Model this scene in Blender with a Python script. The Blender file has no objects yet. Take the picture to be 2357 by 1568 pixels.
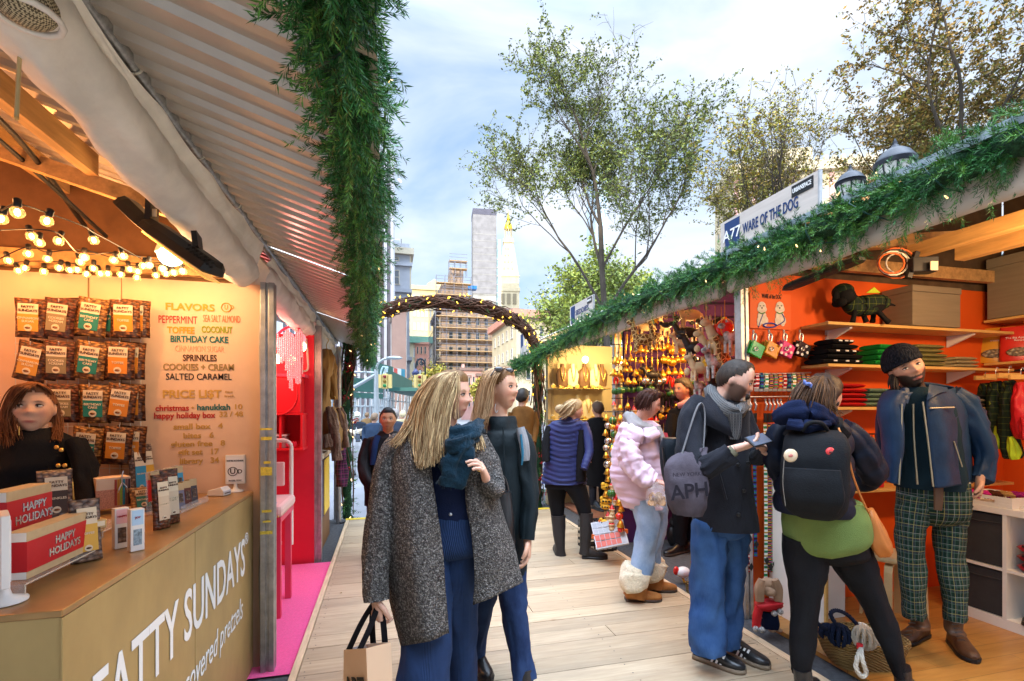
import bpy,math,random
from mathutils import Vector as V,Matrix as Mx,noise as NZ
R=random.Random(7)
SC=bpy.context.scene
COL=SC.collection
rad=math.radians
#  camera
F,CX,HY,EH,YAW=1113.0,1178.5,940.0,1.55,math.radians(14.53)
_s,_c=math.sin(YAW),math.cos(YAW)
RT,FW,UP,CAM=V((_c,-_s,0)),V((_s,_c,0)),V((0,0,1)),V((0,0,EH))
def ray(x,y):return FW+(x-CX)/F*RT+(HY-y)/F*UP
def P(x,y,d):return CAM+d*ray(x,y)
def onX(x,y,X):r=ray(x,y);return CAM+r*(X/r.x)
def onY(x,y,Y):r=ray(x,y);return CAM+r*(Y/r.y)
def onZ(x,y,Z=0.0):r=ray(x,y);return CAM+r*((Z-EH)/r.z)
cam=bpy.data.cameras.new('camera');camo=bpy.data.objects.new('camera',cam);COL.objects.link(camo)
camo.location=CAM;camo.rotation_euler=(rad(90),0,-YAW)
cam.sensor_width=36;cam.lens=36*F/2357;cam.shift_y=(HY-784)/2357
cam.clip_start=0.05;cam.clip_end=4000
SC.camera=camo
#  sky, sun, exposure
SUN_EL,SUN_AZ=rad(24),rad(212)
w=bpy.data.worlds.new('World');SC.world=w;w.use_nodes=True
nt=w.node_tree;nt.nodes.clear();N=nt.nodes.new;L=nt.links.new
sky=N('ShaderNodeTexSky');sky.sky_type='NISHITA';sky.sun_disc=False
sky.sun_elevation=SUN_EL;sky.sun_rotation=SUN_AZ;sky.air_density=1.2;sky.dust_density=0.6
tc=N('ShaderNodeTexCoord');mp=N('ShaderNodeMapping');mp.inputs['Scale'].default_value=(1.0,1.0,3.0)
mp.inputs['Location'].default_value=(0.35,0.9,0.15)
L(tc.outputs['Generated'],mp.inputs[0])
nz=N('ShaderNodeTexNoise');nz.inputs['Scale'].default_value=1.7;nz.inputs['Detail'].default_value=7;nz.inputs['Roughness'].default_value=.52
nz.inputs['Distortion'].default_value=.5
L(mp.outputs[0],nz.inputs['Vector'])
cr=N('ShaderNodeValToRGB');cr.color_ramp.elements[0].position=.33;cr.color_ramp.elements[1].position=.68
L(nz.outputs['Fac'],cr.inputs[0])
sx=N('ShaderNodeSeparateXYZ');L(tc.outputs['Generated'],sx.inputs[0])
def mrange(src,a,b,c,d):
 n=N('ShaderNodeMapRange');n.interpolation_type='SMOOTHSTEP'
 for i,q in enumerate((a,b,c,d)):n.inputs[i+1].default_value=q
 L(src,n.inputs[0]);return n.outputs[0]
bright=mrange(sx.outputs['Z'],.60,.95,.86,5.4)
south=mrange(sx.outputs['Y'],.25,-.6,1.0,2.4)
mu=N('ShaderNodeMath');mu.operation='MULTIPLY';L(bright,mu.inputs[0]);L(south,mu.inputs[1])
gain=N('ShaderNodeMix');gain.data_type='RGBA';gain.blend_type='MULTIPLY';gain.inputs['Factor'].default_value=1
tint=N('ShaderNodeMix');tint.data_type='RGBA';tint.blend_type='MIX';tint.inputs['Factor'].default_value=.5
L(sky.outputs[0],tint.inputs['A']);tint.inputs['B'].default_value=(4.4,7.0,10.6,1)
mix=N('ShaderNodeMix');mix.data_type='RGBA'
L(cr.outputs[0],mix.inputs['Factor']);L(tint.outputs['Result'],mix.inputs['A']);mix.inputs['B'].default_value=(8.6,9.2,10.2,1)
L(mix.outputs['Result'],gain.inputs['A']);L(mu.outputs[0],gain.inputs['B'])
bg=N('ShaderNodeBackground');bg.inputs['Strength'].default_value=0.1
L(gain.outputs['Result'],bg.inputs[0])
wo=N('ShaderNodeOutputWorld');L(bg.outputs[0],wo.inputs[0])
sl=bpy.data.lights.new('sun','SUN');so=bpy.data.objects.new('sun',sl);COL.objects.link(so)
sl.energy=2.9;sl.angle=rad(0.5);sl.color=(1,.88,.70)
so.rotation_euler=(rad(90)-SUN_EL,0,math.pi-SUN_AZ)
SC.view_settings.view_transform='Standard';SC.view_settings.look='None'
SC.view_settings.exposure=0.62;SC.view_settings.gamma=1
cy=SC.cycles
cy.max_bounces=6;cy.diffuse_bounces=3;cy.glossy_bounces=3;cy.transmission_bounces=5;cy.transparent_max_bounces=8
cy.sample_clamp_indirect=4;cy.use_denoising=True;cy.caustics_reflective=False;cy.caustics_refractive=False
#  materials
MATS={}
def lin(h):
 if isinstance(h,str):
  h=h.lstrip('#');q=[int(h[i:i+2],16)/255 for i in(0,2,4)]
  return tuple(((a+.055)/1.055)**2.4 if a>.04045 else a/12.92 for a in q)
 return tuple(h)
def mat(name,col=(.5,.5,.5),rough=.6,metal=0.0,var=0.0,vs=8.0,bump=0.0,bs=60.0,spec=.4,emis=0.0,ecol=None,trans=0.0,coat=0.0,alpha=1.0,isl=0.0,sub=0.0,stretch=None,sheen=0.0,ior=1.45,attr=None):
 """Procedural surface: base colour varied by noise (var), per loose piece (isl), bumped by a finer noise."""
 if name in MATS:return MATS[name]
 m=bpy.data.materials.new(name);m.use_nodes=True;MATS[name]=m
 t=m.node_tree;b=t.nodes['Principled BSDF'];c=lin(col)+(1,)
 b.inputs['Base Color'].default_value=c;b.inputs['Roughness'].default_value=rough;b.inputs['Metallic'].default_value=metal
 b.inputs['Specular IOR Level'].default_value=spec;b.inputs['IOR'].default_value=ior
 if emis:
  b.inputs['Emission Strength'].default_value=emis;b.inputs['Emission Color'].default_value=(lin(ecol)if ecol else c[:3])+(1,)
  m.cycles.emission_sampling='NONE'
 if trans:b.inputs['Transmission Weight'].default_value=trans
 if coat:b.inputs['Coat Weight'].default_value=coat;b.inputs['Coat Roughness'].default_value=.15
 if alpha<1:b.inputs['Alpha'].default_value=alpha
 if sub:b.inputs['Subsurface Weight'].default_value=sub;b.inputs['Subsurface Radius'].default_value=(.012,.005,.003)
 if sheen:b.inputs['Sheen Weight'].default_value=sheen
 src=None
 tcn=t.nodes.new('ShaderNodeTexCoord');vec=tcn.outputs['Object']
 if stretch:
  mpn=t.nodes.new('ShaderNodeMapping');mpn.inputs['Scale'].default_value=stretch;t.links.new(vec,mpn.inputs[0]);vec=mpn.outputs[0]
 if attr:
  a=t.nodes.new('ShaderNodeAttribute');a.attribute_name=attr;src=a.outputs['Color']
 def mul(fac_socket,amt,src):
  mr=t.nodes.new('ShaderNodeMapRange');mr.inputs[3].default_value=1-amt;mr.inputs[4].default_value=1+amt
  t.links.new(fac_socket,mr.inputs[0])
  mx=t.nodes.new('ShaderNodeMix');mx.data_type='RGBA';mx.blend_type='MULTIPLY';mx.inputs['Factor'].default_value=1
  if src is None:mx.inputs['A'].default_value=c
  else:t.links.new(src,mx.inputs['A'])
  t.links.new(mr.outputs[0],mx.inputs['B']);return mx.outputs['Result']
 if var:
  n=t.nodes.new('ShaderNodeTexNoise');n.inputs['Scale'].default_value=vs;n.inputs['Detail'].default_value=5;n.inputs['Roughness'].default_value=.6
  t.links.new(vec,n.inputs['Vector'])
  mr0=t.nodes.new('ShaderNodeMapRange');mr0.inputs[1].default_value=.3;mr0.inputs[2].default_value=.7;t.links.new(n.outputs['Fac'],mr0.inputs[0])
  src=mul(mr0.outputs[0],var,src)
 if isl:
  g=t.nodes.new('ShaderNodeNewGeometry');src=mul(g.outputs['Random Per Island'],isl,src)
 if src is not None:t.links.new(src,b.inputs['Base Color'])
 if bump:
  n=t.nodes.new('ShaderNodeTexNoise');n.inputs['Scale'].default_value=bs;n.inputs['Detail'].default_value=4
  t.links.new(vec,n.inputs['Vector'])
  bp=t.nodes.new('ShaderNodeBump');bp.inputs['Strength'].default_value=bump;bp.inputs['Distance'].default_value=.01
  t.links.new(n.outputs['Fac'],bp.inputs['Height']);t.links.new(bp.outputs[0],b.inputs['Normal'])
 return m
class NG:
 """tiny node helper for hand-made materials"""
 def __init__(s,name,rough=.6,spec=.4):
  s.m=bpy.data.materials.new(name);MATS[name]=s.m;s.m.use_nodes=True;s.t=s.m.node_tree
  s.b=s.t.nodes['Principled BSDF'];s.b.inputs['Roughness'].default_value=rough;s.b.inputs['Specular IOR Level'].default_value=spec
 def n(s,typ,**kw):
  q=s.t.nodes.new('ShaderNode'+typ)
  for k,v in kw.items():setattr(q,k,v)
  return q
 def set(s,sock,v):
  if hasattr(v,'is_output'):s.t.links.new(v,sock)
  else:sock.default_value=v
 def math(s,op,a,b=0.0,c=0.0):
  q=s.n('Math',operation=op);s.set(q.inputs[0],a);s.set(q.inputs[1],b);s.set(q.inputs[2],c);return q.outputs[0]
 def mix(s,f,a,b,mode='MIX'):
  q=s.n('Mix',data_type='RGBA',blend_type=mode);s.set(q.inputs['Factor'],f)
  for k,v in(('A',a),('B',b)):
   s.set(q.inputs[k],v if hasattr(v,'is_output')else tuple(lin(v))+(1,))
  return q.outputs['Result']
 def noise(s,scale,vec=None,detail=5,rough=.6):
  q=s.n('TexNoise');q.inputs['Scale'].default_value=scale;q.inputs['Detail'].default_value=detail;q.inputs['Roughness'].default_value=rough
  if vec is not None:s.set(q.inputs['Vector'],vec)
  return q.outputs['Fac']
 def rng(s,v,a,b,c=0.0,d=1.0):
  q=s.n('MapRange');s.set(q.inputs[0],v)
  for i,k in enumerate((a,b,c,d)):q.inputs[i+1].default_value=k
  return q.outputs[0]
 def co(s,which='Object',scale=None):
  o=s.n('TexCoord').outputs[which]
  if scale:
   q=s.n('Mapping');q.inputs['Scale'].default_value=scale;s.set(q.inputs[0],o);o=q.outputs[0]
  return o
 def xyz(s,v):
  q=s.n('SeparateXYZ');s.set(q.inputs[0],v);return q.outputs
 def col(s,v):s.set(s.b.inputs['Base Color'],v if hasattr(v,'is_output')else tuple(lin(v))+(1,))
 def bump(s,h,st=.5,dist=.01):
  q=s.n('Bump');q.inputs['Strength'].default_value=st;q.inputs['Distance'].default_value=dist;s.set(q.inputs['Height'],h);s.set(s.b.inputs['Normal'],q.outputs[0])
  #  mesh builder
def frame(t,hint=None):
 t=t.normalized();h=hint or(V((0,0,1))if abs(t.z)<.95 else V((1,0,0)))
 a=t.cross(h).normalized();return t,a,a.cross(t)
class MB:
 def __init__(s):s.v,s.f,s.m,s.uv,s.sm=[],[],[],[],[]
 def add(s,vs,fs,m=0,uvs=None,sm=False):
  o=len(s.v);s.v+=[V(q)for q in vs]
  for i,f in enumerate(fs):
   s.f.append([o+k for k in f]);s.m.append(m);s.sm.append(sm);s.uv.append(uvs[i]if uvs else None)
  return s
 def box(s,c,size,rz=0.0,m=0,rot=None):
  c=V(c);h=V(size)/2;M=rot or Mx.Rotation(rz,3,'Z')
  vs=[c+M@V((x*h.x,y*h.y,z*h.z))for z in(-1,1)for y in(-1,1)for x in(-1,1)]
  return s.add(vs,[(0,2,3,1),(4,5,7,6),(0,1,5,4),(2,6,7,3),(0,4,6,2),(1,3,7,5)],m)
 def bx(s,a,b,m=0):
  a,b=V(a),V(b);return s.box((a+b)/2,[abs(q)for q in(b-a)],m=m)
 def beam(s,a,b,wd,ht,m=0,up=None):
  a,b=V(a),V(b);t,x,y=frame(b-a,up);x*=wd/2;y*=ht/2
  vs=[a-x-y,a+x-y,a+x+y,a-x+y,b-x-y,b+x-y,b+x+y,b-x+y]
  return s.add(vs,[(0,1,2,3),(7,6,5,4),(0,4,5,1),(1,5,6,2),(2,6,7,3),(3,7,4,0)],m)
 def quad(s,a,b,c,d,m=0,uv=None):return s.add([a,b,c,d],[(0,1,2,3)],m,[uv]if uv else None)
 def slab(s,q,n,th,m=0):
  """a thin plate from polygon q, thickened by th along n"""
  k=len(q);n=V(n)*th;q=[V(p)for p in q]
  return s.add(q+[p+n for p in q],[tuple(range(k))[::-1],tuple(range(k,2*k))]+[(i,(i+1)%k,k+(i+1)%k,k+i)for i in range(k)],m)
 def loft(s,rings,m=0,caps=True,sm=True,uv=False):
  n=len(rings[0]);vs=[p for r in rings for p in r];fs=[];us=[]
  lv=0.0;per=[sum((r[i]-r[(i+1)%n]).length for i in range(n))for r in rings]if uv else None
  cs=[sum(r,V((0,0,0)))/n for r in rings]if(uv or caps)else None
  P0=max(per)if uv else 1
  for j in range(len(rings)-1):
   l2=lv+(cs[j+1]-cs[j]).length if uv else 0
   for i in range(n):
    fs.append((j*n+i,j*n+(i+1)%n,(j+1)*n+(i+1)%n,(j+1)*n+i))
    if uv:us.append([(i/n*P0,lv),((i+1)/n*P0,lv),((i+1)/n*P0,l2),(i/n*P0,l2)])
   lv=l2
  s.add(vs,fs,m,us if uv else None,sm)
  if caps:
   for r,ce,fl in((rings[0],cs[0],1),(rings[-1],cs[-1],0)):
    s.add(list(r)+[ce],[((i+1)%n,i,n)if fl else(i,(i+1)%n,n)for i in range(n)],m,None,sm)
  return s
 def tube(s,pts,r,n=8,m=0,caps=True,sm=True,flat=1.0):
  pts=[V(p)for p in pts];k=len(pts);rs=r if isinstance(r,(list,tuple))else[r]*k
  rings=[];a=None
  for i in range(k):
   t=(pts[min(i+1,k-1)]-pts[max(i-1,0)])
   if t.length<1e-9:t=V((0,0,1))
   t.normalize()
   if a is None:_,a,b=frame(t)
   else:
    a=a-t*a.dot(t);a=a.normalized()if a.length>1e-6 else frame(t)[1];b=a.cross(t)
   rings.append([pts[i]+rs[i]*(math.cos(q)*a+flat*math.sin(q)*b)for q in(2*math.pi*j/n for j in range(n))])
  return s.loft(rings,m,caps,sm)
 def ball(s,c,r,n=12,k=8,m=0,M=None,sm=True):
  c=V(c);r=V(r)if hasattr(r,'__len__')else V((r,r,r));vs=[V((0,0,-1))];fs=[]
  for j in range(1,k):
   a=math.pi*j/k-math.pi/2
   vs+=[V((math.cos(a)*math.cos(q),math.cos(a)*math.sin(q),math.sin(a)))for q in(2*math.pi*i/n for i in range(n))]
  vs.append(V((0,0,1)));top=len(vs)-1
  for i in range(n):
   fs.append((0,1+(i+1)%n,1+i));fs.append((top,top-n+i,top-n+(i+1)%n))
   for j in range(k-2):fs.append((1+j*n+i,1+j*n+(i+1)%n,1+(j+1)*n+(i+1)%n,1+(j+1)*n+i))
  return s.add([c+(M@V((p.x*r.x,p.y*r.y,p.z*r.z))if M else V((p.x*r.x,p.y*r.y,p.z*r.z)))for p in vs],fs,m,None,sm)
 def lathe(s,c,prof,n=16,m=0,sm=True,M=None):
  c=V(c);M=M or Mx.Identity(3)
  rings=[[c+M@V((r*math.cos(q),r*math.sin(q),z))for q in(2*math.pi*i/n for i in range(n))]for r,z in prof]
  return s.loft(rings,m,True,sm)
 def prism(s,poly,o,ax,ay,th,m=0):
  """polygon (u, v) in the plane o + u ax + v ay, extruded by th along ax x ay"""
  n=V(ax).cross(V(ay)).normalized();return s.slab([V(o)+u*V(ax)+v*V(ay)for u,v in poly],n,th,m)
 def xf(s,M):s.v=[M@p for p in s.v];return s
 def mesh(s,name,mats):
  me=bpy.data.meshes.new(name);me.from_pydata([tuple(p)for p in s.v],[],s.f)
  for q in(mats if isinstance(mats,(list,tuple))else[mats]):me.materials.append(q)
  if s.f:
   me.polygons.foreach_set('material_index',s.m);me.polygons.foreach_set('use_smooth',s.sm)
   if any(u is not None for u in s.uv):
    ul=me.uv_layers.new(name='UVMap');flat=[]
    for f,u in zip(s.f,s.uv):flat+=[q for p in(u or[(0,0)]*len(f))for q in p]
    ul.data.foreach_set('uv',flat)
  me.update();return me
  #  things and parts
WM={}
def props(o,label=None,cat=None,group=None,kind=None):
 for k,v in(('label',label),('category',cat),('group',group),('kind',kind)):
  if v:o[k]=v
 return o
def thing(name,label,cat,loc=(0,0,0),rz=0.0,group=None,M=None):
 o=bpy.data.objects.new(name,None);COL.objects.link(o);o.empty_display_size=.1
 WM[o]=M if M is not None else Mx.Translation(V(loc))@Mx.Rotation(rz,4,'Z');o.matrix_basis=WM[o]
 return props(o,label,cat,group)
def part(name,mb,mats,parent=None,world=True,bevel=0.0,mod=None,label=None):
 """link a mesh under its thing; world: the builder's points are world points"""
 if parent is not None and world:
  I=WM[parent].inverted();mb.v=[I@p for p in mb.v]
 me=mb.mesh(name,mats)if isinstance(mb,MB)else mb
 o=bpy.data.objects.new(name,me);COL.objects.link(o)
 if parent is not None:o.parent=parent;WM[o]=WM[parent]
 else:WM[o]=Mx.Identity(4)
 if bevel:
  b=o.modifiers.new('bevel','BEVEL');b.width=bevel;b.segments=2;b.limit_method='ANGLE'
 if label:o['label']=label
 return o
def solo(name,mb,mats,label,cat,group=None,kind=None,bevel=0.0):
 """a thing that is one mesh, its origin moved to its base"""
 if kind is None or kind=='thing':
  n=len(mb.v);c=sum(mb.v,V((0,0,0)))/n;c.z=min(p.z for p in mb.v);mb.v=[p-c for p in mb.v]
 else:c=V((0,0,0))
 o=part(name,mb,mats,bevel=bevel);o.location=c;WM[o]=Mx.Translation(c);return props(o,label,cat,group,kind)
def copy_tree(o,M=None,label=None,group=None,parent=None):
 q=o.copy();COL.objects.link(q)
 if parent is not None:q.parent=parent
 if M is not None:q.matrix_basis=M;WM[q]=M
 if label:q['label']=label
 if group:q['group']=group
 for ch in list(o.children):copy_tree(ch,parent=q)
 return q
TMP=bpy.data.scenes.new('tmp')
_tx={}
def text_mesh(body,size,bold=0.0,align='CENTER',ext=.0008,spacing=1.0,shear=0.0,line=1.0):
 k=(body,size,bold,align,ext,spacing,shear)
 if k in _tx:return _tx[k]
 cu=bpy.data.curves.new('lettering','FONT');cu.body=body;cu.size=size;cu.align_x=align;cu.align_y='CENTER'
 cu.offset=bold*size;cu.extrude=ext;cu.space_character=spacing;cu.shear=shear;cu.resolution_u=3;cu.space_line=line
 o=bpy.data.objects.new('lettering',cu);TMP.collection.objects.link(o)
 vl=TMP.view_layers[0];vl.update();me=bpy.data.meshes.new_from_object(o.evaluated_get(vl.depsgraph));me.materials.clear()
 bpy.data.objects.remove(o);_tx[k]=me;return me
def basis(o,ax,ay):
 """matrix with x along ax, y along ay (made square to ax), at o"""
 ax=V(ax).normalized();az=ax.cross(V(ay)).normalized();ay=az.cross(ax)
 M=Mx((ax,ay,az)).transposed().to_4x4();M.translation=V(o);return M
def letter(body,size,o,ax,ay,m,parent,name='lettering',fit=None,**kw):
 """raised lettering at o, reading along ax; fit: squeeze or stretch it to that width"""
 me=text_mesh(body,size,**kw).copy();me.materials.append(m)
 M=basis(o,ax,ay)
 if fit:
  xs=[p.co.x for p in me.vertices];k=fit/max(1e-4,max(xs)-min(xs));M=M@Mx.Diagonal((k,1,1,1))
 me.transform(WM[parent].inverted()@M)
 ob=bpy.data.objects.new(name,me);COL.objects.link(ob);ob.parent=parent;WM[ob]=WM[parent];return ob
def lamp(name,loc,power,col=(1,.6,.25),r=.06,parent=None,typ='POINT',**kw):
 l=bpy.data.lights.new(name,typ);l.energy=power;l.color=col
 if typ=='POINT':l.shadow_soft_size=r
 for k,v in kw.items():setattr(l,k,v)
 o=bpy.data.objects.new(name,l);COL.objects.link(o);p=V(loc)
 if parent is not None:o.parent=parent;p=WM[parent].inverted()@p
 o.location=p;return o
def cr(pts,n):
 """Catmull-Rom through rows of numbers, n steps a span"""
 out=[];k=len(pts)
 for i in range(k-1):
  p0,p1,p2,p3=pts[max(i-1,0)],pts[i],pts[i+1],pts[min(i+2,k-1)]
  for j in range(n):
   t=j/n
   out.append([.5*(2*b+(c-a)*t+(2*a-5*b+4*c-d)*t*t+(3*b-a-3*c+d)*t**3)for a,b,c,d in zip(p0,p1,p2,p3)])
 out.append(list(pts[-1]));return out
def spline(pts,n=6):return[V(p)for p in cr([tuple(q)for q in pts],n)]
# ================================================================ shared materials
ALU=mat('aluminium',(.42,.42,.42),.42,.75,var=.25,vs=14,bump=.05)
GALV=mat('galvanised',(.34,.34,.33),.45,.8,var=.35,vs=40)
BLACK=mat('black_plastic',(.012,.012,.013),.45,var=.2)
BLKM=mat('black_metal',(.02,.02,.022),.4,.3)
CANVAS=mat('canvas',(.84,.80,.72),.8,var=.14,vs=5,bump=.6,bs=10)
WHITEP=mat('white_paint',(.74,.72,.68),.5,var=.06,vs=3)
CREAMW=mat('cream_wall',(.72,.48,.33),.7,var=.07,vs=2.5,bump=.03)
WHITEPL=mat('white_plastic',(.75,.74,.72),.35)
GLASS=mat('acrylic',(.95,.97,.97),.04,trans=1.0,ior=1.1)
RED=mat('red_print',(.50,.012,.02),.5,var=.05)
KRAFT=mat('kraft_card',(.50,.38,.22),.8,var=.08,vs=30)
GOLD=mat('gold_metal',(.75,.48,.12),.3,.9,var=.1)
SILV=mat('silver_metal',(.55,.55,.56),.3,.95)
TIMBER=mat('raw_timber',(.42,.24,.09),.7,var=.3,vs=3,stretch=(9,1,9),bump=.1)
ROPEW=mat('white_cord',(.7,.66,.56),.8)
def metal_roof():
 g=NG('corrugated_white',.32,.5);n=g.rng(g.noise(3.0,g.co('Object',(1,.3,1))),.35,.7,.85,1.05)
 q=g.n('Mix',data_type='RGBA',blend_type='MULTIPLY');q.inputs['Factor'].default_value=1;q.inputs['A'].default_value=(.60,.54,.46,1)
 g.set(q.inputs['B'],n);g.col(q.outputs['Result']);g.b.inputs['Metallic'].default_value=.25;return g.m
ROOFM=metal_roof()
def wood_boards(name,a,b,grain=3.0,axis=(1,14,14),rough=.6,knots=True,isl=.16):
 g=NG(name,rough,.3);v=g.co('Object',axis);n=g.noise(grain,v,7,.62)
 c=g.mix(g.rng(n,.3,.72),a,b)
 if knots:
  k=g.n('TexVoronoi');k.inputs['Scale'].default_value=2.2;g.set(k.inputs['Vector'],g.co('Object',(1,2.2,1)))
  kn=g.rng(k.outputs['Distance'],.03,.075,1,0);c=g.mix(g.math('MULTIPLY',kn,.75),c,(.16,.085,.035))
  st=g.rng(g.noise(1.3,g.co('Object',(.5,4,1)),6,.7),.50,.74);c=g.mix(g.math('MULTIPLY',st,.55),c,(.24,.19,.14))
 ge=g.n('NewGeometry');r=g.rng(ge.outputs['Random Per Island'],0,1,1-isl,1+isl*.7)
 q=g.n('Mix',data_type='RGBA',blend_type='MULTIPLY');q.inputs['Factor'].default_value=1;g.set(q.inputs['A'],c);g.set(q.inputs['B'],r)
 g.col(q.outputs['Result']);g.bump(n,.25,.004);return g.m
DECK=wood_boards('deck_pine',(.48,.378,.255),(.35,.262,.168))
ASPH=mat('asphalt',(.07,.072,.078),.85,var=.3,vs=30,bump=.5,bs=220)
ROADM=mat('road_asphalt',(.20,.205,.225),.8,var=.18,vs=.6,bump=.2,bs=80)
# ================================================================ ground, road, boardwalk
mb=MB();mb.quad((-500,-120,-.16),(500,-120,-.16),(500,900,-.16),(-500,900,-.16));solo('ground',mb,mat('ground_paving',(.17,.165,.16),.85,var=.2,vs=.4),None,None,kind='structure')
mb=MB();mb.quad((-14,7.25,-.125),(16,7.25,-.125),(16,420,-.125),(-14,420,-.125));solo('road',mb,ROADM,None,None,kind='structure')
mb=MB();mb.quad((-.86,-2,-.035),(-.50,-2,-.035),(-.50,7.3,-.035),(-.86,7.3,-.035));mb.quad((2.43,-2,-.035),(7,-2,-.035),(7,9,-.035),(2.43,9,-.035))
solo('asphalt_strip',mb,ASPH,None,None,kind='structure')
mb=MB();y=-1.6;k=0
while y<7.05:
 wd=.165;z=R.uniform(-.0012,.0012)
 cuts=[-.50]+([R.uniform(.2,2.0)]if k%3==1 else[])+[2.38]
 for a,b in zip(cuts,cuts[1:]):mb.bx((a+.002,y,-.04),(b-.002,y+wd-.003,z))
 for X in(-.46,.46,1.4,2.34):
  for o in(.03,wd-.035):cx_,cy_=X+R.uniform(-.012,.012),y+o+R.uniform(-.008,.008);mb.add([(cx_+.005*math.cos(q),cy_+.005*math.sin(q),.0022)for q in(0,1.05,2.1,3.14,4.19,5.24)],[(0,1,2,3,4,5)],1)
 y+=wd;k+=1
solo('boardwalk',mb,[DECK,mat('screw_steel',(.09,.08,.07),.5,.5)],None,None,kind='structure',bevel=.002)
mb=MB();mb.bx((-.545,-1.6,-.06),(-.503,7.05,.004));mb.bx((2.383,-1.6,-.06),(2.44,7.05,.004))
solo('boardwalk_edge',mb,mat('edge_timber',(.60,.45,.29),.6,var=.2,vs=6,stretch=(8,1,8)),None,None,kind='structure',bevel=.003)
mb=MB();mb.bx((-.55,7.056,-.06),(2.44,7.15,.006));solo('yellow_edge',mb,mat('yellow_tape',(.72,.52,.03),.5,var=.1),None,None,kind='structure')
# ================================================================ the row of stalls on the left
ROOF=lambda X:1.55+.765-.32*X
def corrugated(x0,x1,y0,y1,zf,per=.105,dep=.018,th=.004):
 """trapezoid sheet, ribs running along X and repeating along Y"""
 m=MB();pr=[];y=y0
 while y<y1:
  for f,h in((0,0),(.32,0),(.44,1),(.88,1)):pr.append((min(y+f*per,y1),h*dep))
  y+=per
 vs=[];fs=[]
 for yy,h in pr:
  for o in(0,th):
   for x in(x0,x1):vs.append((x,yy,zf(x)+h+o))
 for i in range(len(pr)-1):
  a,b=4*i,4*i+4
  fs+=[(a,a+1,b+1,b),(a+2,b+2,b+3,a+3),(a+1,a+3,b+3,b+1),(a,b,b+2,a+2)]
 return m.add(vs,fs)
def fabric_roll(y0,y1,X,z0,z1,r,topX,topz,seed,n=22):
 """rolled-up curtain: a wrinkled roll and the flap it hangs from"""
 m=MB();k=int((y1-y0)/.035);rings=[]
 for j in range(k+1):
  t=j/k;y=y0+(y1-y0)*t;c=V((X,y,z0+(z1-z0)*t));ring=[]
  for i in range(n):
   a=2*math.pi*i/n
   q=r*(1+.20*NZ.noise(V((y*3.2+a*.8,math.cos(a)*1.2,math.sin(a)*1.2+seed)))+.15*NZ.noise(V((y*11+a*2,math.cos(a)*2,seed+math.sin(a)*2))))
   if j in(0,k):q*=.93
   ring.append(c+V((q*math.cos(a),0,q*math.sin(a))))
  rings.append(ring)
 m.loft(rings)
 f=[]
 for j in range(k+1):
  t=j/k;y=y0+(y1-y0)*t;row=[]
  for i in range(7):
   s_=i/6;base=V((topX+.02,y,topz-.03)).lerp(V((X+r*.75,y,z0+(z1-z0)*t+r*.3)),s_)
   row.append(base+V((.03*math.sin(s_*3.1)*NZ.noise(V((y*3,s_*2,seed))),0,-.02*abs(math.sin(y*7+seed))*(1-s_))))
  f.append(row)
 vs=[p for r_ in f for p in r_];w_=7
 m.add(vs,[(j*w_+i,j*w_+i+1,(j+1)*w_+i+1,(j+1)*w_+i)for j in range(k)for i in range(w_-1)],sm=True)
 return m
def post(m,x,y,z0,z1,w_=.075,lean=0.0):
 """extruded aluminium post with channel grooves"""
 h=w_/2;g=.008
 poly=[(-h,-h),(-g,-h),(-g,-h+.01),(g,-h+.01),(g,-h),(h,-h),(h,-g),(h-.01,-g),(h-.01,g),(h,g),(h,h),(-h,h)]
 m.loft([[V((x+a+lean*(z-z0),y+b,z))for a,b in poly]for z in(z0,z1)],sm=False)
FRONT=-.72
ST=thing('market_stall','pretzel stall with cream price wall and warm globe lights under a corrugated white canopy','market stall',(FRONT,1.8,-.03),group='stalls along the boardwalk')
mb=MB();mb.bx((-3.4,3.235,-.05),(FRONT-.02,3.275,2.30));part('back_wall',mb,CREAMW,ST)
mb=MB();mb.bx((-1.628,3.2315,0),(-1.622,3.234,2.3));mb.bx((-1.468,3.232,1.2),(-1.465,3.234,2.3));part('wall_seam',mb,mat('seam_dark',(.22,.14,.07),.8),ST)
mb=MB();mb.bx((-3.44,-.5,-.05),(-3.4,3.275,3.3));part('side_wall',mb,CREAMW,ST)
mb=MB();mb.slab([(-3.4,3.24,2.301),(FRONT-.1,3.24,2.301),(FRONT-.1,3.24,ROOF(FRONT-.1)-.01),(-3.4,3.24,ROOF(-3.4)-.01)],(0,1,0),.025);part('gable_board',mb,mat('gable_ply',(.16,.075,.03),.8,var=.2),ST)
part('roof',corrugated(-3.45,-.02,-.6,3.24,ROOF),ROOFM,ST)
mb=MB()
for X,y0,y1,w_,h in((-1.30,.6,2.62,.045,.10),(-1.72,.4,3.2,.05,.11),(-2.2,.4,3.2,.05,.10),(-2.75,.4,3.2,.05,.10)):
 mb.beam((X,y0,ROOF(X)-.02-h/2),(X,y1,ROOF(X)-.02-h/2),w_,h)
mb.beam((-.9,3.18,2.36),(-3.3,3.18,2.36),.05,.09);mb.beam((-1.0,2.66,2.50),(-3.3,2.66,3.18),.05,.07)
part('rafter',mb,TIMBER,ST)
mb=MB();mb.tube(spline([(-1.5,.4,2.72),(-1.52,1.4,2.68),(-1.48,2.3,2.70),(-1.6,3.15,2.55)]),.012);mb.tube(spline([(-1.6,.4,2.74),(-1.56,1.3,2.66),(-1.6,2.3,2.72),(-1.5,3.15,2.5)]),.01)
mb.tube(spline([(-1.9,.6,2.8),(-2.0,1.6,2.7),(-2.1,2.6,2.8)]),.01);mb.tube(spline([(-1.55,2.2,2.7),(-1.57,2.21,2.5),(-1.6,2.2,2.36)]),.011)
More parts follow.
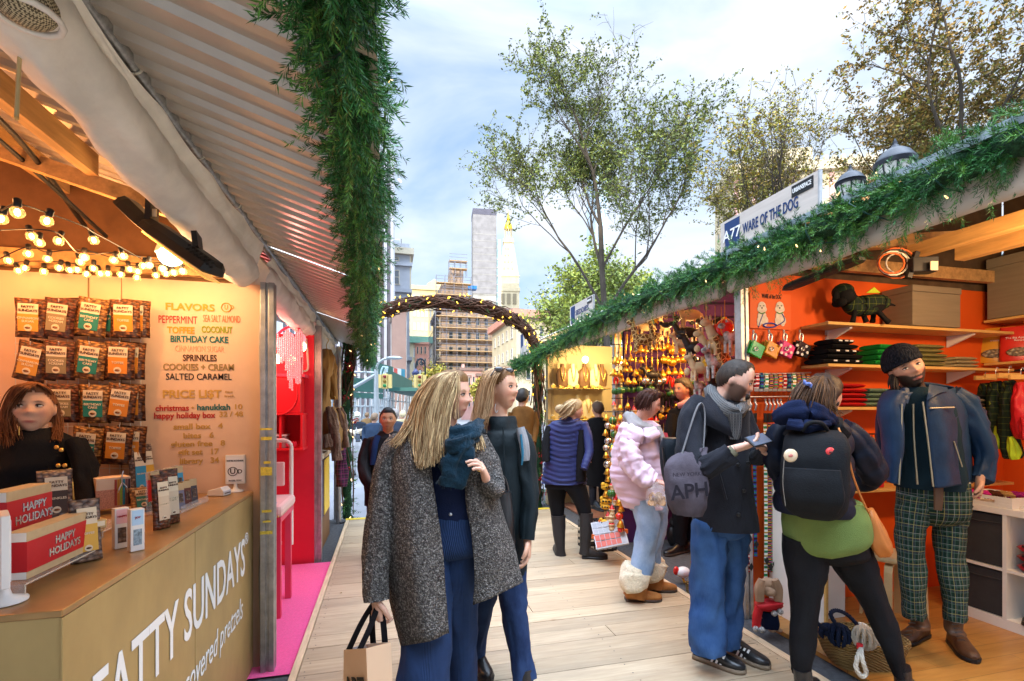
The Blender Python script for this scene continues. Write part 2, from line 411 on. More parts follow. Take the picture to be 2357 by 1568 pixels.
part('cable',mb,BLACK,ST)
mb=MB();post(mb,-.69,3.19,-.05,2.30);mb.bx((-.75,3.13,-.05),(-.63,3.25,-.03));part('front_post',mb,ALU,ST,bevel=.002)
for z,hh,dx in((1.36,.02,.006),(1.15,.05,.004),(1.22,.015,.02),(.93,.015,.01),(.87,.012,.015),(.80,.02,.0),(1.42,.012,.0)):part('yellow_tape',MB().bx((-.69-.0375+dx,3.149,z),(-.69+.03-dx*.5,3.1515,z+hh)),mat('tape',(.75,.6,.08),.5,var=.3,vs=60),ST)
mb=MB();z=[V((-.742+.004*math.sin(q*9),3.225,q))for q in[i*.03 for i in range(76)]];mb.tube(z,.006,6);part('zipper',mb,mat('zip',(.6,.58,.55),.6,bump=1,bs=300),ST)
mb=MB();mb.tube([(FRONT+.0,-.5,2.56),(FRONT,3.22,2.545)],.026,12);part('awning_pole',mb,GALV,ST)
part('rolled_curtain',fabric_roll(.55,3.13,-.815,2.53,2.345,.095,FRONT,2.55,3.1),CANVAS,ST)
for y in(1.12,1.62,2.12,2.6,3.02):
 mb=MB();mb.tube([V((FRONT+.03*math.cos(a),y+.004*a,2.555+.032*math.sin(a)))for a in[i*.55 for i in range(12)]],.004,5);mb.tube([V((FRONT-.01,y,2.53)),V((FRONT-.05,y-.01,2.50))],.004,5);part('lashing',mb,ROPEW,ST)
 mb=MB();mb.tube([V((FRONT-.045+.012*math.cos(a)*.5,y-.01+.014*math.cos(a),2.5+.014*math.sin(a)))for a in[i*.7 for i in range(10)]],.004,5);part('grommet',mb,mat('brass_dark',(.12,.09,.05),.4,.8),ST)
 # price wall lettering ---
def inkm(n,c):return mat('ink_'+n,c,.7)
INK=dict(o=inkm('ochre',(.58,.27,.03)),r=inkm('red',(.45,.02,.02)),c=inkm('coral',(.62,.17,.06)),t=inkm('orange',(.78,.28,.02)),g=inkm('olive',(.27,.30,.03)),b=inkm('teal',(.015,.13,.13)),p=inkm('pale',(.78,.36,.22)),k=inkm('brown',(.07,.025,.015)),u=inkm('umber',(.30,.20,.08)),n=inkm('night',(.03,.018,.02)),a=inkm('amber',(.55,.31,.07)),w=inkm('white',(.85,.85,.84)))
def wall_text(body,x0,x1,yc,hpx,col,bold=.012,**kw):
 a=onY((x0+x1)/2,yc,3.2315);d=(a-CAM).dot(FW);wl=onY(x0,yc,3.2315);wr=onY(x1,yc,3.2315)
 letter(body,hpx*d/F*1.38,a,(1,0,.012),(0,0,1),INK[col],ST,'wall_lettering',fit=(wr-wl).length,bold=bold,**kw)
for a in(('FLAVORS',381,494,708,16,'o',.03),('D',530,538,708,10,'o',.02),('U',517,524,708,11,'o',.02),('PEPPERMINT',365,454,737,18,'r',.0),('SEA SALT ALMOND',468,553,735,17,'c',-.005),('TOFFEE',385,448,761,15,'t',.03),('COCONUT',464,535,760,15,'g',.04),('BiRTHDAY CAKE',393,526,782,15,'b',.03),('CINNAMON SUGAR',404,516,804,15,'p',-.008),('SPRINKLES',421,499,825,15,'k',.02),('COOKIES + CREAM',377,540,846,15,'u',.025),('SALTED CARAMEL',383,534,868,15,'n',.005),('PRICE LI$T',375,510,908,18,'a',.03),('tax',518,536,902,7,'a',.0),('incl.',517,540,912,7,'a',.0),('christmas',358,435,940,14,'r',.02),('+',440,447,939,8,'a',.02),('hanukkah',454,530,938,14,'b',.02),('10',539,556,937,12,'a',.02),('happy holiday box',355,496,957,14,'r',.02),('32 / 48',505,559,954,12,'a',.02),('small box   4',400,513,982,13,'a',.02),('bites   6',422,492,1003,13,'a',.02),('gluten free   8',394,519,1022,13,'a',.02),('gift set   17',410,504,1041,13,'a',.02),('library   34',414,504,1061,13,'a',.02)):
 wall_text(a[0],a[1],a[2],a[3],a[4],a[5],a[6])
mb=MB();o=onY(520.5,708,3.231);mb.tube([o+V((.026*math.cos(q),0,.026*math.sin(q)))for q in[i*math.pi/12 for i in range(25)]],.003,5);part('wall_emblem',mb,INK['o'],ST)
# neighbouring stalls on the left 
S2=thing('market_stall','pink and red painted stall with bead lamp and step chair beside the pretzel stall','market stall',(FRONT,4.3,-.03),group='stalls along the boardwalk')
REDW=mat('red_wall',(.72,.02,.045),.5,var=.08,vs=3)
mb=MB();mb.bx((-3.0,5.30,-.05),(FRONT+.0,5.34,2.30));part('back_wall',mb,REDW,S2)
mb=MB();mb.bx((-3.0,3.28,-.05),(-2.96,5.3,3.1));mb.bx((-2.96,3.28,-.05),(FRONT-.06,3.31,2.3));part('side_wall',mb,mat('pink_wall',(.62,.10,.14),.6),S2)
part('roof',corrugated(-3.2,-.10,3.255,5.32,ROOF),ROOFM,S2)
mb=MB();post(mb,-.69,5.36,-.05,2.4);part('front_post',mb,ALU,S2)
mb=MB();mb.tube([(FRONT,3.22,2.545),(FRONT,5.36,2.53)],.026,10);part('awning_pole',mb,GALV,S2)
part('rolled_curtain',fabric_roll(3.30,5.30,-.80,2.40,2.37,.095,FRONT,2.54,7.7),CANVAS,S2)
mb=MB();z=[V((-.735+.006*math.sin(q*8),5.32,q))for q in[i*.03 for i in range(76)]];mb.tube(z,.007,6);part('zipper',mb,MATS['zip'],S2)
S3=thing('market_stall','coat stall with a timber counter and hanging fur coats by the far arch','market stall',(FRONT,6.3,-.03),group='stalls along the boardwalk')
mb=MB();mb.bx((-2.9,7.28,-.05),(FRONT-.1,7.32,2.3));mb.bx((-2.9,5.36,-.05),(-2.86,7.3,3.1));part('back_wall',mb,mat('tan_wall',(.28,.19,.08),.7),S3)
part('roof',corrugated(-3.2,-.20,5.335,7.62,ROOF),ROOFM,S3)
mb=MB();mb.tube([(-.64,7.05,-.05),(-.64,7.05,2.4)],.035,10);mb.tube([(-.70,7.3,-.05),(-.70,7.3,2.4)],.03,10);part('front_post',mb,ALU,S3)
mb=MB();mb.tube([(FRONT,5.36,2.53),(FRONT,7.6,2.52)],.026,10);part('awning_pole',mb,GALV,S3)
part('rolled_curtain',fabric_roll(5.42,7.3,-.79,2.40,2.38,.09,FRONT,2.53,1.7),CANVAS,S3)
mb=MB();mb.quad((-2.6,3.1,-.022),(-.548,3.1,-.022),(-.548,5.26,-.022),(-2.6,5.26,-.022));mb.quad((-.548,3.1,-.022),(-.548,3.1,-.034),(-.548,5.26,-.034),(-.548,5.26,-.022))
solo('pink_carpet',mb,mat('pink_carpet',(.80,.07,.27),.95,var=.08,vs=60,bump=.4,bs=300,sheen=.3),'hot pink carpet laid on the floor of the pink stall','carpet')
# ================================================================ pretzel counter
CT=thing('sales_counter','long brass coloured sales counter with big white lettering on its front','counter',(-1.0,2.3,-.03))
BRASS=mat('brushed_brass',(.45,.315,.125),.45,.35,var=.2,vs=2.4,stretch=(1,1,.6),bump=.03)
BRASST=mat('brass_top',(.42,.24,.09),.33,.4,var=.22,vs=4)
mb=MB();mb.bx((-1.36,1.445,-.03),(-.785,3.2,1.03));part('carcass',mb,BRASS,CT)
mb=MB();mb.bx((-1.38,1.44,1.031),(-.778,3.215,1.05));part('counter_top',mb,BRASST,CT,bevel=.003)
for a,b in((1.442,2.297),(2.303,3.212)):
 mb=MB();mb.bx((-.784,a,0),(-.7785,b,1.0295));part('front_panel',mb,BRASS,CT,bevel=.001)
WHT=INK['w']
letter('FATTY SUNDAYS',.285,(-.776,2.29,.705),(0,1,0),(0,0,1),WHT,CT,'lettering',fit=1.46,bold=.012)
letter('®',.09,(-.776,3.06,.80),(0,1,0),(0,0,1),WHT,CT,'lettering')
letter('covered pretzels',.17,(-.776,2.575,.44),(0,1,0),(0,0,1),WHT,CT,'lettering',fit=.80,shear=.25,bold=-.004)
# ================================================================ the row of stalls on the right
RX=2.60
ROOF2=lambda X:2.66+.30*(X-2.42)
ORANGE=mat('orange_wall',(.72,.10,.008),.6,var=.05,vs=2)
SHELFW=mat('maple_shelf',(.62,.38,.12),.45,var=.15,vs=4,stretch=(1,10,10))
def valance(y0,y1,seed,zt=2.64,zb=2.41):
 m=MB();k=int((y1-y0)/.05);rings=[]
 for j in range(k+1):
  y=y0+(y1-y0)*j/k;w_=.02*NZ.noise(V((y*1.6,seed,0)));q=.012*NZ.noise(V((y*6,seed,3)))
  e=1.0 if 0<j<k else.8
  zz=zb+.02*NZ.noise(V((y*.9,seed,7)))
  rings.append([V((2.49+x+w_*f+q*f,y,z))for x,z,f in((0,zt,0),(.0,zt-.1,.7),(-.022*e,zz+.06,1),(-.02*e,zz+.015,1),(.01,zz,.8),(.045*e,zz+.02,.6),(.04*e,zz+.07,.5),(.02,zt-.1,.5),(.02,zt,0))])
 return m.loft(rings)
DOGS=thing('market_stall','orange walled dog accessory stall with laminate floor and maple shelves','market stall',(RX,1.9,-.03),group='stalls along the boardwalk')
mb=MB();mb.bx((2.67,3.15,-.03),(5.45,3.19,2.60));part('back_wall',mb,ORANGE,DOGS)
mb=MB();mb.bx((5.45,.2,-.03),(5.49,3.19,2.62));part('side_wall',mb,ORANGE,DOGS)
mb=MB();mb.slab([(2.67,3.16,2.601),(5.45,3.16,2.601),(5.45,3.16,ROOF2(5.45)-.01),(2.67,3.16,ROOF2(2.67)-.01)],(0,1,0),.025);mb.bx((5.455,.2,2.621),(5.485,3.15,ROOF2(5.45)-.01));part('gable_board',mb,mat('dark_ply',(.10,.06,.03),.8,var=.3),DOGS)
def roof2(y0,y1):return corrugated(2.40,6.2,y0,y1,ROOF2)
part('roof',roof2(.1,3.2),ROOFM,DOGS)
mb=MB();mb.bx((2.39,.1,2.66),(2.425,3.2,2.70));part('roof_flashing',mb,mat('flashing',(.30,.36,.40),.45,.5),DOGS)
part('valance',valance(.3,3.1,1.3),mat('valance_canvas',(.50,.44,.37),.85,var=.1,vs=3,bump=.2,bs=20),DOGS)
mb=MB();post(mb,2.64,3.10,-.03,2.60,.07,-.02);part('front_post',mb,ALU,DOGS,bevel=.002)
mb=MB();mb.tube([V((2.69+.006*math.sin(q*9)-.02*q,3.12,q))for q in[i*.03 for i in range(84)]],.009,6);part('zipper',mb,MATS['zip'],DOGS)
for dx in(0,.18):
 mb=MB();mb.beam((3.62+dx,.5,2.66-dx*.3),(3.62+dx,2.62-dx,2.66-dx*.3),.09,.09);part('rafter',mb,mat('pine_beam',(.55,.30,.09),.65,var=.25,vs=3,stretch=(9,1,9)),DOGS,bevel=.003)
mb=MB();mb.beam((2.75,3.05,2.68),(5.4,3.05,2.70),.05,.10);mb.beam((3.3,2.9,2.78),(5.4,2.0,2.80),.07,.09);part('crossbeam',mb,TIMBER,DOGS)
g=NG('laminate_floor',.3,.5);v=g.co('Object',(1,9,1));n=g.noise(3.5,v,7,.65)
br=g.n('TexBrick');br.inputs['Scale'].default_value=1;br.inputs['Brick Width'].default_value=1.2;br.inputs['Row Height'].default_value=.13;br.inputs['Mortar Size'].default_value=.0015
g.set(br.inputs['Vector'],g.co('Object'));br.inputs['Color1'].default_value=(1,1,1,1);br.inputs['Color2'].default_value=(.82,.82,.82,1);br.inputs['Mortar'].default_value=(.3,.3,.3,1)
g.col(g.mix(1.0,g.mix(g.rng(n,.3,.7),(.50,.24,.055),(.36,.15,.03)),br.outputs['Color'],'MULTIPLY'))
mb=MB();mb.bx((2.66,-.5,-.03),(5.45,3.15,0));part('floor_board',mb,g.m,DOGS)
SHELVES=[]
for z,y0 in((2.20,2.90),(1.885,2.90),(1.56,2.9),(1.25,2.9),(.925,2.9)):
 t=thing('wall_shelf','%s maple board shelf fixed to the orange wall'%{2.20:'topmost',1.885:'second from top',1.56:'middle',1.25:'fourth from top',.925:'lowest'}[z],'shelf',(4.3,3.0,z-.02),group='shelves on the orange wall')
 mb=MB();mb.bx((3.19,y0,z-.022),(5.15,3.145,z));part('board',mb,SHELFW,t,bevel=.002)
 for X in(3.45,4.75):
  mb=MB();mb.slab([(X-.012,3.14,z-.023),(X-.012,y0+.04,z-.023),(X-.012,y0+.04,z-.035),(X-.012,3.14,z-.12)],(1,0,0),.024);part('bracket',mb,WHITEP,t)
for z,y1 in((2.33,3.14),(1.95,3.14)):
 t=thing('wall_shelf',{2.33:'short maple shelf under the cropped fabric box',1.95:'short maple shelf holding treat pouches above the clothes rail'}[z],'shelf',(5.3,2.4,z-.02),group='shelves on the orange wall')
 mb=MB();mb.bx((5.14,1.2,z-.022),(5.445,y1-.03,z));part('board',mb,SHELFW,t,bevel=.002)
 mb=MB();mb.slab([(5.44,2.5,z-.023),(5.2,2.5,z-.023),(5.2,2.5,z-.035),(5.44,2.5,z-.12)],(0,1,0),.024);part('bracket',mb,WHITEP,t)
mb=MB()
for i in range(22):mb.bx((3.43,3.128,.9+i*.062),(3.47,3.1495,.9+i*.062+.05))
part('shelf_rail',mb,WHITEP,DOGS)
# ornament stall and jewellery stall
ORN=thing('market_stall','purple walled ornament stall crowded with hanging baubles','market stall',(RX,4.2,-.03),group='stalls along the boardwalk')
PURP=mat('purple_wall',(.075,.02,.10),.8,var=.1)
mb=MB();mb.slab([(2.70,5.17,-.03),(5.6,5.17,-.03),(5.6,5.17,ROOF2(5.6)-.01),(2.70,5.17,ROOF2(2.70)-.01)],(0,1,0),.04);part('back_wall',mb,PURP,ORN)
mb=MB();mb.bx((5.4,3.2,-.03),(5.44,5.17,3.2));part('side_wall',mb,PURP,ORN)
part('roof',roof2(3.22,5.22),ROOFM,ORN)
part('valance',valance(3.22,5.15,5.1,zb=2.40),MATS['valance_canvas'],ORN)
mb=MB();post(mb,2.62,5.2,-.03,2.5,.075);part('front_post',mb,ALU,ORN)
JEW=thing('market_stall','jewellery stall with cream lit shelves of necklace busts','market stall',(RX,6.4,-.03),group='stalls along the boardwalk')
mb=MB();mb.bx((2.66,7.55,-.03),(5.4,7.6,2.6));mb.bx((5.36,5.2,-.03),(5.4,7.6,3.2));part('back_wall',mb,mat('jewel_wall',(.68,.52,.27),.7),JEW)
part('roof',roof2(5.24,7.7),ROOFM,JEW)
part('valance',valance(5.24,7.6,8.2,zb=2.40),MATS['valance_canvas'],JEW)
mb=MB();post(mb,2.62,7.55,-.03,2.5,.08);mb.bx((2.55,7.5,-.03),(2.6,7.62,2.45));part('front_post',mb,mat('pale_timber',(.52,.38,.20),.6,var=.2,vs=4,stretch=(8,8,1)),JEW)
mb=MB();mb.bx((2.75,5.24,-.03),(5.3,7.5,-.005));part('floor_board',mb,mat('brick_floor',(.22,.09,.05),.8,var=.3,vs=9),JEW)
# stall signs on the roof edge -
SIGNB=mat('sign_board',(.56,.50,.45),.7,var=.10,vs=2.5,stretch=(1,1,14))
NAVY=mat('sign_navy',(.012,.04,.14),.6);PINEG=mat('sign_green',(.02,.16,.09),.6)
def sign(y0,y1,name,num,label,detail=True):
 t=thing('stall_sign',label,'sign',(2.56,(y0+y1)/2,2.55),group='pale board signs on the stall roofs')
 mb=MB();mb.bx((2.55,y0,2.54),(2.57,y1,3.005));part('board',mb,SIGNB,t)
 mb=MB();mb.bx((2.548,y0-.012,2.54),(2.572,y0-.0005,3.005));part('edge_strip',mb,ALU,t)
 L_=y1-y0;k=L_/.89;U=lambda f,z:V((2.546,y1-f*L_,z))
 mb=MB();mb.slab([U(.055,2.985),U(.24,2.985),U(.24,2.76),U(.07,2.725)],(1,0,0),.003);part('number_plate',mb,NAVY,t)
 letter(num,.115*k,V((2.543,y1-.15*L_,2.875)),(0,-1,0),(0,0,1),WHT,t,'lettering',bold=.01)
 if name:letter(name,.105*k,V((2.546,y1-.56*L_,2.87)),(0,-1,0),(0,0,1),NAVY,t,'lettering',fit=.56*L_,bold=.018)
 mb=MB();mb.slab([U(.78,2.99),U(.965,2.99),U(.965,2.915),U(.78,2.915)],(1,0,0),.003);part('brand_plate',mb,BLACK,t)
 letter('URBANSPACE',.04*k,V((2.543,y1-.872*L_,2.9525)),(0,-1,0),(0,0,1),WHT,t,'lettering',fit=.16*L_,bold=.02)
 for f,h in((.05,.16),(.11,.08),(.17,.11),(.24,.2)):
  mb=MB();mb.slab([U(f-.025,2.55),U(f+.025,2.55),U(f,2.55+h)],(1,0,0),.002);part('pine_emblem',mb,PINEG,t)
sign(2.39,3.28,'WARE OF THE DOG','A77','pale wooden stall sign numbered A77 above the dog accessory stall')
sign(5.72,6.52,'SEDDIES','','pale stall sign above the ornament stall, between two garland humps')
sign(8.3,9.2,None,'','farthest small stall sign, partly behind the wicker arch end')
#  garlands
PINE=mat('pine_needles',(.026,.125,.030),.45,isl=.6,var=.45,vs=9,spec=.35)
PINEL=mat('pine_tips',(.085,.23,.040),.45,isl=.6,var=.3,vs=9,spec=.35)
PINEC=mat('pine_core',(.012,.05,.02),.9,var=.6,vs=60,bump=1,bs=90)
WIREG=mat('green_wire',(.005,.05,.04),.5)
BULBW=mat('warm_bulb',(1,.75,.4),.3,emis=2.4,ecol=(1,.62,.25));BULBY=mat('yellow_bulb',(1,.7,.1),.3,emis=2.2,ecol=(1,.55,.04))
def sprig(m,o,d,ln,nn,nl,rnd,wd=.0032,mi=0):
 d=d.normalized();_,a,b=frame(d);sag=V((0,0,-.25*ln))
 for i in range(nn):
  t=(i+.5)/nn;p=o+d*ln*t+sag*t*t
  q=rnd.uniform(0,6.283);r_=math.cos(q)*a+math.sin(q)*b
  dr=(d*rnd.uniform(.8,1.5)+r_).normalized();l=nl*rnd.uniform(.75,1.15)*(1-.25*t)
  s_=dr.cross(V((rnd.uniform(-1,1),rnd.uniform(-1,1),rnd.uniform(-1,1)))).normalized()*wd
  m.add([p,p+dr*l*.45+s_,p+dr*l,p+dr*l*.45-s_],[(0,1,2,3)],mi)
def garland(path,r,n,seed,nn=24,ln=.15,nl=.045,wd=.0032,along=.8,droop=0.0,tips=.25):
 rnd=random.Random(seed);m=MB();pts=spline(path,12);k=len(pts)
 for i in range(n):
  f=rnd.random()*(k-1.001);j=int(f);c=pts[j].lerp(pts[j+1],f-j);t=(pts[j+1]-pts[j]).normalized();_,a,b=frame(t)
  q=rnd.uniform(0,6.283);rr=math.cos(q)*a+math.sin(q)*b
  big=1+.5*NZ.noise(V((f*.9,seed,0)))
  d=rr+t*rnd.uniform(-along,along)+V((0,0,-droop*rnd.random()))
  sprig(m,c+rr*r*.15,d,ln*rnd.uniform(.6,1.2)*big,nn,nl,rnd,wd,1 if rnd.random()<tips else 0)
 m.tube([p_+V((.012*math.sin(i*1.7),0,.012*math.cos(i*2.3)))for i,p_ in enumerate(pts)],[r*(.52+.1*math.sin(i*2.1))for i in range(len(pts))],7,2)
 return m,pts
def fairy(t,pts,n,seed,r,bulb,size=.008,wire=True):
 rnd=random.Random(seed);k=len(pts);base=None
 if wire:
  wp=[]
  for i in range(n*2):
   f=i/(n*2-1)*(k-1.001);j=int(f);wp.append(pts[j].lerp(pts[j+1],f-j)+V((math.sin(i*1.7),.3*math.sin(i*2.3),math.cos(i*1.7)))*r*.85)
  part('wire',MB().tube(spline(wp,2),.0035,5),WIREG,t)
 for i in range(n):
  f=(i+rnd.random())/n*(k-1.001);j=int(f);c=pts[j].lerp(pts[j+1],f-j)
  _,a,b=frame(pts[j+1]-pts[j]);q=rnd.uniform(0,6.283);c=c+(math.cos(q)*a+math.sin(q)*b)*r*rnd.uniform(.8,1.15)
  if base is None:
   m=MB();m.lathe((0,0,0),[(size*.35,-size*2.4),(size*.8,-size*1.6),(size*.7,size*.5),(size*.1,size*2.0)],6);o=part('bulb',m,bulb,t,world=False);base=o
  else:o=base.copy();COL.objects.link(o);o.parent=t
  I=WM[t].inverted();o.matrix_basis=Mx.Translation(I@c)@Mx.Rotation(rnd.uniform(-1,1),4,'X')@Mx.Rotation(rnd.uniform(-1,1),4,'Y')
t=thing('pine_garland','long dark pine garland hanging along the white canopy edge','garland',(-.06,3.5,2.2),group='pine garlands')
m,pts=garland([(-.11,.45,2.37),(-.10,1.0,2.36),(-.09,1.8,2.34),(-.13,3.0,2.33),(-.18,4.2,2.31),(-.22,5.6,2.29),(-.27,7.5,2.26)],.1,1900,11,nn=90,ln=.12,nl=.028,wd=.0015,droop=.6)
part('foliage',m,[PINE,PINEL,PINEC],t);fairy(t,pts,16,5,.12,BULBW,.0045)
t=thing('pine_garland','bright green pine garland with fairy lights rising along the dog, ornament and jewellery stall roofs','garland',(2.45,4,2.5),group='pine garlands')
m,pts=garland([(2.46,.7,2.65),(2.45,1.5,2.62),(2.43,2.2,2.58),(2.42,2.9,2.585),(2.40,4.0,2.61),(2.40,5.4,2.58),(2.38,6.6,2.47),(2.28,7.6,2.33),(2.18,8.2,2.28)],.12,2100,12,nn=84,ln=.19,nl=.036,wd=.0016,droop=.05,tips=.45)
part('foliage',m,[PINE,PINEL,PINEC],t);fairy(t,pts,34,6,.13,BULBW,.005)
#  wicker arch
ARW=mat('vine_twig',(.10,.045,.025),.75,isl=.5);BERRY=mat('red_berry',(.45,.01,.02),.3)
AR=thing('wicker_arch','twisted brown vine arch wrapped in yellow fairy lights at the end of the boardwalk','arch',(.92,7.5,-.1))
arch=[V((-.56,7.5,-.1)),V((-.57,7.5,.8)),V((-.58,7.5,1.7)),V((-.52,7.5,2.45))]
for i in range(1,12):
 a=math.pi-math.pi*i/12;arch.append(V((.92+1.42*math.cos(a),7.5,2.5+.70*math.sin(a))))
arch+=[V((2.36,7.5,2.45)),V((2.39,7.5,1.7)),V((2.38,7.5,.8)),V((2.40,7.5,-.1))]
ap=spline(arch,8);rnd=random.Random(3);m=MB();K=len(ap)
for i in range(250):
 L_=rnd.randint(12,46);a=rnd.randint(0,K-L_-1);ph=rnd.uniform(0,6.28);tw=rnd.uniform(-.35,.35);q0=rnd.uniform(.03,.108);tp=[]
 for j in range(0,L_,2):
  _,u_,v_=frame(ap[a+j+1]-ap[a+j],V((0,1,0)));q=ph+tw*j;tp.append(ap[a+j]+(math.cos(q)*u_+math.sin(q)*v_)*q0*(1.0 if j<L_-3 else 1.4))
 m.tube(tp,rnd.uniform(.005,.011),5)
part('vine',m,ARW,AR)
fairy(AR,ap[26:-26],98,9,.135,BULBY,.011);fairy(AR,ap[:26],16,10,.11,BULBW,.009);fairy(AR,ap[-26:],26,13,.11,BULBY,.010)
m,_p=garland([ap[0],ap[8],ap[16],ap[26]],.12,190,21,nn=16,ln=.15,nl=.05,wd=.005);part('leg_greenery',m,[PINE,PINEL,PINEC],AR)
m,_p=garland([ap[-1],ap[-10],ap[-20],ap[-27]],.1,70,22,nn=16,ln=.14,nl=.05,wd=.005);part('leg_greenery',m,[PINE,PINEL,PINEC],AR)
m,_p=garland(ap[60:100:6],.1,26,23,nn=16,ln=.12,nl=.05,wd=.005);part('leg_greenery',m,[PINE,PINEL,PINEC],AR)
for k_,seg in(('l',ap[:26]),('r',ap[-24:])):
 for i in range(7):
  c=seg[rnd.randint(0,len(seg)-1)]+V((rnd.uniform(-.03,.16),-.08,0));m=MB()
  for j in range(9):m.ball(c+V((rnd.uniform(-.05,.05),rnd.uniform(-.04,.04),rnd.uniform(-.04,.04))),.011,6,4)
  part('berry_sprig',m,BERRY,AR)
  # ================================================================ buildings
def stone(name,c,var=.12,vs=.5):return mat(name,c,.85,var=var,vs=vs)
WGL=mat('window_glass',(.06,.075,.09),.12,spec=.8,var=.5,vs=.35)
WGLB=mat('window_glass_pale',(.42,.44,.42),.2,spec=.6,var=.4,vs=.3)
_win={}
def window_mesh(wd,ht,fr,gl,arched=False):
 k=(round(wd,2),round(ht,2),fr.name,gl.name)
 if k in _win:return _win[k]
 m=MB();f=min(.12,wd*.09)
 m.bx((-wd/2,-.10,0),(-wd/2+f,.02,ht),0);m.bx((wd/2-f,-.10,0),(wd/2,.02,ht),0);m.bx((-wd/2+f,-.10,ht-f),(wd/2-f,.02,ht),0);m.bx((-wd/2-f,-.16,-f),(wd/2+f,.02,0),0)
 m.bx((-wd/2+f,-.06,ht*.5-f/3),(wd/2-f,.01,ht*.5+f/3),0)
 m.quad((-wd/2+f,-.03,0),(wd/2-f,-.03,0),(wd/2-f,-.03,ht-f),(-wd/2+f,-.03,ht-f),1)
 me=m.mesh('window',[fr,gl]);_win[k]=me;return me
class Bld:
 """a building: a box from its near corner, with window rows, cornices and a roof line on the faces one sees"""
 def __init__(s,label,x0,x1,y0,y1,H,wall,rz=0.0,z0=-.2,name='city_building'):
  s.c=((x0+x1)/2,(y0+y1)/2,z0);s.w,s.d,s.H=x1-x0,y1-y0,H
  s.t=thing(name,label,'building',s.c,rz,'city buildings around the square');s.wall=wall;s.n=0
  m=MB();m.bx((-s.w/2,-s.d/2,0),(s.w/2,s.d/2,H));part('wall',m,wall,s.t,world=False)
 def face(s,side):
  """matrix: local x along the face, local -y outward, z up"""
  T={'S':(0,(0,-s.d/2,0)),'E':(math.pi/2,(s.w/2,0,0)),'W':(-math.pi/2,(-s.w/2,0,0)),'N':(math.pi,(0,s.d/2,0))}[side]
  return Mx.Translation(V(T[1]))@Mx.Rotation(T[0],4,'Z')
 def length(s,side):return s.w if side in 'SN' else s.d
 def windows(s,side,cols,z0,z1,rows,fw=.5,fh=.6,fr=None,gl=None,mar=.06):
  L_=s.length(side);M=s.face(side);cw=L_*(1-2*mar)/cols;rh=(z1-z0)/rows;me=window_mesh(cw*fw,rh*fh,fr or s.wall,gl or WGL)
  over=s.n+cols*rows>96
  acc=MB()if over else None
  for r_ in range(rows):
   for c_ in range(cols):
    X=-L_/2+L_*mar+cw*(c_+.5);Z=z0+rh*(r_+.5-fh/2);Q=M@Mx.Translation((X,0,Z))
    if over:
     wd,ht,f=cw*fw,rh*fh,min(.12,cw*fw*.09);q=lambda a,b,e:Q@V((a,b,e))
     acc.add([q(-wd/2-f,-.02,-f),q(wd/2+f,-.02,-f),q(wd/2+f,-.02,ht+f),q(-wd/2-f,-.02,ht+f)],[(0,1,2,3)],0)
     acc.add([q(-wd/2,-.05,0),q(wd/2,-.05,0),q(wd/2,-.05,ht),q(-wd/2,-.05,ht)],[(0,1,2,3)],1)
    else:
     o=part('window',me,None,s.t,world=False);o.matrix_basis=Q;s.n+=1
  if over:props(part('window_rows',acc,[fr or s.wall,gl or WGL],s.t,world=False),kind='stuff')
  return s
 def band(s,z,h,out,m,name='cornice'):
  b=MB();b.bx((-s.w/2-out,-s.d/2-out,z),(s.w/2+out,s.d/2+out,z+h));part(name,b,m,s.t,world=False);return s
 def strips(s,side,n,wd,out,z0,z1,m,name='pilaster'):
  L_=s.length(side);M=s.face(side)
  for i in range(n+1):
   X=-L_/2+wd/2+(L_-wd)*i/n;b=MB();b.bx((X-wd/2,-out,z0),(X+wd/2,.01,z1));b.xf(M);part(name,b,m,s.t,world=False)
  return s
 def block(s,x0,x1,y0,y1,z0,z1,m,name='roof_block'):
  b=MB();b.bx((x0,y0,z0),(x1,y1,z1));part(name,b,m,s.t,world=False);return s
LIME=stone('limestone',(.52,.46,.34));LIMEG=stone('grey_limestone',(.36,.38,.42));BUFF=stone('buff_stone',(.66,.52,.25));BRN=stone('brown_brick',(.22,.15,.13));REDB=stone('red_brick',(.52,.25,.18))
DARKF=stone('dark_facade',(.10,.095,.12));TAN=stone('tan_brick',(.42,.31,.23));CREAM=stone('cream_stone',(.54,.46,.31));CONC=stone('bare_concrete',(.34,.32,.28),.2,.15);TWR=stone('tower_stone',(.50,.41,.26));PALEW=stone('white_stucco',(.62,.58,.52));PINKB=stone('pink_brick',(.62,.36,.32))
GREENC=stone('verdigris',(.16,.32,.24))
def at(x,d,z=None):p=P(x,HY,d);return p.x,p.y
def hz(y,d):return EH+(HY-y)/F*d
# dark slab and tower block at the street's left side
x_,y_=at(880,70);b=Bld('dark glass and pale finned office slab nearest the canopy edge',x_-14,x_+1.6,y_+2,y_+22,hz(340,72),DARKF);b.strips('E',9,.5,.18,2,b.H,LIMEG).strips('S',16,.42,.2,2,b.H,LIMEG).windows('E',9,3,b.H-2,12,.55,.62,DARKF)
x_,y_=at(888,95);H=hz(520,95)
b=Bld('grey stone tower block with arched window, heavy cornices and roof mast',x_-9,x_+4.6,y_,y_+20,H-3,LIMEG)
for z in(H*.30,H*.66,H*.80):b.band(z,.7,.45,LIMEG)
b.band(H-5.2,1.2,.8,LIME);b.windows('S',3,6,H*.30,3,.38,.6,LIME).windows('S',3,H*.31,H*.65,5,.38,.6,LIME).windows('S',3,H*.68,H*.8,1,.42,.62,LIME).windows('S',3,H*.82,H-5.5,1,.38,.6,LIME).windows('E',5,H*.68,H-5.5,2,.45,.6,LIME).windows('E',5,8,H*.64,7,.45,.62,LIME)
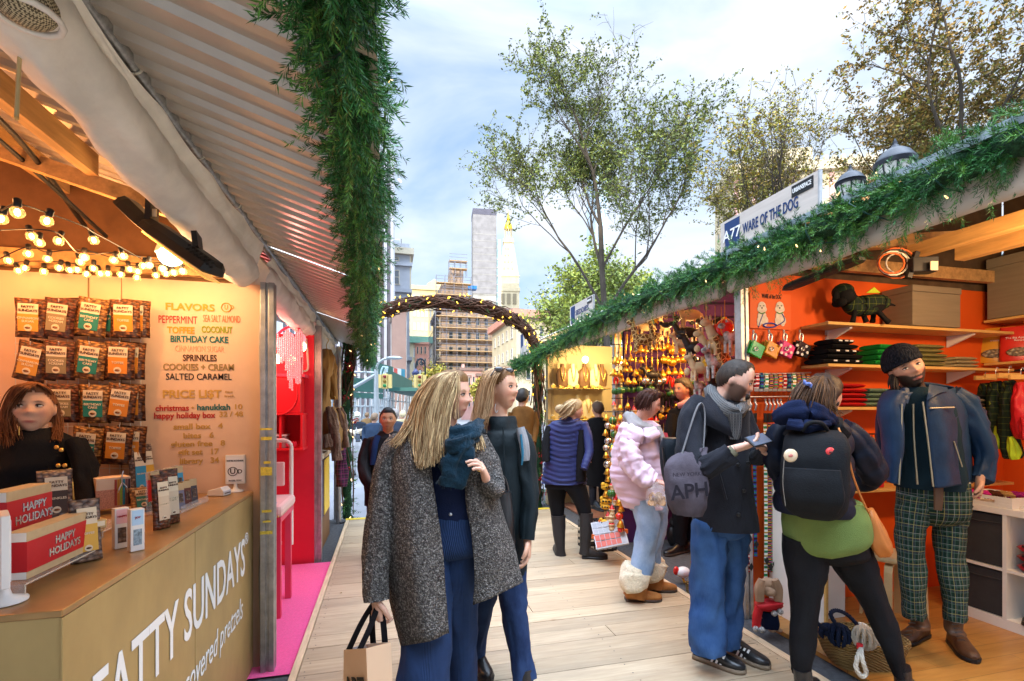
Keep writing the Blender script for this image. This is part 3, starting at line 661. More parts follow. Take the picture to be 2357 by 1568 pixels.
b.strips('E',5,.5,.3,H*.68,H-5.2,LIME).block(-5,5,-6,6,H-3,H-.8,LIMEG).block(-3,3.4,-3,3,H-.8,H+.4,PALEW,'penthouse')
m=MB();m.tube([(3.2,-2,H-.6),(3.2,-2,H+6.5)],.12,6);part('roof_mast',m,BLKM,b.t,world=False)
for i in range(9):m=MB();m.tube([(-6+i*1.4,-8.5,H-3),(-6+i*1.4,-8.5,H-1.6)],.06,5);part('roof_rail',m,BLKM,b.t,world=False)
x_,y_=at(912,62);b=Bld('brown brick corner house with white stone side below the stone tower',x_-.5,x_+1.25,y_,y_+14,hz(700,62),BRN);b.windows('E',5,4,b.H-1,5,.4,.6,PALEW);m=MB();m.bx((b.w/2,-b.d/2+.6,0),(b.w/2+.12,b.d/2,b.H));part('side_cladding',m,PALEW,b.t,world=False)
b.band(b.H-.4,.6,.3,PALEW)
# yellow sunlit block and green cornice house
x_,y_=at(980,170);x2,_q=at(1012,170);b=Bld('sunlit buff yellow apartment block with roof gable',x_-5.5,x2+4,y_,y_+25,hz(660,170),BUFF);b.windows('S',9,b.H*.42,b.H-2,5,.5,.55,PALEW,WGLB).windows('S',9,8,b.H*.4,3,.5,.55,PALEW,WGLB);b.band(b.H-1,1.4,.6,BUFF).band(b.H*.82,.8,.4,CREAM)
m=MB();m.prism([(-2.5,0),(2.5,0),(2.5,1.6),(0,3.4),(-2.5,1.6)],(1.5,-10.5,b.H),(1,0,0),(0,0,1),.8);part('gable',m,BUFF,b.t,world=False)
x_,y_=at(973,120);b=Bld('low cream house with verdigris green cornice',x_-3.2,x_+5.0,y_,y_+12,hz(785,120),CREAM);b.windows('S',4,3,b.H-1,4,.5,.6,PALEW,WGLB);b.band(b.H-.4,1.6,1.0,GREENC)
x_,y_=at(992,125);b=Bld('red brick row with cream window heads',x_-.6,x_+2.6,y_-6,y_+16,hz(798,125),REDB,rz=-.35);b.windows('S',3,3,b.H,5,.45,.6,CREAM).windows('W',6,3,b.H,5,.45,.6,CREAM);b.band(b.H,.5,.3,REDB).band(b.H*.6,.3,.15,CREAM)
# building wrapped in scaffolding
x_,y_=at(1095,85);H=hz(705,85)
b=Bld('broad tan brick building wrapped in pipe scaffolding and planks',x_-6.0,x_+8.2,y_,y_+16,H,TAN);W_=b.w
b.windows('S',8,2,H-1,6,.5,.58,CREAM);b.band(H-.8,.9,.5,BRN)
b.windows('W',5,2,H-1,6,.45,.58,CREAM)
b.block(-W_/2,-W_/2+4.6,-b.d/2,b.d/2-5,H,hz(655,85),TAN,'upper_block').block(-W_/2+1.6,-W_/2+3.9,-b.d/2+.5,-b.d/2+4,hz(655,85),hz(620,85),TAN,'tank_house')
PIPE=mat('scaffold_pipe',(.20,.20,.23),.5,.5);PLK=mat('scaffold_plank',(.46,.30,.14),.8,var=.2)
def scaffold(b,x0,x1,yy,z0,z1,dx,dz,pl=True):
 m=MB();X=x0
 while X<=x1+.01:
  for o in(0,1.1):m.beam((X,yy-o-.3,z0),(X,yy-o-.3,z1),.07,.07)
  X+=dx
 Z=z0+dz
 while Z<=z1+.01:
  for h in(0,.55,1.1):m.beam((x0,yy-1.4,Z+h),(x1,yy-1.4,Z+h),.06,.06)
  m.beam((x0,yy-.3,Z),(x1,yy-.3,Z),.06,.06);Z+=dz
 k=0;X=x0
 while X+dx<=x1+.01:
  if k%3==0:m.beam((X,yy-1.4,z0),(X+dx,yy-1.4,z0+dz*2),.05,.05);m.beam((X+dx,yy-1.4,z1-dz*3),(X,yy-1.4,z1-dz),.05,.05)
  k+=1;X+=dx
 part('scaffold_frame',m,PIPE,b.t,world=False);Z=z0+dz
 while pl and Z<=z1+.01:
  m=MB();m.bx((x0,yy-1.45,Z-.12),(x1,yy-.25,Z));part('scaffold_plank',m,PLK,b.t,world=False);Z+=dz
scaffold(b,-W_/2-1,W_/2,-b.d/2,0,H-.2,1.75,1.95)
scaffold(b,-W_/2-1,-W_/2+5,-b.d/2,H-.2,hz(640,85),1.5,1.95)
scaffold(b,-W_/2+1.2,-W_/2+4.3,-b.d/2,hz(640,85),hz(604,85),1.0,1.3)
m=MB()
for i in range(9):m.beam((-W_/2-1,-b.d/2-1.4+i*1.9,0),(-W_/2-1,-b.d/2-1.4+i*1.9,H+2),.07,.07)
for i in range(8):m.beam((-W_/2-1,-b.d/2-1.4,2+i*1.95),(-W_/2-1,b.d/2-1,2+i*1.95),.06,.06)
part('scaffold_frame',m,PIPE,b.t,world=False)
m=MB();m.bx((-W_/2+4.8,-b.d/2+1,hz(660,85)),(-W_/2+6.4,-b.d/2+2.4,hz(652,85)));part('blue_tarp',m,mat('blue_tarp',(.03,.18,.45),.5),b.t,world=False)
# concrete tower and gold-topped tower
d=330;x_,y_=at(1092,d);x2,_q=at(1133,d);H=hz(478,d)
b=Bld('tall bare concrete tower under construction with dark crown',x_-0,x2+4,y_,y_+14,H,CONC,rz=-.10)
m=MB();m.bx((-b.w/2-.2,-b.d/2-.2,H*.58),(b.w/2+.2,b.d/2+.2,H-4));part('netting',m,mat('grey_netting',(.23,.215,.21),.8,var=.2,vs=.3),b.t,world=False)
m=MB();m.bx((-b.w/2-.3,-b.d/2-.3,H-4),(b.w/2+.3,b.d/2+.3,H));part('dark_crown',m,DARKF,b.t,world=False)
for i in range(26):b.band(6+i*4.6,.25,.28,CONC,'floor_slab')
m=MB();m.bx((b.w/2+.2,-b.d/2+2,4),(b.w/2+3.6,b.d/2-4,H*.86));part('hoist_tower',m,mat('hoist_green',(.35,.45,.42),.5,var=.3,vs=.4),b.t,world=False)
for i in range(18):m=MB();m.bx((b.w/2+.1,-b.d/2+1.8,6+i*5.8),(b.w/2+3.8,b.d/2-3.8,6.7+i*5.8));part('hoist_deck',m,PALEW,b.t,world=False)
d=420;x_,y_=at(1170,d);hh=lambda y:hz(y,d)+.2
t=thing('clock_tower','pale stone tower with pyramid roof and golden lantern on top','tower',(x_,y_,-.2),-.2,'city buildings around the square')
Q=9.0
m=MB();m.bx((-Q,-Q,0),(Q,Q,hh(672)));part('shaft',m,TWR,t,world=False)
m=MB();m.bx((-Q-.6,-Q-.6,hh(676)),(Q+.6,Q+.6,hh(668)));m.bx((-Q*.98,-Q*.98,hh(668)),(Q*.98,Q*.98,hh(642)));m.bx((-Q*1.02,-Q*1.02,hh(643)),(Q*1.02,Q*1.02,hh(640)));part('belfry',m,TWR,t,world=False)
for i in range(3):m=MB();m.bx((-6.5+i*5,-Q-.7,hh(705)),(-3.5+i*5,-Q+.1,hh(682)));part('arch_opening',m,mat('arch_dark',(.2,.16,.1),.9),t,world=False)
m=MB();a=[(Q*.95,hh(641)),(Q*.45,hh(562))];m.loft([[V((sx_*r_,sy_*r_,z))for sx_,sy_ in((-1,-1),(1,-1),(1,1),(-1,1))]for r_,z in a],sm=False);part('pyramid_roof',m,TWR,t,world=False)
for j in range(4):
 for i in range(3-j//2):m=MB();f=.2+j*.2;r_=Q*.95*(1-f)+Q*.45*f;z=hh(641)+(hh(562)-hh(641))*f;m.bx((-r_*.5+i*r_*.45-.4,-r_-.5,z),(-r_*.5+i*r_*.45+.5,-r_+.6,z+1.6));part('dormer',m,TWR,t,world=False)
m=MB();m.bx((-4.6,-4.6,hh(562)),(4.6,4.6,hh(553)));m.lathe((0,0,0),[(3.6,hh(553)),(3.4,hh(546))],12);part('gallery',m,TWR,t,world=False)
for i in range(8):a=i*math.pi/4;m=MB();m.tube([(3*math.cos(a),3*math.sin(a),hh(547)),(3*math.cos(a),3*math.sin(a),hh(528))],.4,6);part('column',m,TWR,t,world=False)
GILT=mat('gilding',(.85,.52,.05),.3,.7)
m=MB();m.lathe((0,0,0),[(3.6,hh(529)),(3.6,hh(526)),(3.4,hh(522)),(2.8,hh(516)),(1.4,hh(511)),(1.2,hh(507)),(1.5,hh(506)),(1.2,hh(500)),(.8,hh(496)),(.4,hh(492)),(.1,hh(484))],14);part('gilded_cupola',m,GILT,t,world=False)
# street-side blocks on the right, far
x_,y_=at(1235,60);b=Bld('cream stucco corner house with reddish cornice behind the trees',x_-2.6,x_+9,y_,y_+14,hz(725,60),CREAM);b.windows('S',6,2,b.H-.5,4,.32,.5,PALEW).windows('W',5,2,b.H-.5,4,.32,.5,PALEW);b.band(b.H-.2,.9,.6,REDB)
for(xa,xb,yt,mt,lb)in((1062,1110,845,PINKB,'low pink brick house in front of the scaffolded building'),(1100,1138,858,REDB,'low red brick house with dark cornice beside the pink one'),(1052,1082,862,PALEW,'low white house end with chimneys')):
 xa_,ya_=at(xa,70);xb_,yb_=at(xb,70);b=Bld(lb,xa_,xb_,ya_,ya_+8,hz(yt,70),mt);b.windows('S',4,1.5,b.H-.6,2,.4,.6,PALEW);b.band(b.H-.3,.4,.25,BRN).block(-b.w*.3,-b.w*.18,-1,0,b.H,b.H+.9,PINKB,'chimney')
x_,y_=at(1690,95);H=hz(385,95);rz_=-.38;cx_=Mx.Rotation(rz_,3,'Z')@V((23,6.5,0))
b=Bld('big sunlit cream stone block with terracotta top storeys behind the park trees',x_+cx_.x-23,x_+cx_.x+23,y_+cx_.y-6.5,y_+cx_.y+6.5,H,CREAM,rz=rz_)
b.windows('S',13,4,H*.62,7,.5,.6,LIME,WGLB).windows('S',13,H*.64,H-4,4,.62,.6,PINKB,WGLB).windows('W',3,6,H-5,11,.28,.5,CREAM)
b.band(H-1.6,1.8,1.1,CREAM).band(H*.63,.7,.5,LIME).strips('S',13,.8,.3,H*.64,H-2,PINKB).block(-15,-7,-3,5,H,H+5,CREAM,'roof_block')
for i in range(30):m=MB();m.bx((-22+i*1.5,-b.d/2-1.2,H+.2),(-21.4+i*1.5,-b.d/2-.6,H+.9));part('roof_finial',m,LIME,b.t,world=False)
x_,y_=at(1385,260);b=Bld('slender blue glass tower glimpsed through the big tree',x_-3.5,x_+3.5,y_,y_+12,hz(330,260),mat('blue_glass',(.42,.52,.60),.2,.2,var=.2,vs=.2));b.windows('S',4,4,b.H-2,20,.8,.7,PALEW,MATS['blue_glass'])
# unseen south block behind the viewer, added to keep sun off the market
b=Bld('unseen tall brick block added south of the square to shade the market',-60,40,-78,-50,46,BRN);b.windows('N',12,4,40,7,.5,.6,PALEW)
# ================================================================ trees
BARK=mat('bark',(.075,.06,.045),.9,var=.35,vs=6,bump=.6,bs=18,stretch=(1,1,.3))
def leafmat(n,c):return mat(n,c,.6,isl=.55,spec=.3)
def tree(label,base,H,spread,seed,lm,nleaf,lsize,trunk_r,fork=.3,lean=(0,0),clump=.45,depth=4,crown0=.35,bare=.0,tf=1.0):
 rnd=random.Random(seed);m=MB();tips=[];segs=[]
 def grow(p,d,ln,r_,lv):
  n=5;pts=[p];q=d.copy();l0=ln;ln=ln*tf if lv==0 else ln
  for i in range(n):
   q=(q+V((rnd.uniform(-1,1),rnd.uniform(-1,1),rnd.uniform(-.5,.8)))*(.16 if lv else.07)).normalized();pts.append(pts[-1]+q*ln/n)
  r2=r_*(.62 if lv<depth else.3);m.tube(pts,[r_+(r2-r_)*i/n for i in range(n+1)],8 if lv<2 else(5 if lv<4 else 3))
  if lv>=2:segs.append((pts,lv))
  if lv>=depth:tips.append(pts[-1]);return
  ln=l0;kids=(rnd.randint(3,4)if lv<3 else rnd.randint(3,5))+(2 if tf>1 and lv==0 else 0)
  for i in range(kids):
   a=rnd.uniform(0,6.28);up=rnd.uniform(.25,1.0)if lv<2 else rnd.uniform(-.25,.9)
   f=.55+.45*(i+1)/kids if lv else(.72 if tf==1 else.5)+(.28 if tf==1 else.5)*(i+1)/kids
   j=min(n,int(f*n));o=pts[j]
   nd=(q*.55+V((math.cos(a)*spread,math.sin(a)*spread,up))).normalized();grow(o,nd,ln*rnd.uniform(.58,.80),r2*rnd.uniform(.5,.75),lv+1)
  if lv<3:grow(pts[-1],(q+V((rnd.uniform(-.3,.3),rnd.uniform(-.3,.3),.3))).normalized(),ln*.72,r2*.85,lv+1)
 base=V(base);grow(base,V((lean[0],lean[1],1)).normalized(),H*fork,trunk_r,0)
 top=max(p.z for p in m.v)-base.z;k=H/top
 t=thing('tree',label,'tree',base,0,'park trees');S=lambda p:base+(p-base)*k
 m.v=[S(p)for p in m.v];part('trunk',m,BARK,t)
 lv=MB();cand=[(p,l)for p,l in segs if l>=depth-1 and(S(p[-1]).z-base.z)>H*crown0];tw=[];tm=MB()
 for pts,l in cand:
  for k_ in range(5):
   p=S(pts[1+k_]);d=(pts[-1]-pts[0]).normalized()*.7+V((rnd.uniform(-1,1),rnd.uniform(-1,1),rnd.uniform(-.7,.9)));d=d.normalized()*clump*rnd.uniform(.9,2.2);q=p+d*.5+V((rnd.gauss(0,.05),rnd.gauss(0,.05),.04));e=p+d+V((0,0,-.12*clump));tm.tube([p,q,e],[.010,.007,.003],3,sm=False);tw.append((p,q,e))
 part('twig_growth',tm,BARK,t)
 for i in range(nleaf):
  a_,b_,c_=tw[rnd.randrange(len(tw))]
  if NZ.noise(a_*.35+V((seed,0,0)))<-.25+bare:continue
  f=rnd.random()**.7;p=(a_.lerp(b_,f*2)if f<.5 else b_.lerp(c_,f*2-1))+V((rnd.gauss(0,lsize),rnd.gauss(0,lsize),rnd.gauss(0,lsize)))
  a=V((rnd.uniform(-1,1),rnd.uniform(-1,1),rnd.uniform(-1,.6))).normalized()*lsize*rnd.uniform(.6,1.3);b=a.cross(V((rnd.uniform(-1,1),rnd.uniform(-1,1),rnd.uniform(-1,1)))).normalized()*a.length*.55
  lv.add([p-a,p+b,p+a,p-b],[(0,1,2,3)],0 if rnd.random()<.7 else 1)
 part('crown',lv,lm,t);return t
LG=[leafmat('leaf_olive',(.17,.20,.04)),leafmat('leaf_dark',(.09,.13,.03))];LY=[leafmat('leaf_yellowgreen',(.26,.25,.04)),leafmat('leaf_mustard',(.32,.22,.03))];LA=[leafmat('leaf_rust',(.28,.18,.045)),leafmat('leaf_brownolive',(.20,.20,.04))];LB=[leafmat('leaf_bright',(.24,.29,.05)),leafmat('leaf_mid',(.16,.22,.045))]
x_,y_=at(1420,22);tree('tall thin crowned tree with leaning dark trunk rising in the middle of the sky',(x_,y_,-.16),hz(45,22),.72,118,LG,44000,.064,.34,.5,(-.14,.0),.5,4,.2,.0,1.9)
x_,y_=at(1785,20);tree('smaller tree with yellowing leaves standing behind the pale stall sign',(x_,y_,-.16),hz(160,20),.5,211,LY,17000,.062,.20,.40,(0,0),.42,4,.34)
x_,y_=at(2310,17);tree('rusty brown leaved tree filling the upper corner above the dog stall',(x_,y_,-.16),hz(-120,17),.75,301,LA,46000,.07,.26,.36,(0,0),.5,4,.25,-.35)
x_,y_=at(1350,40);tree('bright green low tree behind the tall trunk',(x_,y_,-.16),hz(560,40),.95,14,LB,15000,.16,.28,.25,(0,0),.8,4,.12,-.3)
x_,y_=at(1290,48);tree('pale green spreading tree in front of the cream corner house',(x_,y_,-.16),hz(640,48),1.0,15,LB,12000,.18,.26,.25,(0,0),.9,4,.12,-.3)
x_,y_=at(1490,44);tree('green tree half hidden by the ornament stall roof',(x_,y_,-.16),hz(610,44),.95,16,LB,9000,.17,.26,.25,(0,0),.85,4,.12,-.2)
x_,y_=at(1010,62);tree('low yellow street tree in front of the far red houses',(x_,y_,-.16),hz(845,62),1.0,17,LY,5000,.2,.12,.25,(0,0),.7,3,.15,-.3)
x_,y_=at(1110,62);tree('low yellow street tree close to the blonde woman hair',(x_,y_,-.16),hz(875,62),1.0,18,LY,4000,.2,.12,.25,(0,0),.6,3,.15,-.3)
# ================================================================ people
def cloth(rows,n=26,wr=.007,wf=7.0,seed=1.0,steps=5,flat=False,pw=2.3,quilt=None,caps=True,d=None,chev=0.0):
 """a sleeve, leg or torso: rows (x, y, half width in picture units, half depth in metres[, distance]) become a creased tube"""
 q=[]
 for r_ in rows:
  dd=r_[4]if len(r_)>4 else d;p=P(r_[0],r_[1],dd);q.append((p.x,p.y,p.z,r_[2]*dd/F/math.sqrt(1+((r_[0]-CX)/F)**2),r_[3]))
 q=cr(q,steps);rings=[];s_=0.0;K=len(q)
 for i,r_ in enumerate(q):
  c=V(r_[:3]);a_,b_=V(q[max(i-1,0)][:3]),V(q[min(i+1,K-1)][:3]);t=(b_-a_)
  if i:s_+=(c-V(q[i-1][:3])).length
  vd=V((c.x,c.y,0)).normalized()
  if flat or t.length<1e-6:w_=vd;u=V((vd.y,-vd.x,0))
  else:t.normalize();w_=(vd-t*t.dot(vd)).normalized();u=w_.cross(t)
  if u.dot(RT)<0:u=-u
  ring=[]
  for j in range(n):
   a=2*math.pi*j/n;ca,sa=math.cos(a),math.sin(a)
   x_,y_=math.copysign(abs(ca)**(2/pw),ca)*r_[3],math.copysign(abs(sa)**(2/pw),sa)*r_[4]
   o=u*x_+w_*y_;nn=o.normalized()
   sl_=s_+.25*r_[3]*ca
   e=1.25*wr*(.55*(.4-abs(NZ.noise(V((ca*2.6-seed,sa*2.6,sl_*wf*2.1)))))+1.5*(.5-abs(NZ.noise(V((ca*1.1+seed,sa*1.1,sl_*wf)))))+.8*NZ.noise(V((ca*2.2,sa*2.2+seed,s_*wf*.45)))-.5)if wr else 0
   if quilt:e+=quilt[1]*(abs(math.sin(math.pi*(s_+chev*abs(ca))/quilt[0]))**.55-.6)
   ring.append(c+o+nn*e)
  rings.append(ring)
 m=MB();m.loft(rings,caps=caps,uv=True);return m
def sheet(rows,steps=4,seed=0.0,wr=.006,wf=5.0,close=False):
 """an open wrap of cloth through a grid of picture points (x, y, distance)"""
 g=[cr([tuple(P(*c))for c in r_],steps)for r_ in rows];nc=len(g[0]);cols=[cr([g[i][j]for i in range(len(g))],steps)for j in range(nc)];nr=len(cols[0])
 vs=[]
 for i in range(nr):
  for j in range(nc):
   p=V(cols[j][i]);k=wr*NZ.noise(V((j*.35+seed,i*.12,wf)))+wr*.7*NZ.noise(p*14+V((seed,0,0)));vs.append(p+k*(RT*.3-FW))
 m=MB();fs=[];us=[]
 for i in range(nr-1):
  for j in range(nc-1):fs.append((i*nc+j,i*nc+j+1,(i+1)*nc+j+1,(i+1)*nc+j));us.append([(j*.03,i*.03),((j+1)*.03,i*.03),((j+1)*.03,(i+1)*.03),(j*.03,(i+1)*.03)])
 return m.add(vs,fs,0,us,True)
def G(x,s):return math.exp(-(x/s)**2)
def head_pt(v,female=False,jaw=1.0):
 """unit direction -> point on a head one unit tall, facing +y"""
 x,y,z=v;px,py,pz=.335*x,.41*(math.copysign(abs(y)**(.52 if y>0 else 1),y)),.5*z
 if z<.1:
  t=.1-z;px*=1-(.30 if female else.22)*jaw*max(0,t)**1.6
  if y<0:py*=1-.62*max(0,t-.15)**1.2
  else:py*=1-.10*max(0,t-.1)
 if y>0:
  f=min(1,y*1.3);py*=.97;ax=abs(px)
  py+=f*(.105*G(px,.055+.03*(pz<-.06))*(max(0,min(1,(.09-pz)/.2))if pz>-.11 else max(0,1-(-.11-pz)/.05)))
  py-=f*.045*G(ax-.135,.075)*G(pz-.035,.05)
  py+=f*(.018*G(pz-.115,.04)*G(px,.25)+.020*G(ax-.19,.08)*G(pz+.09,.08))
  py+=f*(.030*G(px,.10)*G(pz+.275,.045)-.012*G(px,.11)*G(pz+.282,.012)-.016*G(px,.14)*G(pz+.345,.025)+.035*G(px,.12)*G(pz+.43,.06))
 return V((px,py,pz))
def grid_dirs(n=44,k=34):
 for j in range(k+1):
  a=math.pi*j/k-math.pi/2
  for i in range(n):q=2*math.pi*i/n;yield math.cos(a)*math.sin(q),math.cos(a)*math.cos(q),math.sin(a)
def head_frame(x,y,d,Hm,yaw,pitch=0.0,roll=0.0):
 f=-FW*math.cos(rad(yaw))+RT*math.sin(rad(yaw));sx_=f.cross(UP)
 M=Mx((sx_,f,UP)).transposed()@Mx.Rotation(rad(pitch),3,'X')@Mx.Rotation(rad(roll),3,'Y')
 M=M.to_4x4();M.translation=P(x,y,d);return M@Mx.Scale(Hm,4)
def hairline(p):
 phi=abs(math.degrees(math.atan2(p.x,p.y)));pts=[(0,.30),(35,.29),(60,.15),(80,.02),(95,-.02),(115,-.20),(180,-.36)]
 for(a,za),(b,zb)in zip(pts,pts[1:]):
  if a<=phi<=b:return za+(zb-za)*(phi-a)/(b-a)
 return 0
def hair_cap(M,th=.05,seed=0.0,lift=0.0,rough=.35,line=None,top=None):
 n,k=44,34;m=MB();vs=[];ok=[]
 for v in grid_dirs(n,k):
  p=head_pt(v);h=(line or hairline)(p)+lift+.02*NZ.noise(p*14+V((seed,0,0)))
  e=th*(1+rough*NZ.noise(V((p.x*9,p.y*9,p.z*3+seed)))+rough*.6*NZ.noise(p*26+V((seed,0,0))))
  if top:e+=top*max(0,p.z)*2
  e*=max(.12,min(1,(p.z-h)/.10));ok.append(p.z>h);vs.append(M@(p+p.normalized()*e))
 fs=[f for f in((j*n+i,j*n+(i+1)%n,(j+1)*n+(i+1)%n,(j+1)*n+i)for j in range(k)for i in range(n))if sum(ok[q]for q in f)>=3]
 return m.add(vs,fs,sm=True)
def strands(guides,n,seed,r=.0035,spread=.012,wav=.006,m=None,steps=5,taper=.4):
 """locks of hair between neighbouring guides; a guide is a row of picture points (x, y, distance)"""
 rnd=random.Random(seed);m=m or MB();gs=[[V(P(*c))for c in g]for g in guides]
 for i in range(n):
  f=rnd.random()*(len(gs)-1);k=min(int(f),len(gs)-2);f-=k;o=V((rnd.gauss(0,1),rnd.gauss(0,1),rnd.gauss(0,.4)))*spread;ph=rnd.random()*9;cut=rnd.uniform(.82,1.05)
  pts=[a.lerp(b,f)for a,b in zip(gs[k],gs[k+1])];L_=len(pts)
  pts=[p+o*(.5+.8*j/(L_-1))+V((math.sin(ph+j*1.3),math.cos(ph+j*1.1),0))*wav*j/L_ for j,p in enumerate(pts)]
  if cut<1:pts[-1]=pts[-2].lerp(pts[-1],.4+.6*(cut-.82)/.18)
  pts=spline(pts,steps);K=len(pts);rr=r*rnd.uniform(.7,1.4)
  m.tube(pts,[rr*(1-(1-taper)*(j/(K-1))**2)for j in range(K)],4)
 return m
def hand(m,wr,di,pn,curl=.5,sc=1.0,thumb=1,spread=.1,tcurl=.4):
 """palm, four unequal jointed fingers and a thumb leaving the palm's side; di points along the hand, pn out of the palm"""
 di=V(di).normalized();pn=V(pn);pn=(pn-di*pn.dot(di)).normalized();sd=di.cross(pn)*thumb
 rings=[]
 for t,wd,th in((0,.026,.021),(.03,.030,.020),(.06,.039,.017),(.085,.042,.015),(.098,.038,.012)):
  c=wr+di*t*sc;rings.append([c+(math.cos(q)*sd*wd+math.sin(q)*pn*th)*sc for q in(2*math.pi*i/12 for i in range(12))])
 m.loft(rings)
 for i,(o,ln)in enumerate(((.030,.070),(.0105,.080),(-.0095,.074),(-.029,.058))):
  p=wr+(di*(.092-.004*abs(i-1.3))+sd*o)*sc;a=spread*(1.5-i)*.5;pts=[p-di*.02*sc,p];cu=0
  for j,f in enumerate((.45,.32,.26)):
   cu+=curl*(.9,1.1,.8)[j];q=(di*math.cos(cu)+pn*math.sin(cu)+sd*a).normalized();pts.append(pts[-1]+q*ln*f*sc)
  m.tube(pts,[.0088*sc,.0092*sc,.0085*sc,.0077*sc,.0062*sc],8)
 p=wr+(di*.028+sd*.026)*sc;q1=(di*.75+sd*.75+pn*.25).normalized();q2=(di*.95+sd*.25+pn*tcurl).normalized();q3=(di*.9-sd*.1+pn*tcurl*1.4).normalized()
 m.tube([p-q1*.012*sc,p+q1*.03*sc,p+(q1*.03+q2*.03)*sc,p+(q1*.03+q2*.03+q3*.024)*sc],[.014*sc,.0125*sc,.0105*sc,.0075*sc],8)
 return m
def shoe(p,di,ln=.275,wd=1.0,sole=.022,hgt=1.0,heel=0.0):
 """upper (0) and sole (1); p is the heel on the floor, di the way the toe points"""
 m=MB();di=V((di[0],di[1],0)).normalized();sd=V((di.y,-di.x,0));p=V(p)
 prof=[(0,.026,.055),(.03,.033,.075),(.12,.036,.095),(.28,.037,.098),(.42,.040,.082),(.58,.046,.060),(.74,.048,.048),(.88,.042,.040),(.96,.028,.032),(1,.012,.022)]
 def rings(k,z0,f):
  out=[]
  for t,w_,h in prof:
   c=p+di*(t*ln*(1.02 if f else 1)-(.004 if f else 0));r_=[]
   for i in range(14):
    a=2*math.pi*i/14;ca,sa=math.cos(a),math.sin(a)
    x_=math.copysign(abs(ca)**.75,ca)*w_*wd*k
    if f:z=z0*(sa>0)+(heel if t<.3 else 0)*0
    else:z=z0+h*hgt*max(0,sa)**.8
    r_.append(c+sd*x_+V((0,0,z)))
   out.append(r_)
  return out
 m.loft(rings(1.0,sole*.9,0));m.loft(rings(1.08,sole,1),1)
 return m
EYEW=mat('eye_white',(.70,.66,.62),.2);PUP=mat('iris_dark',(.03,.022,.015),.15);LASH=mat('lash',(.03,.018,.012),.6)
NECK={}
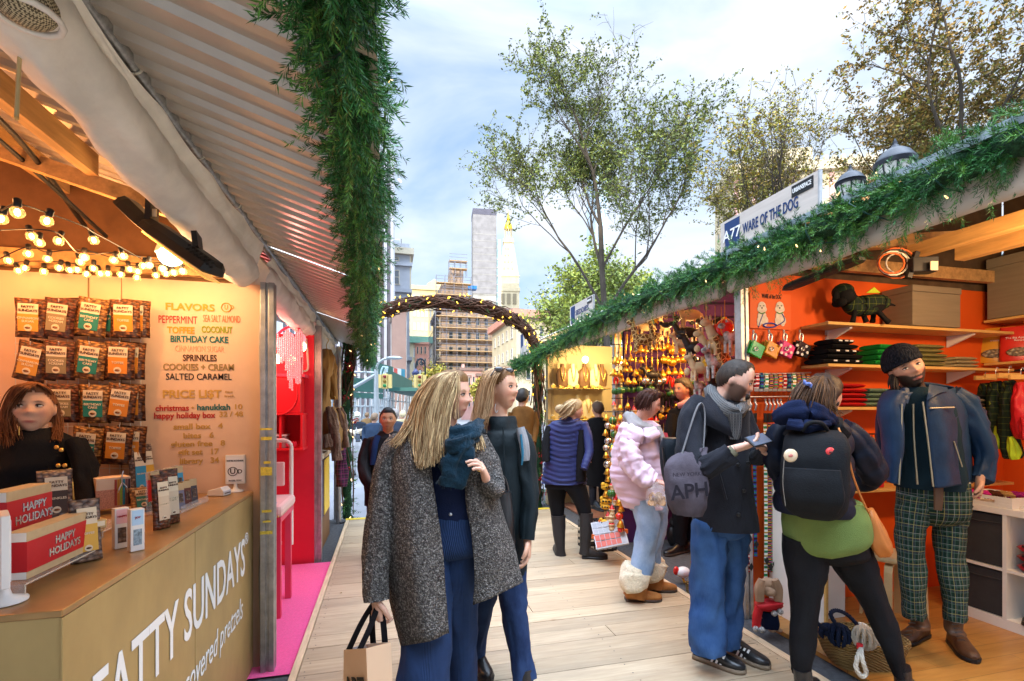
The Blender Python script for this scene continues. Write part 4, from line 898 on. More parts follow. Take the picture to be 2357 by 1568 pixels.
class Person:
 def __init__(s,label,base,skin=(.55,.30,.20),hairc=(.1,.06,.03),vox=.006,group=None,lips=(.42,.12,.10),beard=0.0,beardc=None):
  s.t=thing('person',label,'person',base,0,group);s.b=MB();s.M=None;s.skin,s.hc,s.vox,s.lips,s.beard,s.bc=skin,hairc,vox,lips,beard,beardc or hairc;s.hands=[]
 def head(s,x,y,d,Hm,yaw,pitch=0,roll=0,female=False,gaze=0.0,eyes=True,neck=None,jaw=1.0):
  s.M=M=head_frame(x,y,d,Hm,yaw,pitch,roll);n,k=44,34;vs=[M@head_pt(v,female,jaw)for v in grid_dirs(n,k)]
  s.b.add(vs,[(j*n+i,j*n+(i+1)%n,(j+1)*n+(i+1)%n,(j+1)*n+i)for j in range(k)for i in range(n)],sm=True)
  for sg in(-1,1):
   R3=M.to_3x3();s.b.ball(M@V((sg*.335,-.02,-.02)),(1,1,1),12,8,M=R3@Mx.Diagonal((.030,.075,.125))@Mx.Rotation(.25,3,'X'))
   if eyes:
    m=MB();m.ball(M@V((sg*.137,.352,.034)),(1,1,1),12,8,0,M=R3@Mx.Diagonal((.060,.034,.021)))
    m.ball(M@V((sg*.137+gaze,.372,.034)),(1,1,1),8,6,1,M=R3@Mx.Diagonal((.022,.020,.0205)))
    m.tube([M@V((sg*(.137-.068),.352,.034)),M@V((sg*.12,.384,.060)),M@V((sg*.16,.378,.060)),M@V((sg*(.137+.072),.335,.040))],[.002,.0036,.0036,.002],5,2)
    part('eye',m,[EYEW,PUP,LASH],s.t)
  c=M@V((0,-.06,-.28));nb=neck or(M@V((0,-.12,-.85)))
  s.b.tube([c,c.lerp(nb,.55),nb],[Hm*.235,Hm*.23,Hm*.30],14);s.nb=nb
  return M
 def limb(s,rows,k=.72,d=None):
  k=min(k,.55);m=cloth(rows,n=12,wr=0,steps=4,d=d,caps=False);cs=[sum((m.v[i*12+j]for j in range(12)),V((0,0,0)))/12 for i in range(len(m.v)//12)];s._addscaled(m,k)
 def _addscaled(s,m,k):
  n=12;R_=len(m.v)//n
  rings=[m.v[i*n:(i+1)*n]for i in range((len(m.v))//n)];out=[]
  for r_ in rings[:R_]:
   if len(r_)<n:continue
   c=sum(r_,V((0,0,0)))/n;out.append([c+(p-c)*k for p in r_])
  if len(out)>1:s.b.loft(out)
 def wear(s,name,rows,m,k=.72,body=True,label=None,**kw):
  o=part(name,cloth(rows,**kw),m,s.t,label=label)
  if body:s.limb(rows,k,kw.get('d'))
  return o
 def add(s,name,mb,m,**kw):return part(name,mb,m,s.t,**kw)
 def hand(s,wr,di,pn,**kw):s.hands.append((V(wr),di,pn,kw));s.b.tube([V(wr)-V(di).normalized()*.03,V(wr)+V(di).normalized()*.01],[.022,.023],10)
 def done(s):
  me=s.b.mesh('raw',[]);o=bpy.data.objects.new('raw',me);TMP.collection.objects.link(o);r_=o.modifiers.new('r','REMESH');r_.mode='VOXEL';r_.voxel_size=s.vox;r_.use_smooth_shade=True
  sm=o.modifiers.new('s','SMOOTH');sm.factor=.5;sm.iterations=2
  vl=TMP.view_layers[0];vl.update();out=bpy.data.meshes.new_from_object(o.evaluated_get(vl.depsgraph));bpy.data.objects.remove(o);bpy.data.meshes.remove(me)
  h=MB()
  for wr,di,pn,kw in s.hands:hand(h,wr,di,pn,**kw)
  n0=len(out.vertices);vs=[v.co.copy()for v in out.vertices]+h.v;fs=[tuple(p.vertices)for p in out.polygons]+[tuple(n0+i for i in f)for f in h.f]
  bpy.data.meshes.remove(out);I=WM[s.t].inverted();b=MB();b.v=vs;b.f=fs;b.m=[0]*len(fs);b.sm=[True]*len(fs);b.uv=[None]*len(fs)
  HI=s.M.inverted()if s.M else None;colr=[]
  for i,p in enumerate(vs):
   c=V(s.skin);q=HI@p if HI and i<n0 else V((9,9,9))
   if abs(q.x)<.5 and abs(q.y)<.7 and-.75<q.z<.6:
    ax=abs(q.x);fr=q.y>.1
    if fr:
     c=c.lerp(V((s.skin[0]*1.0,s.skin[1]*.66,s.skin[2]*.66)),.45*G(ax-.2,.09)*G(q.z+.11,.09)+.35*G(q.x,.06)*G(q.z+.09,.05)*(q.y>.4))
     if s.beard and q.z<-.06:c=c.lerp(V(s.bc),s.beard*max(0,min(1,(-q.z-.13-.16*G(ax-.02,.10)*(q.z>-.2)+.5*max(0,ax-.12))/.05))*(0 if(ax<.09 and abs(q.z+.282)<.022)else 1))
     lip=G(q.x,.10)*G(q.z+.28,.028)
     if q.y>.3:c=c.lerp(V(s.lips),min(1,1.25*lip)if lip>.25 else 0)
     br=min(1,1.6*G(ax-.14,.065)*G(q.z-.105-.02*(1-abs(ax-.14)/.1),.017));c=c.lerp(V(s.hc)*.8,br*.85 if q.y>.2 else 0)
    elif s.beard and q.z<-.02 and q.y>-.08:c=c.lerp(V(s.bc),s.beard*max(0,min(1,(-q.z)/.1))*max(0,min(1,(q.y+.08)/.08)))
   colr.append((c.x,c.y,c.z,1))
  b.v=[I@p for p in vs];m=b.mesh('body',[SKIN]);at_=m.color_attributes.new('Col','FLOAT_COLOR','POINT')
  at_.data.foreach_set('color',[q for c in colr for q in c]);o=bpy.data.objects.new('body',m);COL.objects.link(o);o.parent=s.t;WM[o]=WM[s.t];return o
SKIN=mat('skin',(.5,.3,.2),.5,attr='Col',sub=.12,var=.06,vs=40,bump=.05,bs=200)
def fabric(name,c,rough=.9,var=.2,vs=6,bump=.3,bs=160,**kw):return mat(name,[q*.72 for q in c],rough,spec=.14,var=var,vs=vs,bump=bump,bs=bs,**kw)
def denim(name,c,fade):
 g=NG(name,.8,.2);v=g.co('Object');n=g.rng(g.noise(5,v,6,.6),.35,.7);w_=g.noise(240,g.co('UV',(1,.12,1)),2)
 q=g.mix(g.math('MULTIPLY',n,.8),c,fade);q=g.mix(g.math('MULTIPLY',g.rng(w_,.35,.7),.25),q,fade);g.col(q);g.bump(w_,.2,.003);return g.m
def cord(name,c):
 g=NG(name,.8,.2);uv=g.xyz(g.co('UV'));w_=g.math('SINE',g.math('MULTIPLY',uv[0],950));n=g.noise(9,g.co('Object'))
 a=g.mix(g.rng(w_,-1,1),[q*.55 for q in c],[q*1.25 for q in c]);g.col(g.mix(g.math('MULTIPLY',g.rng(n,.4,.7),.35),a,[q*2 for q in c]));g.bump(w_,.5,.004);return g.m
def boucle():
 g=NG('grey_boucle',.95,.15);v=g.co('Object');k=g.n('TexVoronoi');k.inputs['Scale'].default_value=140;g.set(k.inputs['Vector'],v)
 n=g.noise(80,v,4,.7);c=g.mix(g.rng(n,.40,.66),(.055,.053,.054),(.52,.49,.45));c=g.mix(g.rng(k.outputs['Distance'],.25,.75),c,(.085,.08,.077));g.col(c)
 g.bump(g.math('ADD',g.math('MULTIPLY',n,1.6),k.outputs['Distance']),1.0,.02);return g.m
def plaid(name,base,lines,sc=1.0,uvs='UV'):
 g=NG(name,.85,.2);uv=g.xyz(g.co(uvs));c=g.mix(g.rng(g.noise(5,g.co('Object')),.3,.7),base,[q*1.4 for q in base])
 for ax,per,off,wd,cc,f in lines:
  q=g.math('FRACT',g.math('ADD',g.math('DIVIDE',uv[ax],per*sc),off));k=g.math('LESS_THAN',g.math('ABSOLUTE',g.math('SUBTRACT',q,.5)),wd);c=g.mix(g.math('MULTIPLY',k,f),c,cc)
 g.col(c);g.bump(g.noise(300,g.co('Object'),2),.2,.003);return g.m
def hairm(name,a,b,rough=.5):
 g=NG(name,rough,.2);ge=g.n('NewGeometry');c=g.mix(ge.outputs['Random Per Island'],a,b);n=g.noise(60,g.co('Object',(1,1,.15)),4,.6);g.col(g.mix(g.math('MULTIPLY',g.rng(n,.4,.65),.55),c,[q*.45 for q in a]));g.bump(n,.5,.01);return g.m
BLKL=mat('black_leather',(.012,.012,.013),.32,coat=.2,var=.2,bump=.15,bs=90)
CHAR=fabric('charcoal_wool',(.020,.022,.030),.9,sheen=.06);NAVYF=fabric('navy_knit',(.009,.017,.055),.9);BLKF=fabric('black_cloth',(.011,.011,.013),.85)
#  blonde woman in the grey coat
BC=(1.0,1.0)
p=Person('blonde woman in a speckled grey coat and wide navy trousers carrying a paper bag',(.30,2.27,0),(.62,.36,.26),(.30,.19,.09))
p.head(1037,911,2.31,.228,70,-3,2,True,.01)
HB=hairm('blonde_hair',(.17,.085,.03),(.78,.57,.30))
capm=hair_cap(p.M,.05,2.0,-.01)
D1,D2=2.205,2.30
p.add('hair',strands([[(1042,858,2.28),(1000,866,2.25),(968,900,2.27),(955,950,2.28),(944,1000,2.24),(952,1040,2.17)],[(1044,858,2.27),(1006,870,2.21),(972,920,2.21),(960,975,2.2),(955,1020,2.17),(962,1062,2.13)],[(1045,858,2.26),(1014,870,D1),(985,925,2.18),(974,990,2.16),(972,1040,2.13),(968,1078,2.11)],[(1047,858,2.26),(1024,872,2.19),(1002,930,2.165),(992,1000,2.14),(986,1045,2.12),(984,1076,2.1)],[(1049,858,2.26),(1036,873,2.2),(1018,930,2.17),(1008,985,2.15),(1002,1030,2.12),(1004,1062,2.11)],[(1051,859,2.27),(1044,878,2.215),(1028,925,2.185),(1020,970,2.16),(1014,1015,2.13),(1018,1052,2.12)],[(1053,859,2.28),(1050,880,2.235),(1038,918,2.20),(1030,950,2.19),(1024,985,2.16),(1020,1010,2.14)]],850,4,.0023,.008,.012,capm),HB)
p.add('hair',strands([[(1000,868,2.24),(960,910,2.26),(940,965,2.26),(914,1003,2.22),(884,1020,2.18)],[(1000,868,2.23),(966,910,2.22),(950,970,2.2),(928,1010,2.16),(912,1032,2.13)]],34,6,.0028,.010,.02),HB)
p.add('hair',strands([[(1086,974,2.42),(1094,985,2.34),(1104,1006,2.24),(1112,1034,2.19)],[(1084,976,2.42),(1090,988,2.33),(1096,1005,2.24),(1104,1040,2.17)]],60,5,.0036,.006,.008),HB)
p.add('hair',strands([[(1056,864,2.23),(1057,895,2.2),(1050,935,2.18),(1056,975,2.14)],[(1054,866,2.22),(1054,905,2.19),(1046,945,2.17),(1042,990,2.13)]],9,8,.0022,.006,.01),HB)
rows=[[(990,1000,2.2),(968,992,2.2),(948,1000,2.3),(1010,980,2.42),(1105,1000,2.36),(1102,1010,2.25),(1087,1012,2.22)],[(991,1076,2.155),(938,1060,2.15),(893,1062,2.3),(1010,1060,2.47),(1126,1062,2.38),(1104,1072,2.2),(1074,1072,2.18)],[(1003,1170,2.15),(945,1170,2.11),(892,1170,2.28),(1010,1170,2.5),(1145,1165,2.38),(1114,1165,2.2),(1076,1165,2.18)],[(1015,1243,2.14),(948,1250,2.09),(888,1250,2.27),(1020,1250,2.52),(1168,1235,2.38),(1130,1240,2.2),(1085,1240,2.19)],[(1024,1350,2.13),(958,1360,2.08),(899,1355,2.27),(1030,1340,2.54),(1184,1298,2.38),(1140,1322,2.2),(1092,1330,2.19)],[(1034,1457,2.12),(978,1476,2.07),(930,1480,2.25),(1040,1420,2.55),(1197,1343,2.38),(1140,1370,2.2),(1089,1390,2.2)]]
BOU=boucle();LIN=fabric('grey_lining',(.30,.29,.30),.8)
o=p.add('coat',sheet(rows,5,1.0,.012),[BOU,LIN]);s_=o.modifiers.new('thick','SOLIDIFY');s_.thickness=.012;s_.offset=1;s_.material_offset=1;s_.use_flip_normals=False
p.wear('coat_sleeve',[(925,1015,26,.06,2.3),(905,1045,32,.075,2.27),(889,1110,34,.075,2.24),(878,1190,33,.07,2.2),(869,1270,32,.065,2.17),(865,1330,30,.06,2.14),(866,1382,27,.052,2.12)],BOU,.5,wr=.010)
p.wear('coat_sleeve',[(1100,1010,22,.06,2.38),(1118,1050,24,.07,2.38),(1134,1095,23,.06,2.34),(1138,1122,20,.055,2.26),(1126,1118,18,.05,2.19),(1117,1102,16,.042,2.16)],BOU,.5,wr=.008)
m=MB();m.lathe(P(994,1223,2.125),[(.014,-.003),(.015,.002),(.012,.004)],14,M=Mx((RT,UP,-FW)).transposed());p.add('coat_button',m,mat('brown_button',(.04,.02,.015),.4))
p.wear('sweater',[(1048,1000,50,.09),(1042,1060,74,.12),(1040,1120,80,.125),(1040,1180,78,.12),(1044,1195,72,.11)],NAVYF,.8,d=2.31,flat=True,wr=.008)
CORDM=cord('navy_corduroy',(.014,.035,.10))
p.wear('trousers',[(1042,1172,72,.115),(1046,1200,80,.12),(1034,1262,84,.122),(1034,1285,46,.07)],CORDM,.7,d=2.31,flat=True,wr=.006)
p.wear('trousers',[(1006,1215,46,.10,2.31),(997,1300,56,.13,2.31),(986,1400,56,.13,2.28),(982,1490,58,.14,2.24),(976,1600,64,.15,2.2),(974,1676,68,.16,2.2)],CORDM,.4,wr=.014,wf=4)
p.wear('trousers',[(1062,1215,40,.10,2.33),(1058,1300,46,.13,2.36),(1062,1400,38,.13,2.42),(1060,1500,40,.14,2.48),(1056,1640,46,.15,2.52)],CORDM,.4,wr=.012,wf=4)
m=MB();m.lathe(P(1037,1184,2.185),[(.007,-.002),(.008,.002),(.004,.004)],10,M=Mx((RT,UP,-FW)).transposed());p.add('trouser_button',m,SILV)
SCF=fabric('teal_scarf',(.007,.030,.052),.95,var=.35,vs=25,bump=.7,bs=60,sheen=.1)
m=cloth([(1010,992,18,.05,2.34),(1026,1003,22,.06,2.25),(1052,1006,25,.06,2.19),(1080,998,22,.06,2.22),(1094,984,16,.05,2.34)],wr=.018,wf=11,seed=4,n=30,steps=8)
p.add('scarf',m,SCF);p.add('scarf',cloth([(1018,1024,20,.04,2.20),(1044,1028,23,.05,2.15),(1074,1018,20,.045,2.17),(1090,1002,14,.04,2.24)],wr=.018,wf=11,seed=8,n=30,steps=8),SCF)
p.add('scarf',cloth([(1060,1012,26,.035,2.16),(1054,1038,36,.04,2.14),(1046,1065,36,.032,2.13),(1040,1095,32,.025,2.125),(1034,1120,30,.015,2.125)],wr=.018,wf=10,seed=2,n=30,steps=8),SCF)
for i in range(9):m=MB();q=P(1012+i*5,1114+(i%3)*3,2.13);m.tube([q,q+V((.002,0,-.012-.006*(i%2)))],.002,4);p.add('scarf_fringe',m,SCF)
p.hand(P(1122,1112,2.17),P(1106,1070,2.12)-P(1118,1105,2.16),-FW*.3+-RT,curl=.55,thumb=-1)
m=MB();m.tube([P(1104,1082,2.112)+V((.01*math.cos(a),0,.006*math.sin(a)))for a in[i*.6 for i in range(11)]],.002,5);p.add('ring',m,GOLD)
p.hand(P(866,1374,2.12),V((.02,0,-1)),RT*.8+FW,curl=.75,thumb=1)
p.done()
BAGP=mat('white_paper',(.78,.77,.80),.6,var=.04,vs=4);BAGK=mat('peach_paper',(.72,.50,.33),.6)
t=thing('paper_bag','white paper shopping bag with black ribbon handles held by the blonde woman','shopping bag',P(866,1640,2.13))
q=[P(x,y,d)for x,y,d in((846,1482,2.20),(900,1478,2.05),(908,1668,2.05),(842,1668,2.20))];o_=V((-.10,-.03,0));q2=[a+o_ for a in q]
m=MB();m.add(q,[(0,1,2,3)]);m.add([a+o_*.96 for a in(q[0],q[3])]+[q[0],q[3]],[(0,1,3,2)]);part('bag_side',m,BAGP,t)
m=MB();m.add(q2,[(0,3,2,1)]);m.add([q[1],q2[1],q2[2],q[2]],[(0,1,2,3)]);part('bag_side',m,BAGK,t);m=MB();m.add([q[3],q[2],q2[2],q2[3]],[(0,1,2,3)]);part('bag_base',m,BAGP,t)
letter('ART',.10,q2[1].lerp(q2[2],.45).lerp(q2[0].lerp(q2[3],.45),.45)+V((-.004,-.004,0)),q2[1]-q2[0],UP,BLACK,t,'bag_lettering',bold=.03)
for s_,of in((.3,V((0,0,0))),(.3,o_)):
 a,b=q[0].lerp(q[1],.25)+of,q[0].lerp(q[1],.75)+of;h_=P(866,1386,2.11);pts=spline([a,a.lerp(h_,.55)-RT*.012,h_-RT*.008,h_+RT*.008,b.lerp(h_,.55)+RT*.012,b],6)
 part('ribbon_handle',MB().loft([[p_-RT*.013,p_+RT*.013,p_+RT*.013+FW*.002,p_-RT*.013+FW*.002]for p_ in pts],sm=False),BLKF,t)
 #  woman in the dark green coat
p=Person('woman in a dark green coat with sunglasses on her hair and blue jeans',(.62,2.55,0),(.60,.33,.22),(.16,.09,.04))
p.head(1152,896,2.62,.225,62,2,0,True,.012)
HBR=hairm('brown_hair',(.20,.10,.04),(.56,.37,.20));capm=hair_cap(p.M,.05,5.0)
p.add('hair',strands([[(1150,846,2.6),(1120,860,2.56),(1106,900,2.56),(1096,950,2.55),(1092,990,2.52)],[(1152,846,2.59),(1126,862,2.53),(1114,900,2.52),(1108,950,2.5),(1098,1000,2.48)],[(1155,846,2.58),(1135,864,2.51),(1124,900,2.505),(1118,945,2.49),(1108,985,2.47)],[(1158,847,2.58),(1146,862,2.50),(1134,885,2.5),(1128,920,2.5),(1122,960,2.47)]],420,7,.0026,.009,.010,capm),HBR)
SG=mat('sunglass_lens',(.05,.05,.055),.08,spec=.9);m=MB()
for q in((1148,850,2.50),(1172,853,2.57)):m.ball(P(*q),(.026,.012,.014),10,6)
m.tube([P(1125,872,2.5),P(1138,852,2.49),P(1160,848,2.52),P(1182,856,2.6)],.003,5);p.add('sunglasses',m,SG)
m=MB();m.tube(spline([P(1141,930,2.50),P(1139,940,2.495),P(1142,950,2.495),P(1146,944,2.495)],4),.0025,5);p.add('earring',m,SILV)
GRN=mat('dark_green_shell',(.008,.014,.017),.6,var=.2,vs=8,bump=.15,bs=70,spec=.2)
p.wear('coat',[(1152,958,33,.075),(1152,968,37,.085),(1152,980,38,.095),(1153,990,44,.10),(1157,1003,62,.12),(1158,1050,66,.13),(1158,1120,60,.14),(1156,1200,54,.14),(1154,1312,54,.15)],GRN,.7,d=2.62,flat=True,wr=.012)
p.add('coat_placket',MB().tube(spline([P(1158,985,2.50),P(1160,1060,2.475),P(1158,1140,2.47),P(1156,1230,2.47)],6),.004,5),GRN)
p.wear('coat_sleeve',[(1192,1000,22,.06,2.58),(1206,1030,24,.07,2.56),(1213,1090,22,.06,2.54),(1222,1150,20,.055,2.52),(1218,1200,18,.05,2.50),(1214,1242,15,.042,2.48)],GRN,.55,wr=.010)
p.wear('coat_sleeve',[(1120,1005,22,.06,2.72),(1108,1060,22,.06,2.76),(1104,1130,19,.055,2.8),(1106,1200,16,.05,2.8)],GRN,.55)
p.hand(P(1214,1238,2.48),V((0,-.15,-1)),-RT,curl=.45,thumb=-1)
JN=denim('indigo_denim',(.007,.017,.06),(.03,.065,.16));
p.wear('jeans',[(1172,1285,34,.09,2.6),(1183,1390,31,.08,2.56),(1196,1480,25,.065,2.53),(1207,1562,24,.06,2.5)],JN,.7,wr=.012,wf=9)
p.wear('jeans',[(1132,1285,32,.09,2.66),(1112,1390,27,.08,2.72),(1096,1480,20,.065,2.8),(1092,1535,17,.06,2.85)],JN,.7,wr=.012,wf=9)
p.wear('boot',[(1208,1540,18,.05,2.5),(1212,1580,17,.05,2.48),(1214,1612,18,.055,2.46)],BLKL,.6,wr=.003);f=P(1208,1632,2.52);f.z=0;p.add('boot',shoe(f,(-.1,-1),.25),[BLKL,BLACK])
p.wear('boot',[(1092,1525,15,.05,2.85),(1096,1560,15,.05,2.83)],BLKL,.6,wr=.003);f=P(1092,1548,2.9);f.z=.03;p.add('boot',shoe(f,(.15,-1),.25),[BLKL,BLACK])
m=cloth([(1197,985,10,.025,2.5),(1206,1020,11,.025,2.49),(1210,1060,8,.02,2.49)],wr=.004);p.add('backpack_strap',m,fabric('pale_strap',(.35,.36,.38)))
m=cloth([(1199,1000,3,.01,2.475),(1203,1045,3,.01,2.468),(1201,1070,2,.01,2.47)],wr=0);p.add('strap_edge',m,fabric('blue_strap',(.04,.20,.32)))
p.done()
t=thing('tote_bag','black leather tote hanging from the blonde woman elbow','bag',P(1165,1290,2.36))
part('bag_body',cloth([(1150,1132,26,.05),(1155,1200,27,.06),(1164,1275,22,.05)],d=2.38,flat=True,wr=.006,pw=3),BLKL,t)
m=MB();m.tube(spline([P(1128,1140,2.36),P(1136,1100,2.4),P(1160,1098,2.42),P(1172,1138,2.4)],5),.006,6);part('bag_handle',m,BLKL,t)
#  man walking up in the black jacket
p=Person('short haired man in a black zip jacket with navy backpack straps walking up',(.03,5.06,0),(.34,.17,.09),(.008,.007,.007),.008,lips=(.25,.09,.07))
p.head(893,966,4.8,.225,12,0,0,False);p.add('hair',hair_cap(p.M,.05,3.0),hairm('black_hair',(.006,.006,.007),(.016,.014,.013)))
BJ=fabric('black_jacket',(.010,.010,.012),.6)
p.wear('jacket',[(894,992,19,.065),(894,1003,30,.09),(892,1013,50,.11),(888,1060,50,.13),(886,1110,46,.13),(886,1160,46,.13)],BJ,.7,d=4.85,flat=True,wr=.012)
p.wear('jacket_sleeve',[(850,1012,13,.06,4.8),(840,1050,15,.065,4.76),(839,1085,15,.06,4.7),(850,1110,13,.055,4.62),(866,1128,11,.05,4.6)],BJ,.6,wr=.012)
p.wear('jacket_sleeve',[(934,1012,13,.06,4.85),(944,1060,14,.06,4.85),(940,1110,12,.055,4.8)],BJ,.6)
for x in(862,924):p.add('backpack_strap',cloth([(x+8,1003,7,.02,4.74),(x,1030,7,.02,4.70),(x-4,1070,7,.02,4.70)],wr=.002),fabric('navy_strap',(.012,.03,.10)))
m=MB();m.tube([P(897,1000,4.74),P(898,1030,4.71)],.006,5);p.add('zip',m,SILV)
for x,dd in((866,4.85),(906,4.95)):p.wear('jeans',[(x,1150,23,.09,dd),(x,1220,20,.075,dd),(x,1286,18,.065,dd)],JN,.7);f=P(x,1300,dd);f.z=0;p.add('shoe',shoe(f,(-.3,-1),.26),[BLKL,BLACK])
p.done()
#  woman in the navy quilted vest
p=Person('woman with a fair hair bun in a navy quilted jacket, black leggings and tall boots',(1.9,4.75,0),(.52,.28,.19),(.35,.24,.12),.008)
p.head(1322,946,5.02,.215,105,-4,0,True)
HBL=hairm('fair_hair',(.34,.23,.11),(.62,.46,.26));capm=hair_cap(p.M,.08,9.0);capm.ball(P(1290,942,5.0),(.06,.06,.05),12,8)
p.add('hair',strands([[(1318,920,5.0),(1303,928,4.93),(1292,940,4.93),(1286,948,4.95)],[(1325,924,4.95),(1312,935,4.90),(1300,948,4.92),(1290,955,4.95)],[(1320,940,4.9),(1310,955,4.9),(1300,962,4.92),(1296,966,4.93)]],90,9,.005,.012,.01,capm),HBL)
NVQ=mat('navy_quilt',(.026,.034,.115),.5,var=.12,vs=20,spec=.25)
p.wear('quilted_jacket',[(1314,958,16,.06),(1310,966,26,.09),(1304,980,42,.115),(1301,1020,44,.13),(1299,1060,45,.135),(1299,1098,50,.145),(1298,1112,50,.145)],NVQ,.7,d=5.05,flat=True,wr=.004,steps=12,quilt=(.05,.022),chev=.06)
p.add('side_panel',cloth([(1338,990,8,.06,4.98),(1337,1040,12,.08,4.97),(1335,1106,15,.09,4.97)],wr=.004),BLKF)
p.wear('jacket_sleeve',[(1342,974,11,.055,5.0),(1352,1005,11,.055,4.96),(1356,1040,10,.05,4.9),(1350,1062,9,.045,4.85),(1344,1080,8,.04,4.82)],[NVQ],.6,quilt=(.045,.008),steps=8,wr=.003)
p.wear('jacket_sleeve',[(1266,985,10,.055,5.05),(1257,1020,10,.05,5.0),(1257,1062,9,.045,4.95)],BLKF,.6)
LEG=fabric('black_legging',(.010,.011,.014),.7)
p.wear('leggings',[(1300,1100,46,.14),(1299,1122,46,.14)],LEG,.8,d=5.06,flat=True,wr=0)
p.wear('leggings',[(1281,1112,26,.11,5.1),(1281,1150,19,.085,5.12),(1285,1200,14,.06,5.12)],LEG,.75,wr=.005);p.wear('leggings',[(1320,1112,26,.11,5.02),(1338,1150,19,.085,5.02),(1351,1200,14,.06,5.02)],LEG,.75,wr=.005)
BT=mat('tall_boot_leather',(.022,.021,.022),.5,var=.2,bump=.15,bs=60)
for rr,dd,dr in(([(1285,1186,17),(1287,1230,14),(1290,1262,11),(1291,1280,13)],5.1,(.15,.5)),([(1349,1180,16),(1349,1225,14),(1347,1258,11.5),(1346,1276,13)],5.0,(1,-.35))):
 p.wear('boot',[(a,b,c,.06 if i<2 else.05,dd)for i,(a,b,c)in enumerate(rr)],BT,.7,wr=.004);f=P(rr[-1][0]-6,rr[-1][1]+6,dd);f.z=0;p.add('boot',shoe(f-V(dr).resized(3)*.03 if False else f,dr,.26,1.0,.025),[BT,BLACK])
p.done()
#  woman in the pale pink puffer
p=Person('woman in a pale pink puffer jacket and sheepskin boots holding a bag of cookies',(1.99,3.5,0),(.60,.31,.24),(.045,.018,.014),.007)
p.head(1492,930,3.92,.222,75,-16,0,True)
HRD=hairm('auburn_hair',(.035,.013,.011),(.085,.032,.022));capm=hair_cap(p.M,.075,4.0)
p.add('hair',strands([[(1500,900,3.85),(1478,902,3.8),(1466,920,3.8),(1460,938,3.82)],[(1505,902,3.84),(1490,908,3.78),(1478,928,3.78),(1468,945,3.8)],[(1510,905,3.85),(1500,912,3.79),(1496,930,3.78),(1494,945,3.79)]],200,11,.0025,.008,.006,capm),HRD)
PNK=mat('pink_puffer',(.62,.46,.56),.5,var=.06,vs=10,sheen=.3,bump=.15,bs=45)
p.wear('puffer_jacket',[(1478,968,26,.09),(1472,985,44,.12),(1468,1015,52,.15),(1467,1060,58,.165),(1466,1100,60,.17),(1472,1138,56,.17),(1482,1166,46,.15)],PNK,.7,d=3.95,flat=True,wr=.022,wf=13,steps=14,quilt=(.062,.008))
p.wear('puffer_sleeve',[(1444,990,20,.08,3.86),(1447,1030,25,.085,3.78),(1460,1070,25,.08,3.72),(1484,1097,21,.07,3.68),(1506,1108,16,.055,3.66)],PNK,.55,wr=.024,wf=13,steps=14,quilt=(.06,.007))
p.add('hood',cloth([(1440,985,16,.06,3.9),(1456,1000,20,.07,3.8),(1484,1004,18,.06,3.76),(1508,996,14,.05,3.8)],wr=.012,wf=12),PNK)
p.add('hood',cloth([(1450,962,14,.07,3.98),(1470,985,18,.05,3.82),(1500,990,13,.04,3.82)],wr=.01),fabric('grey_fleece',(.42,.40,.40),.95))
p.add('sweater',cloth([(1524,1000,12,.05,3.95),(1530,1040,14,.06,3.9),(1528,1085,11,.05,3.88)],wr=.006),fabric('coral_knit',(.55,.07,.09)))
p.add('jacket_lining',cloth([(1512,985,9,.05,3.85),(1524,1010,7,.05,3.82),(1530,1040,6,.05,3.85)],wr=.006),MATS['grey_fleece'])
p.hand(P(1503,1106,3.66),P(1526,1112,3.62)-P(1503,1106,3.66),-UP,curl=.7,thumb=1)
LJ=denim('pale_denim',(.16,.26,.42),(.42,.52,.66))
p.wear('jeans',[(1490,1140,44,.15),(1490,1172,42,.15)],LJ,.8,d=3.95,flat=True,wr=0)
p.wear('jeans',[(1481,1152,32,.12,3.9),(1493,1212,27,.095,3.86),(1484,1262,25,.085,3.88),(1474,1318,24,.08,3.88)],LJ,.7,wr=.013,wf=11)
p.wear('jeans',[(1510,1155,24,.12,4.05),(1516,1215,20,.09,4.05),(1504,1262,18,.08,4.05),(1498,1310,17,.075,4.05)],LJ,.7,wr=.012,wf=11)
FURW=mat('sheepskin',(.68,.60,.44),.95,var=.15,vs=60,bump=1.0,bs=70);SUED=mat('tan_suede',(.36,.15,.04),.8,var=.25,vs=14,bump=.2,bs=90);SOLEB=mat('brown_sole',(.06,.045,.035),.7)
for(x,y,dd,tx,k)in((1462,1386,3.88,1,1.0),(1500,1364,4.08,1,.95)):
 f=onZ(x-22*k,y-4,.0);f.z=0;p.add('boot',shoe(f,P(x+40,y+14,dd)-P(x-20,y-6,dd),.29,1.12,.022,1.0),[SUED,SOLEB])
 p.wear('boot',[(x+2,y-62,22,.07,dd),(x+2,y-35,25,.08,dd),(x-2,y-14,26,.075,dd)],SUED,.6,wr=.004)
 p.add('boot_cuff',cloth([(x+4,y-84,27,.085,dd),(x,y-70,34,.11,dd),(x-2,y-48,34,.11,dd-.02),(x+2,y-34,28,.095,dd-.02)],wr=.016,wf=12),FURW)
p.done()
t=thing('cookie_bag','clear plastic bag of round cookies held by the woman in pink','plastic bag',P(1512,1165,3.62))
part('bag',cloth([(1514,1108,10,.03),(1512,1122,20,.05),(1512,1145,24,.06),(1512,1164,20,.05)],d=3.62,flat=True,wr=.012,wf=20),mat('clear_film',(.9,.9,.9),.1,alpha=.16,spec=.7),t)
for i in range(11):m=MB();m.lathe(P(1498+(i%4)*9,1158-(i//4)*9,3.62+.02*(i%3)),[(.024,-.006),(.026,0),(.024,.006)],10,M=Mx.Rotation(.9+i,3,'X')@Mx.Rotation(i*1.3,3,'Y'));part('cookie',m,mat('cookie',(.48,.27,.12),.8,var=.3,vs=40),t)
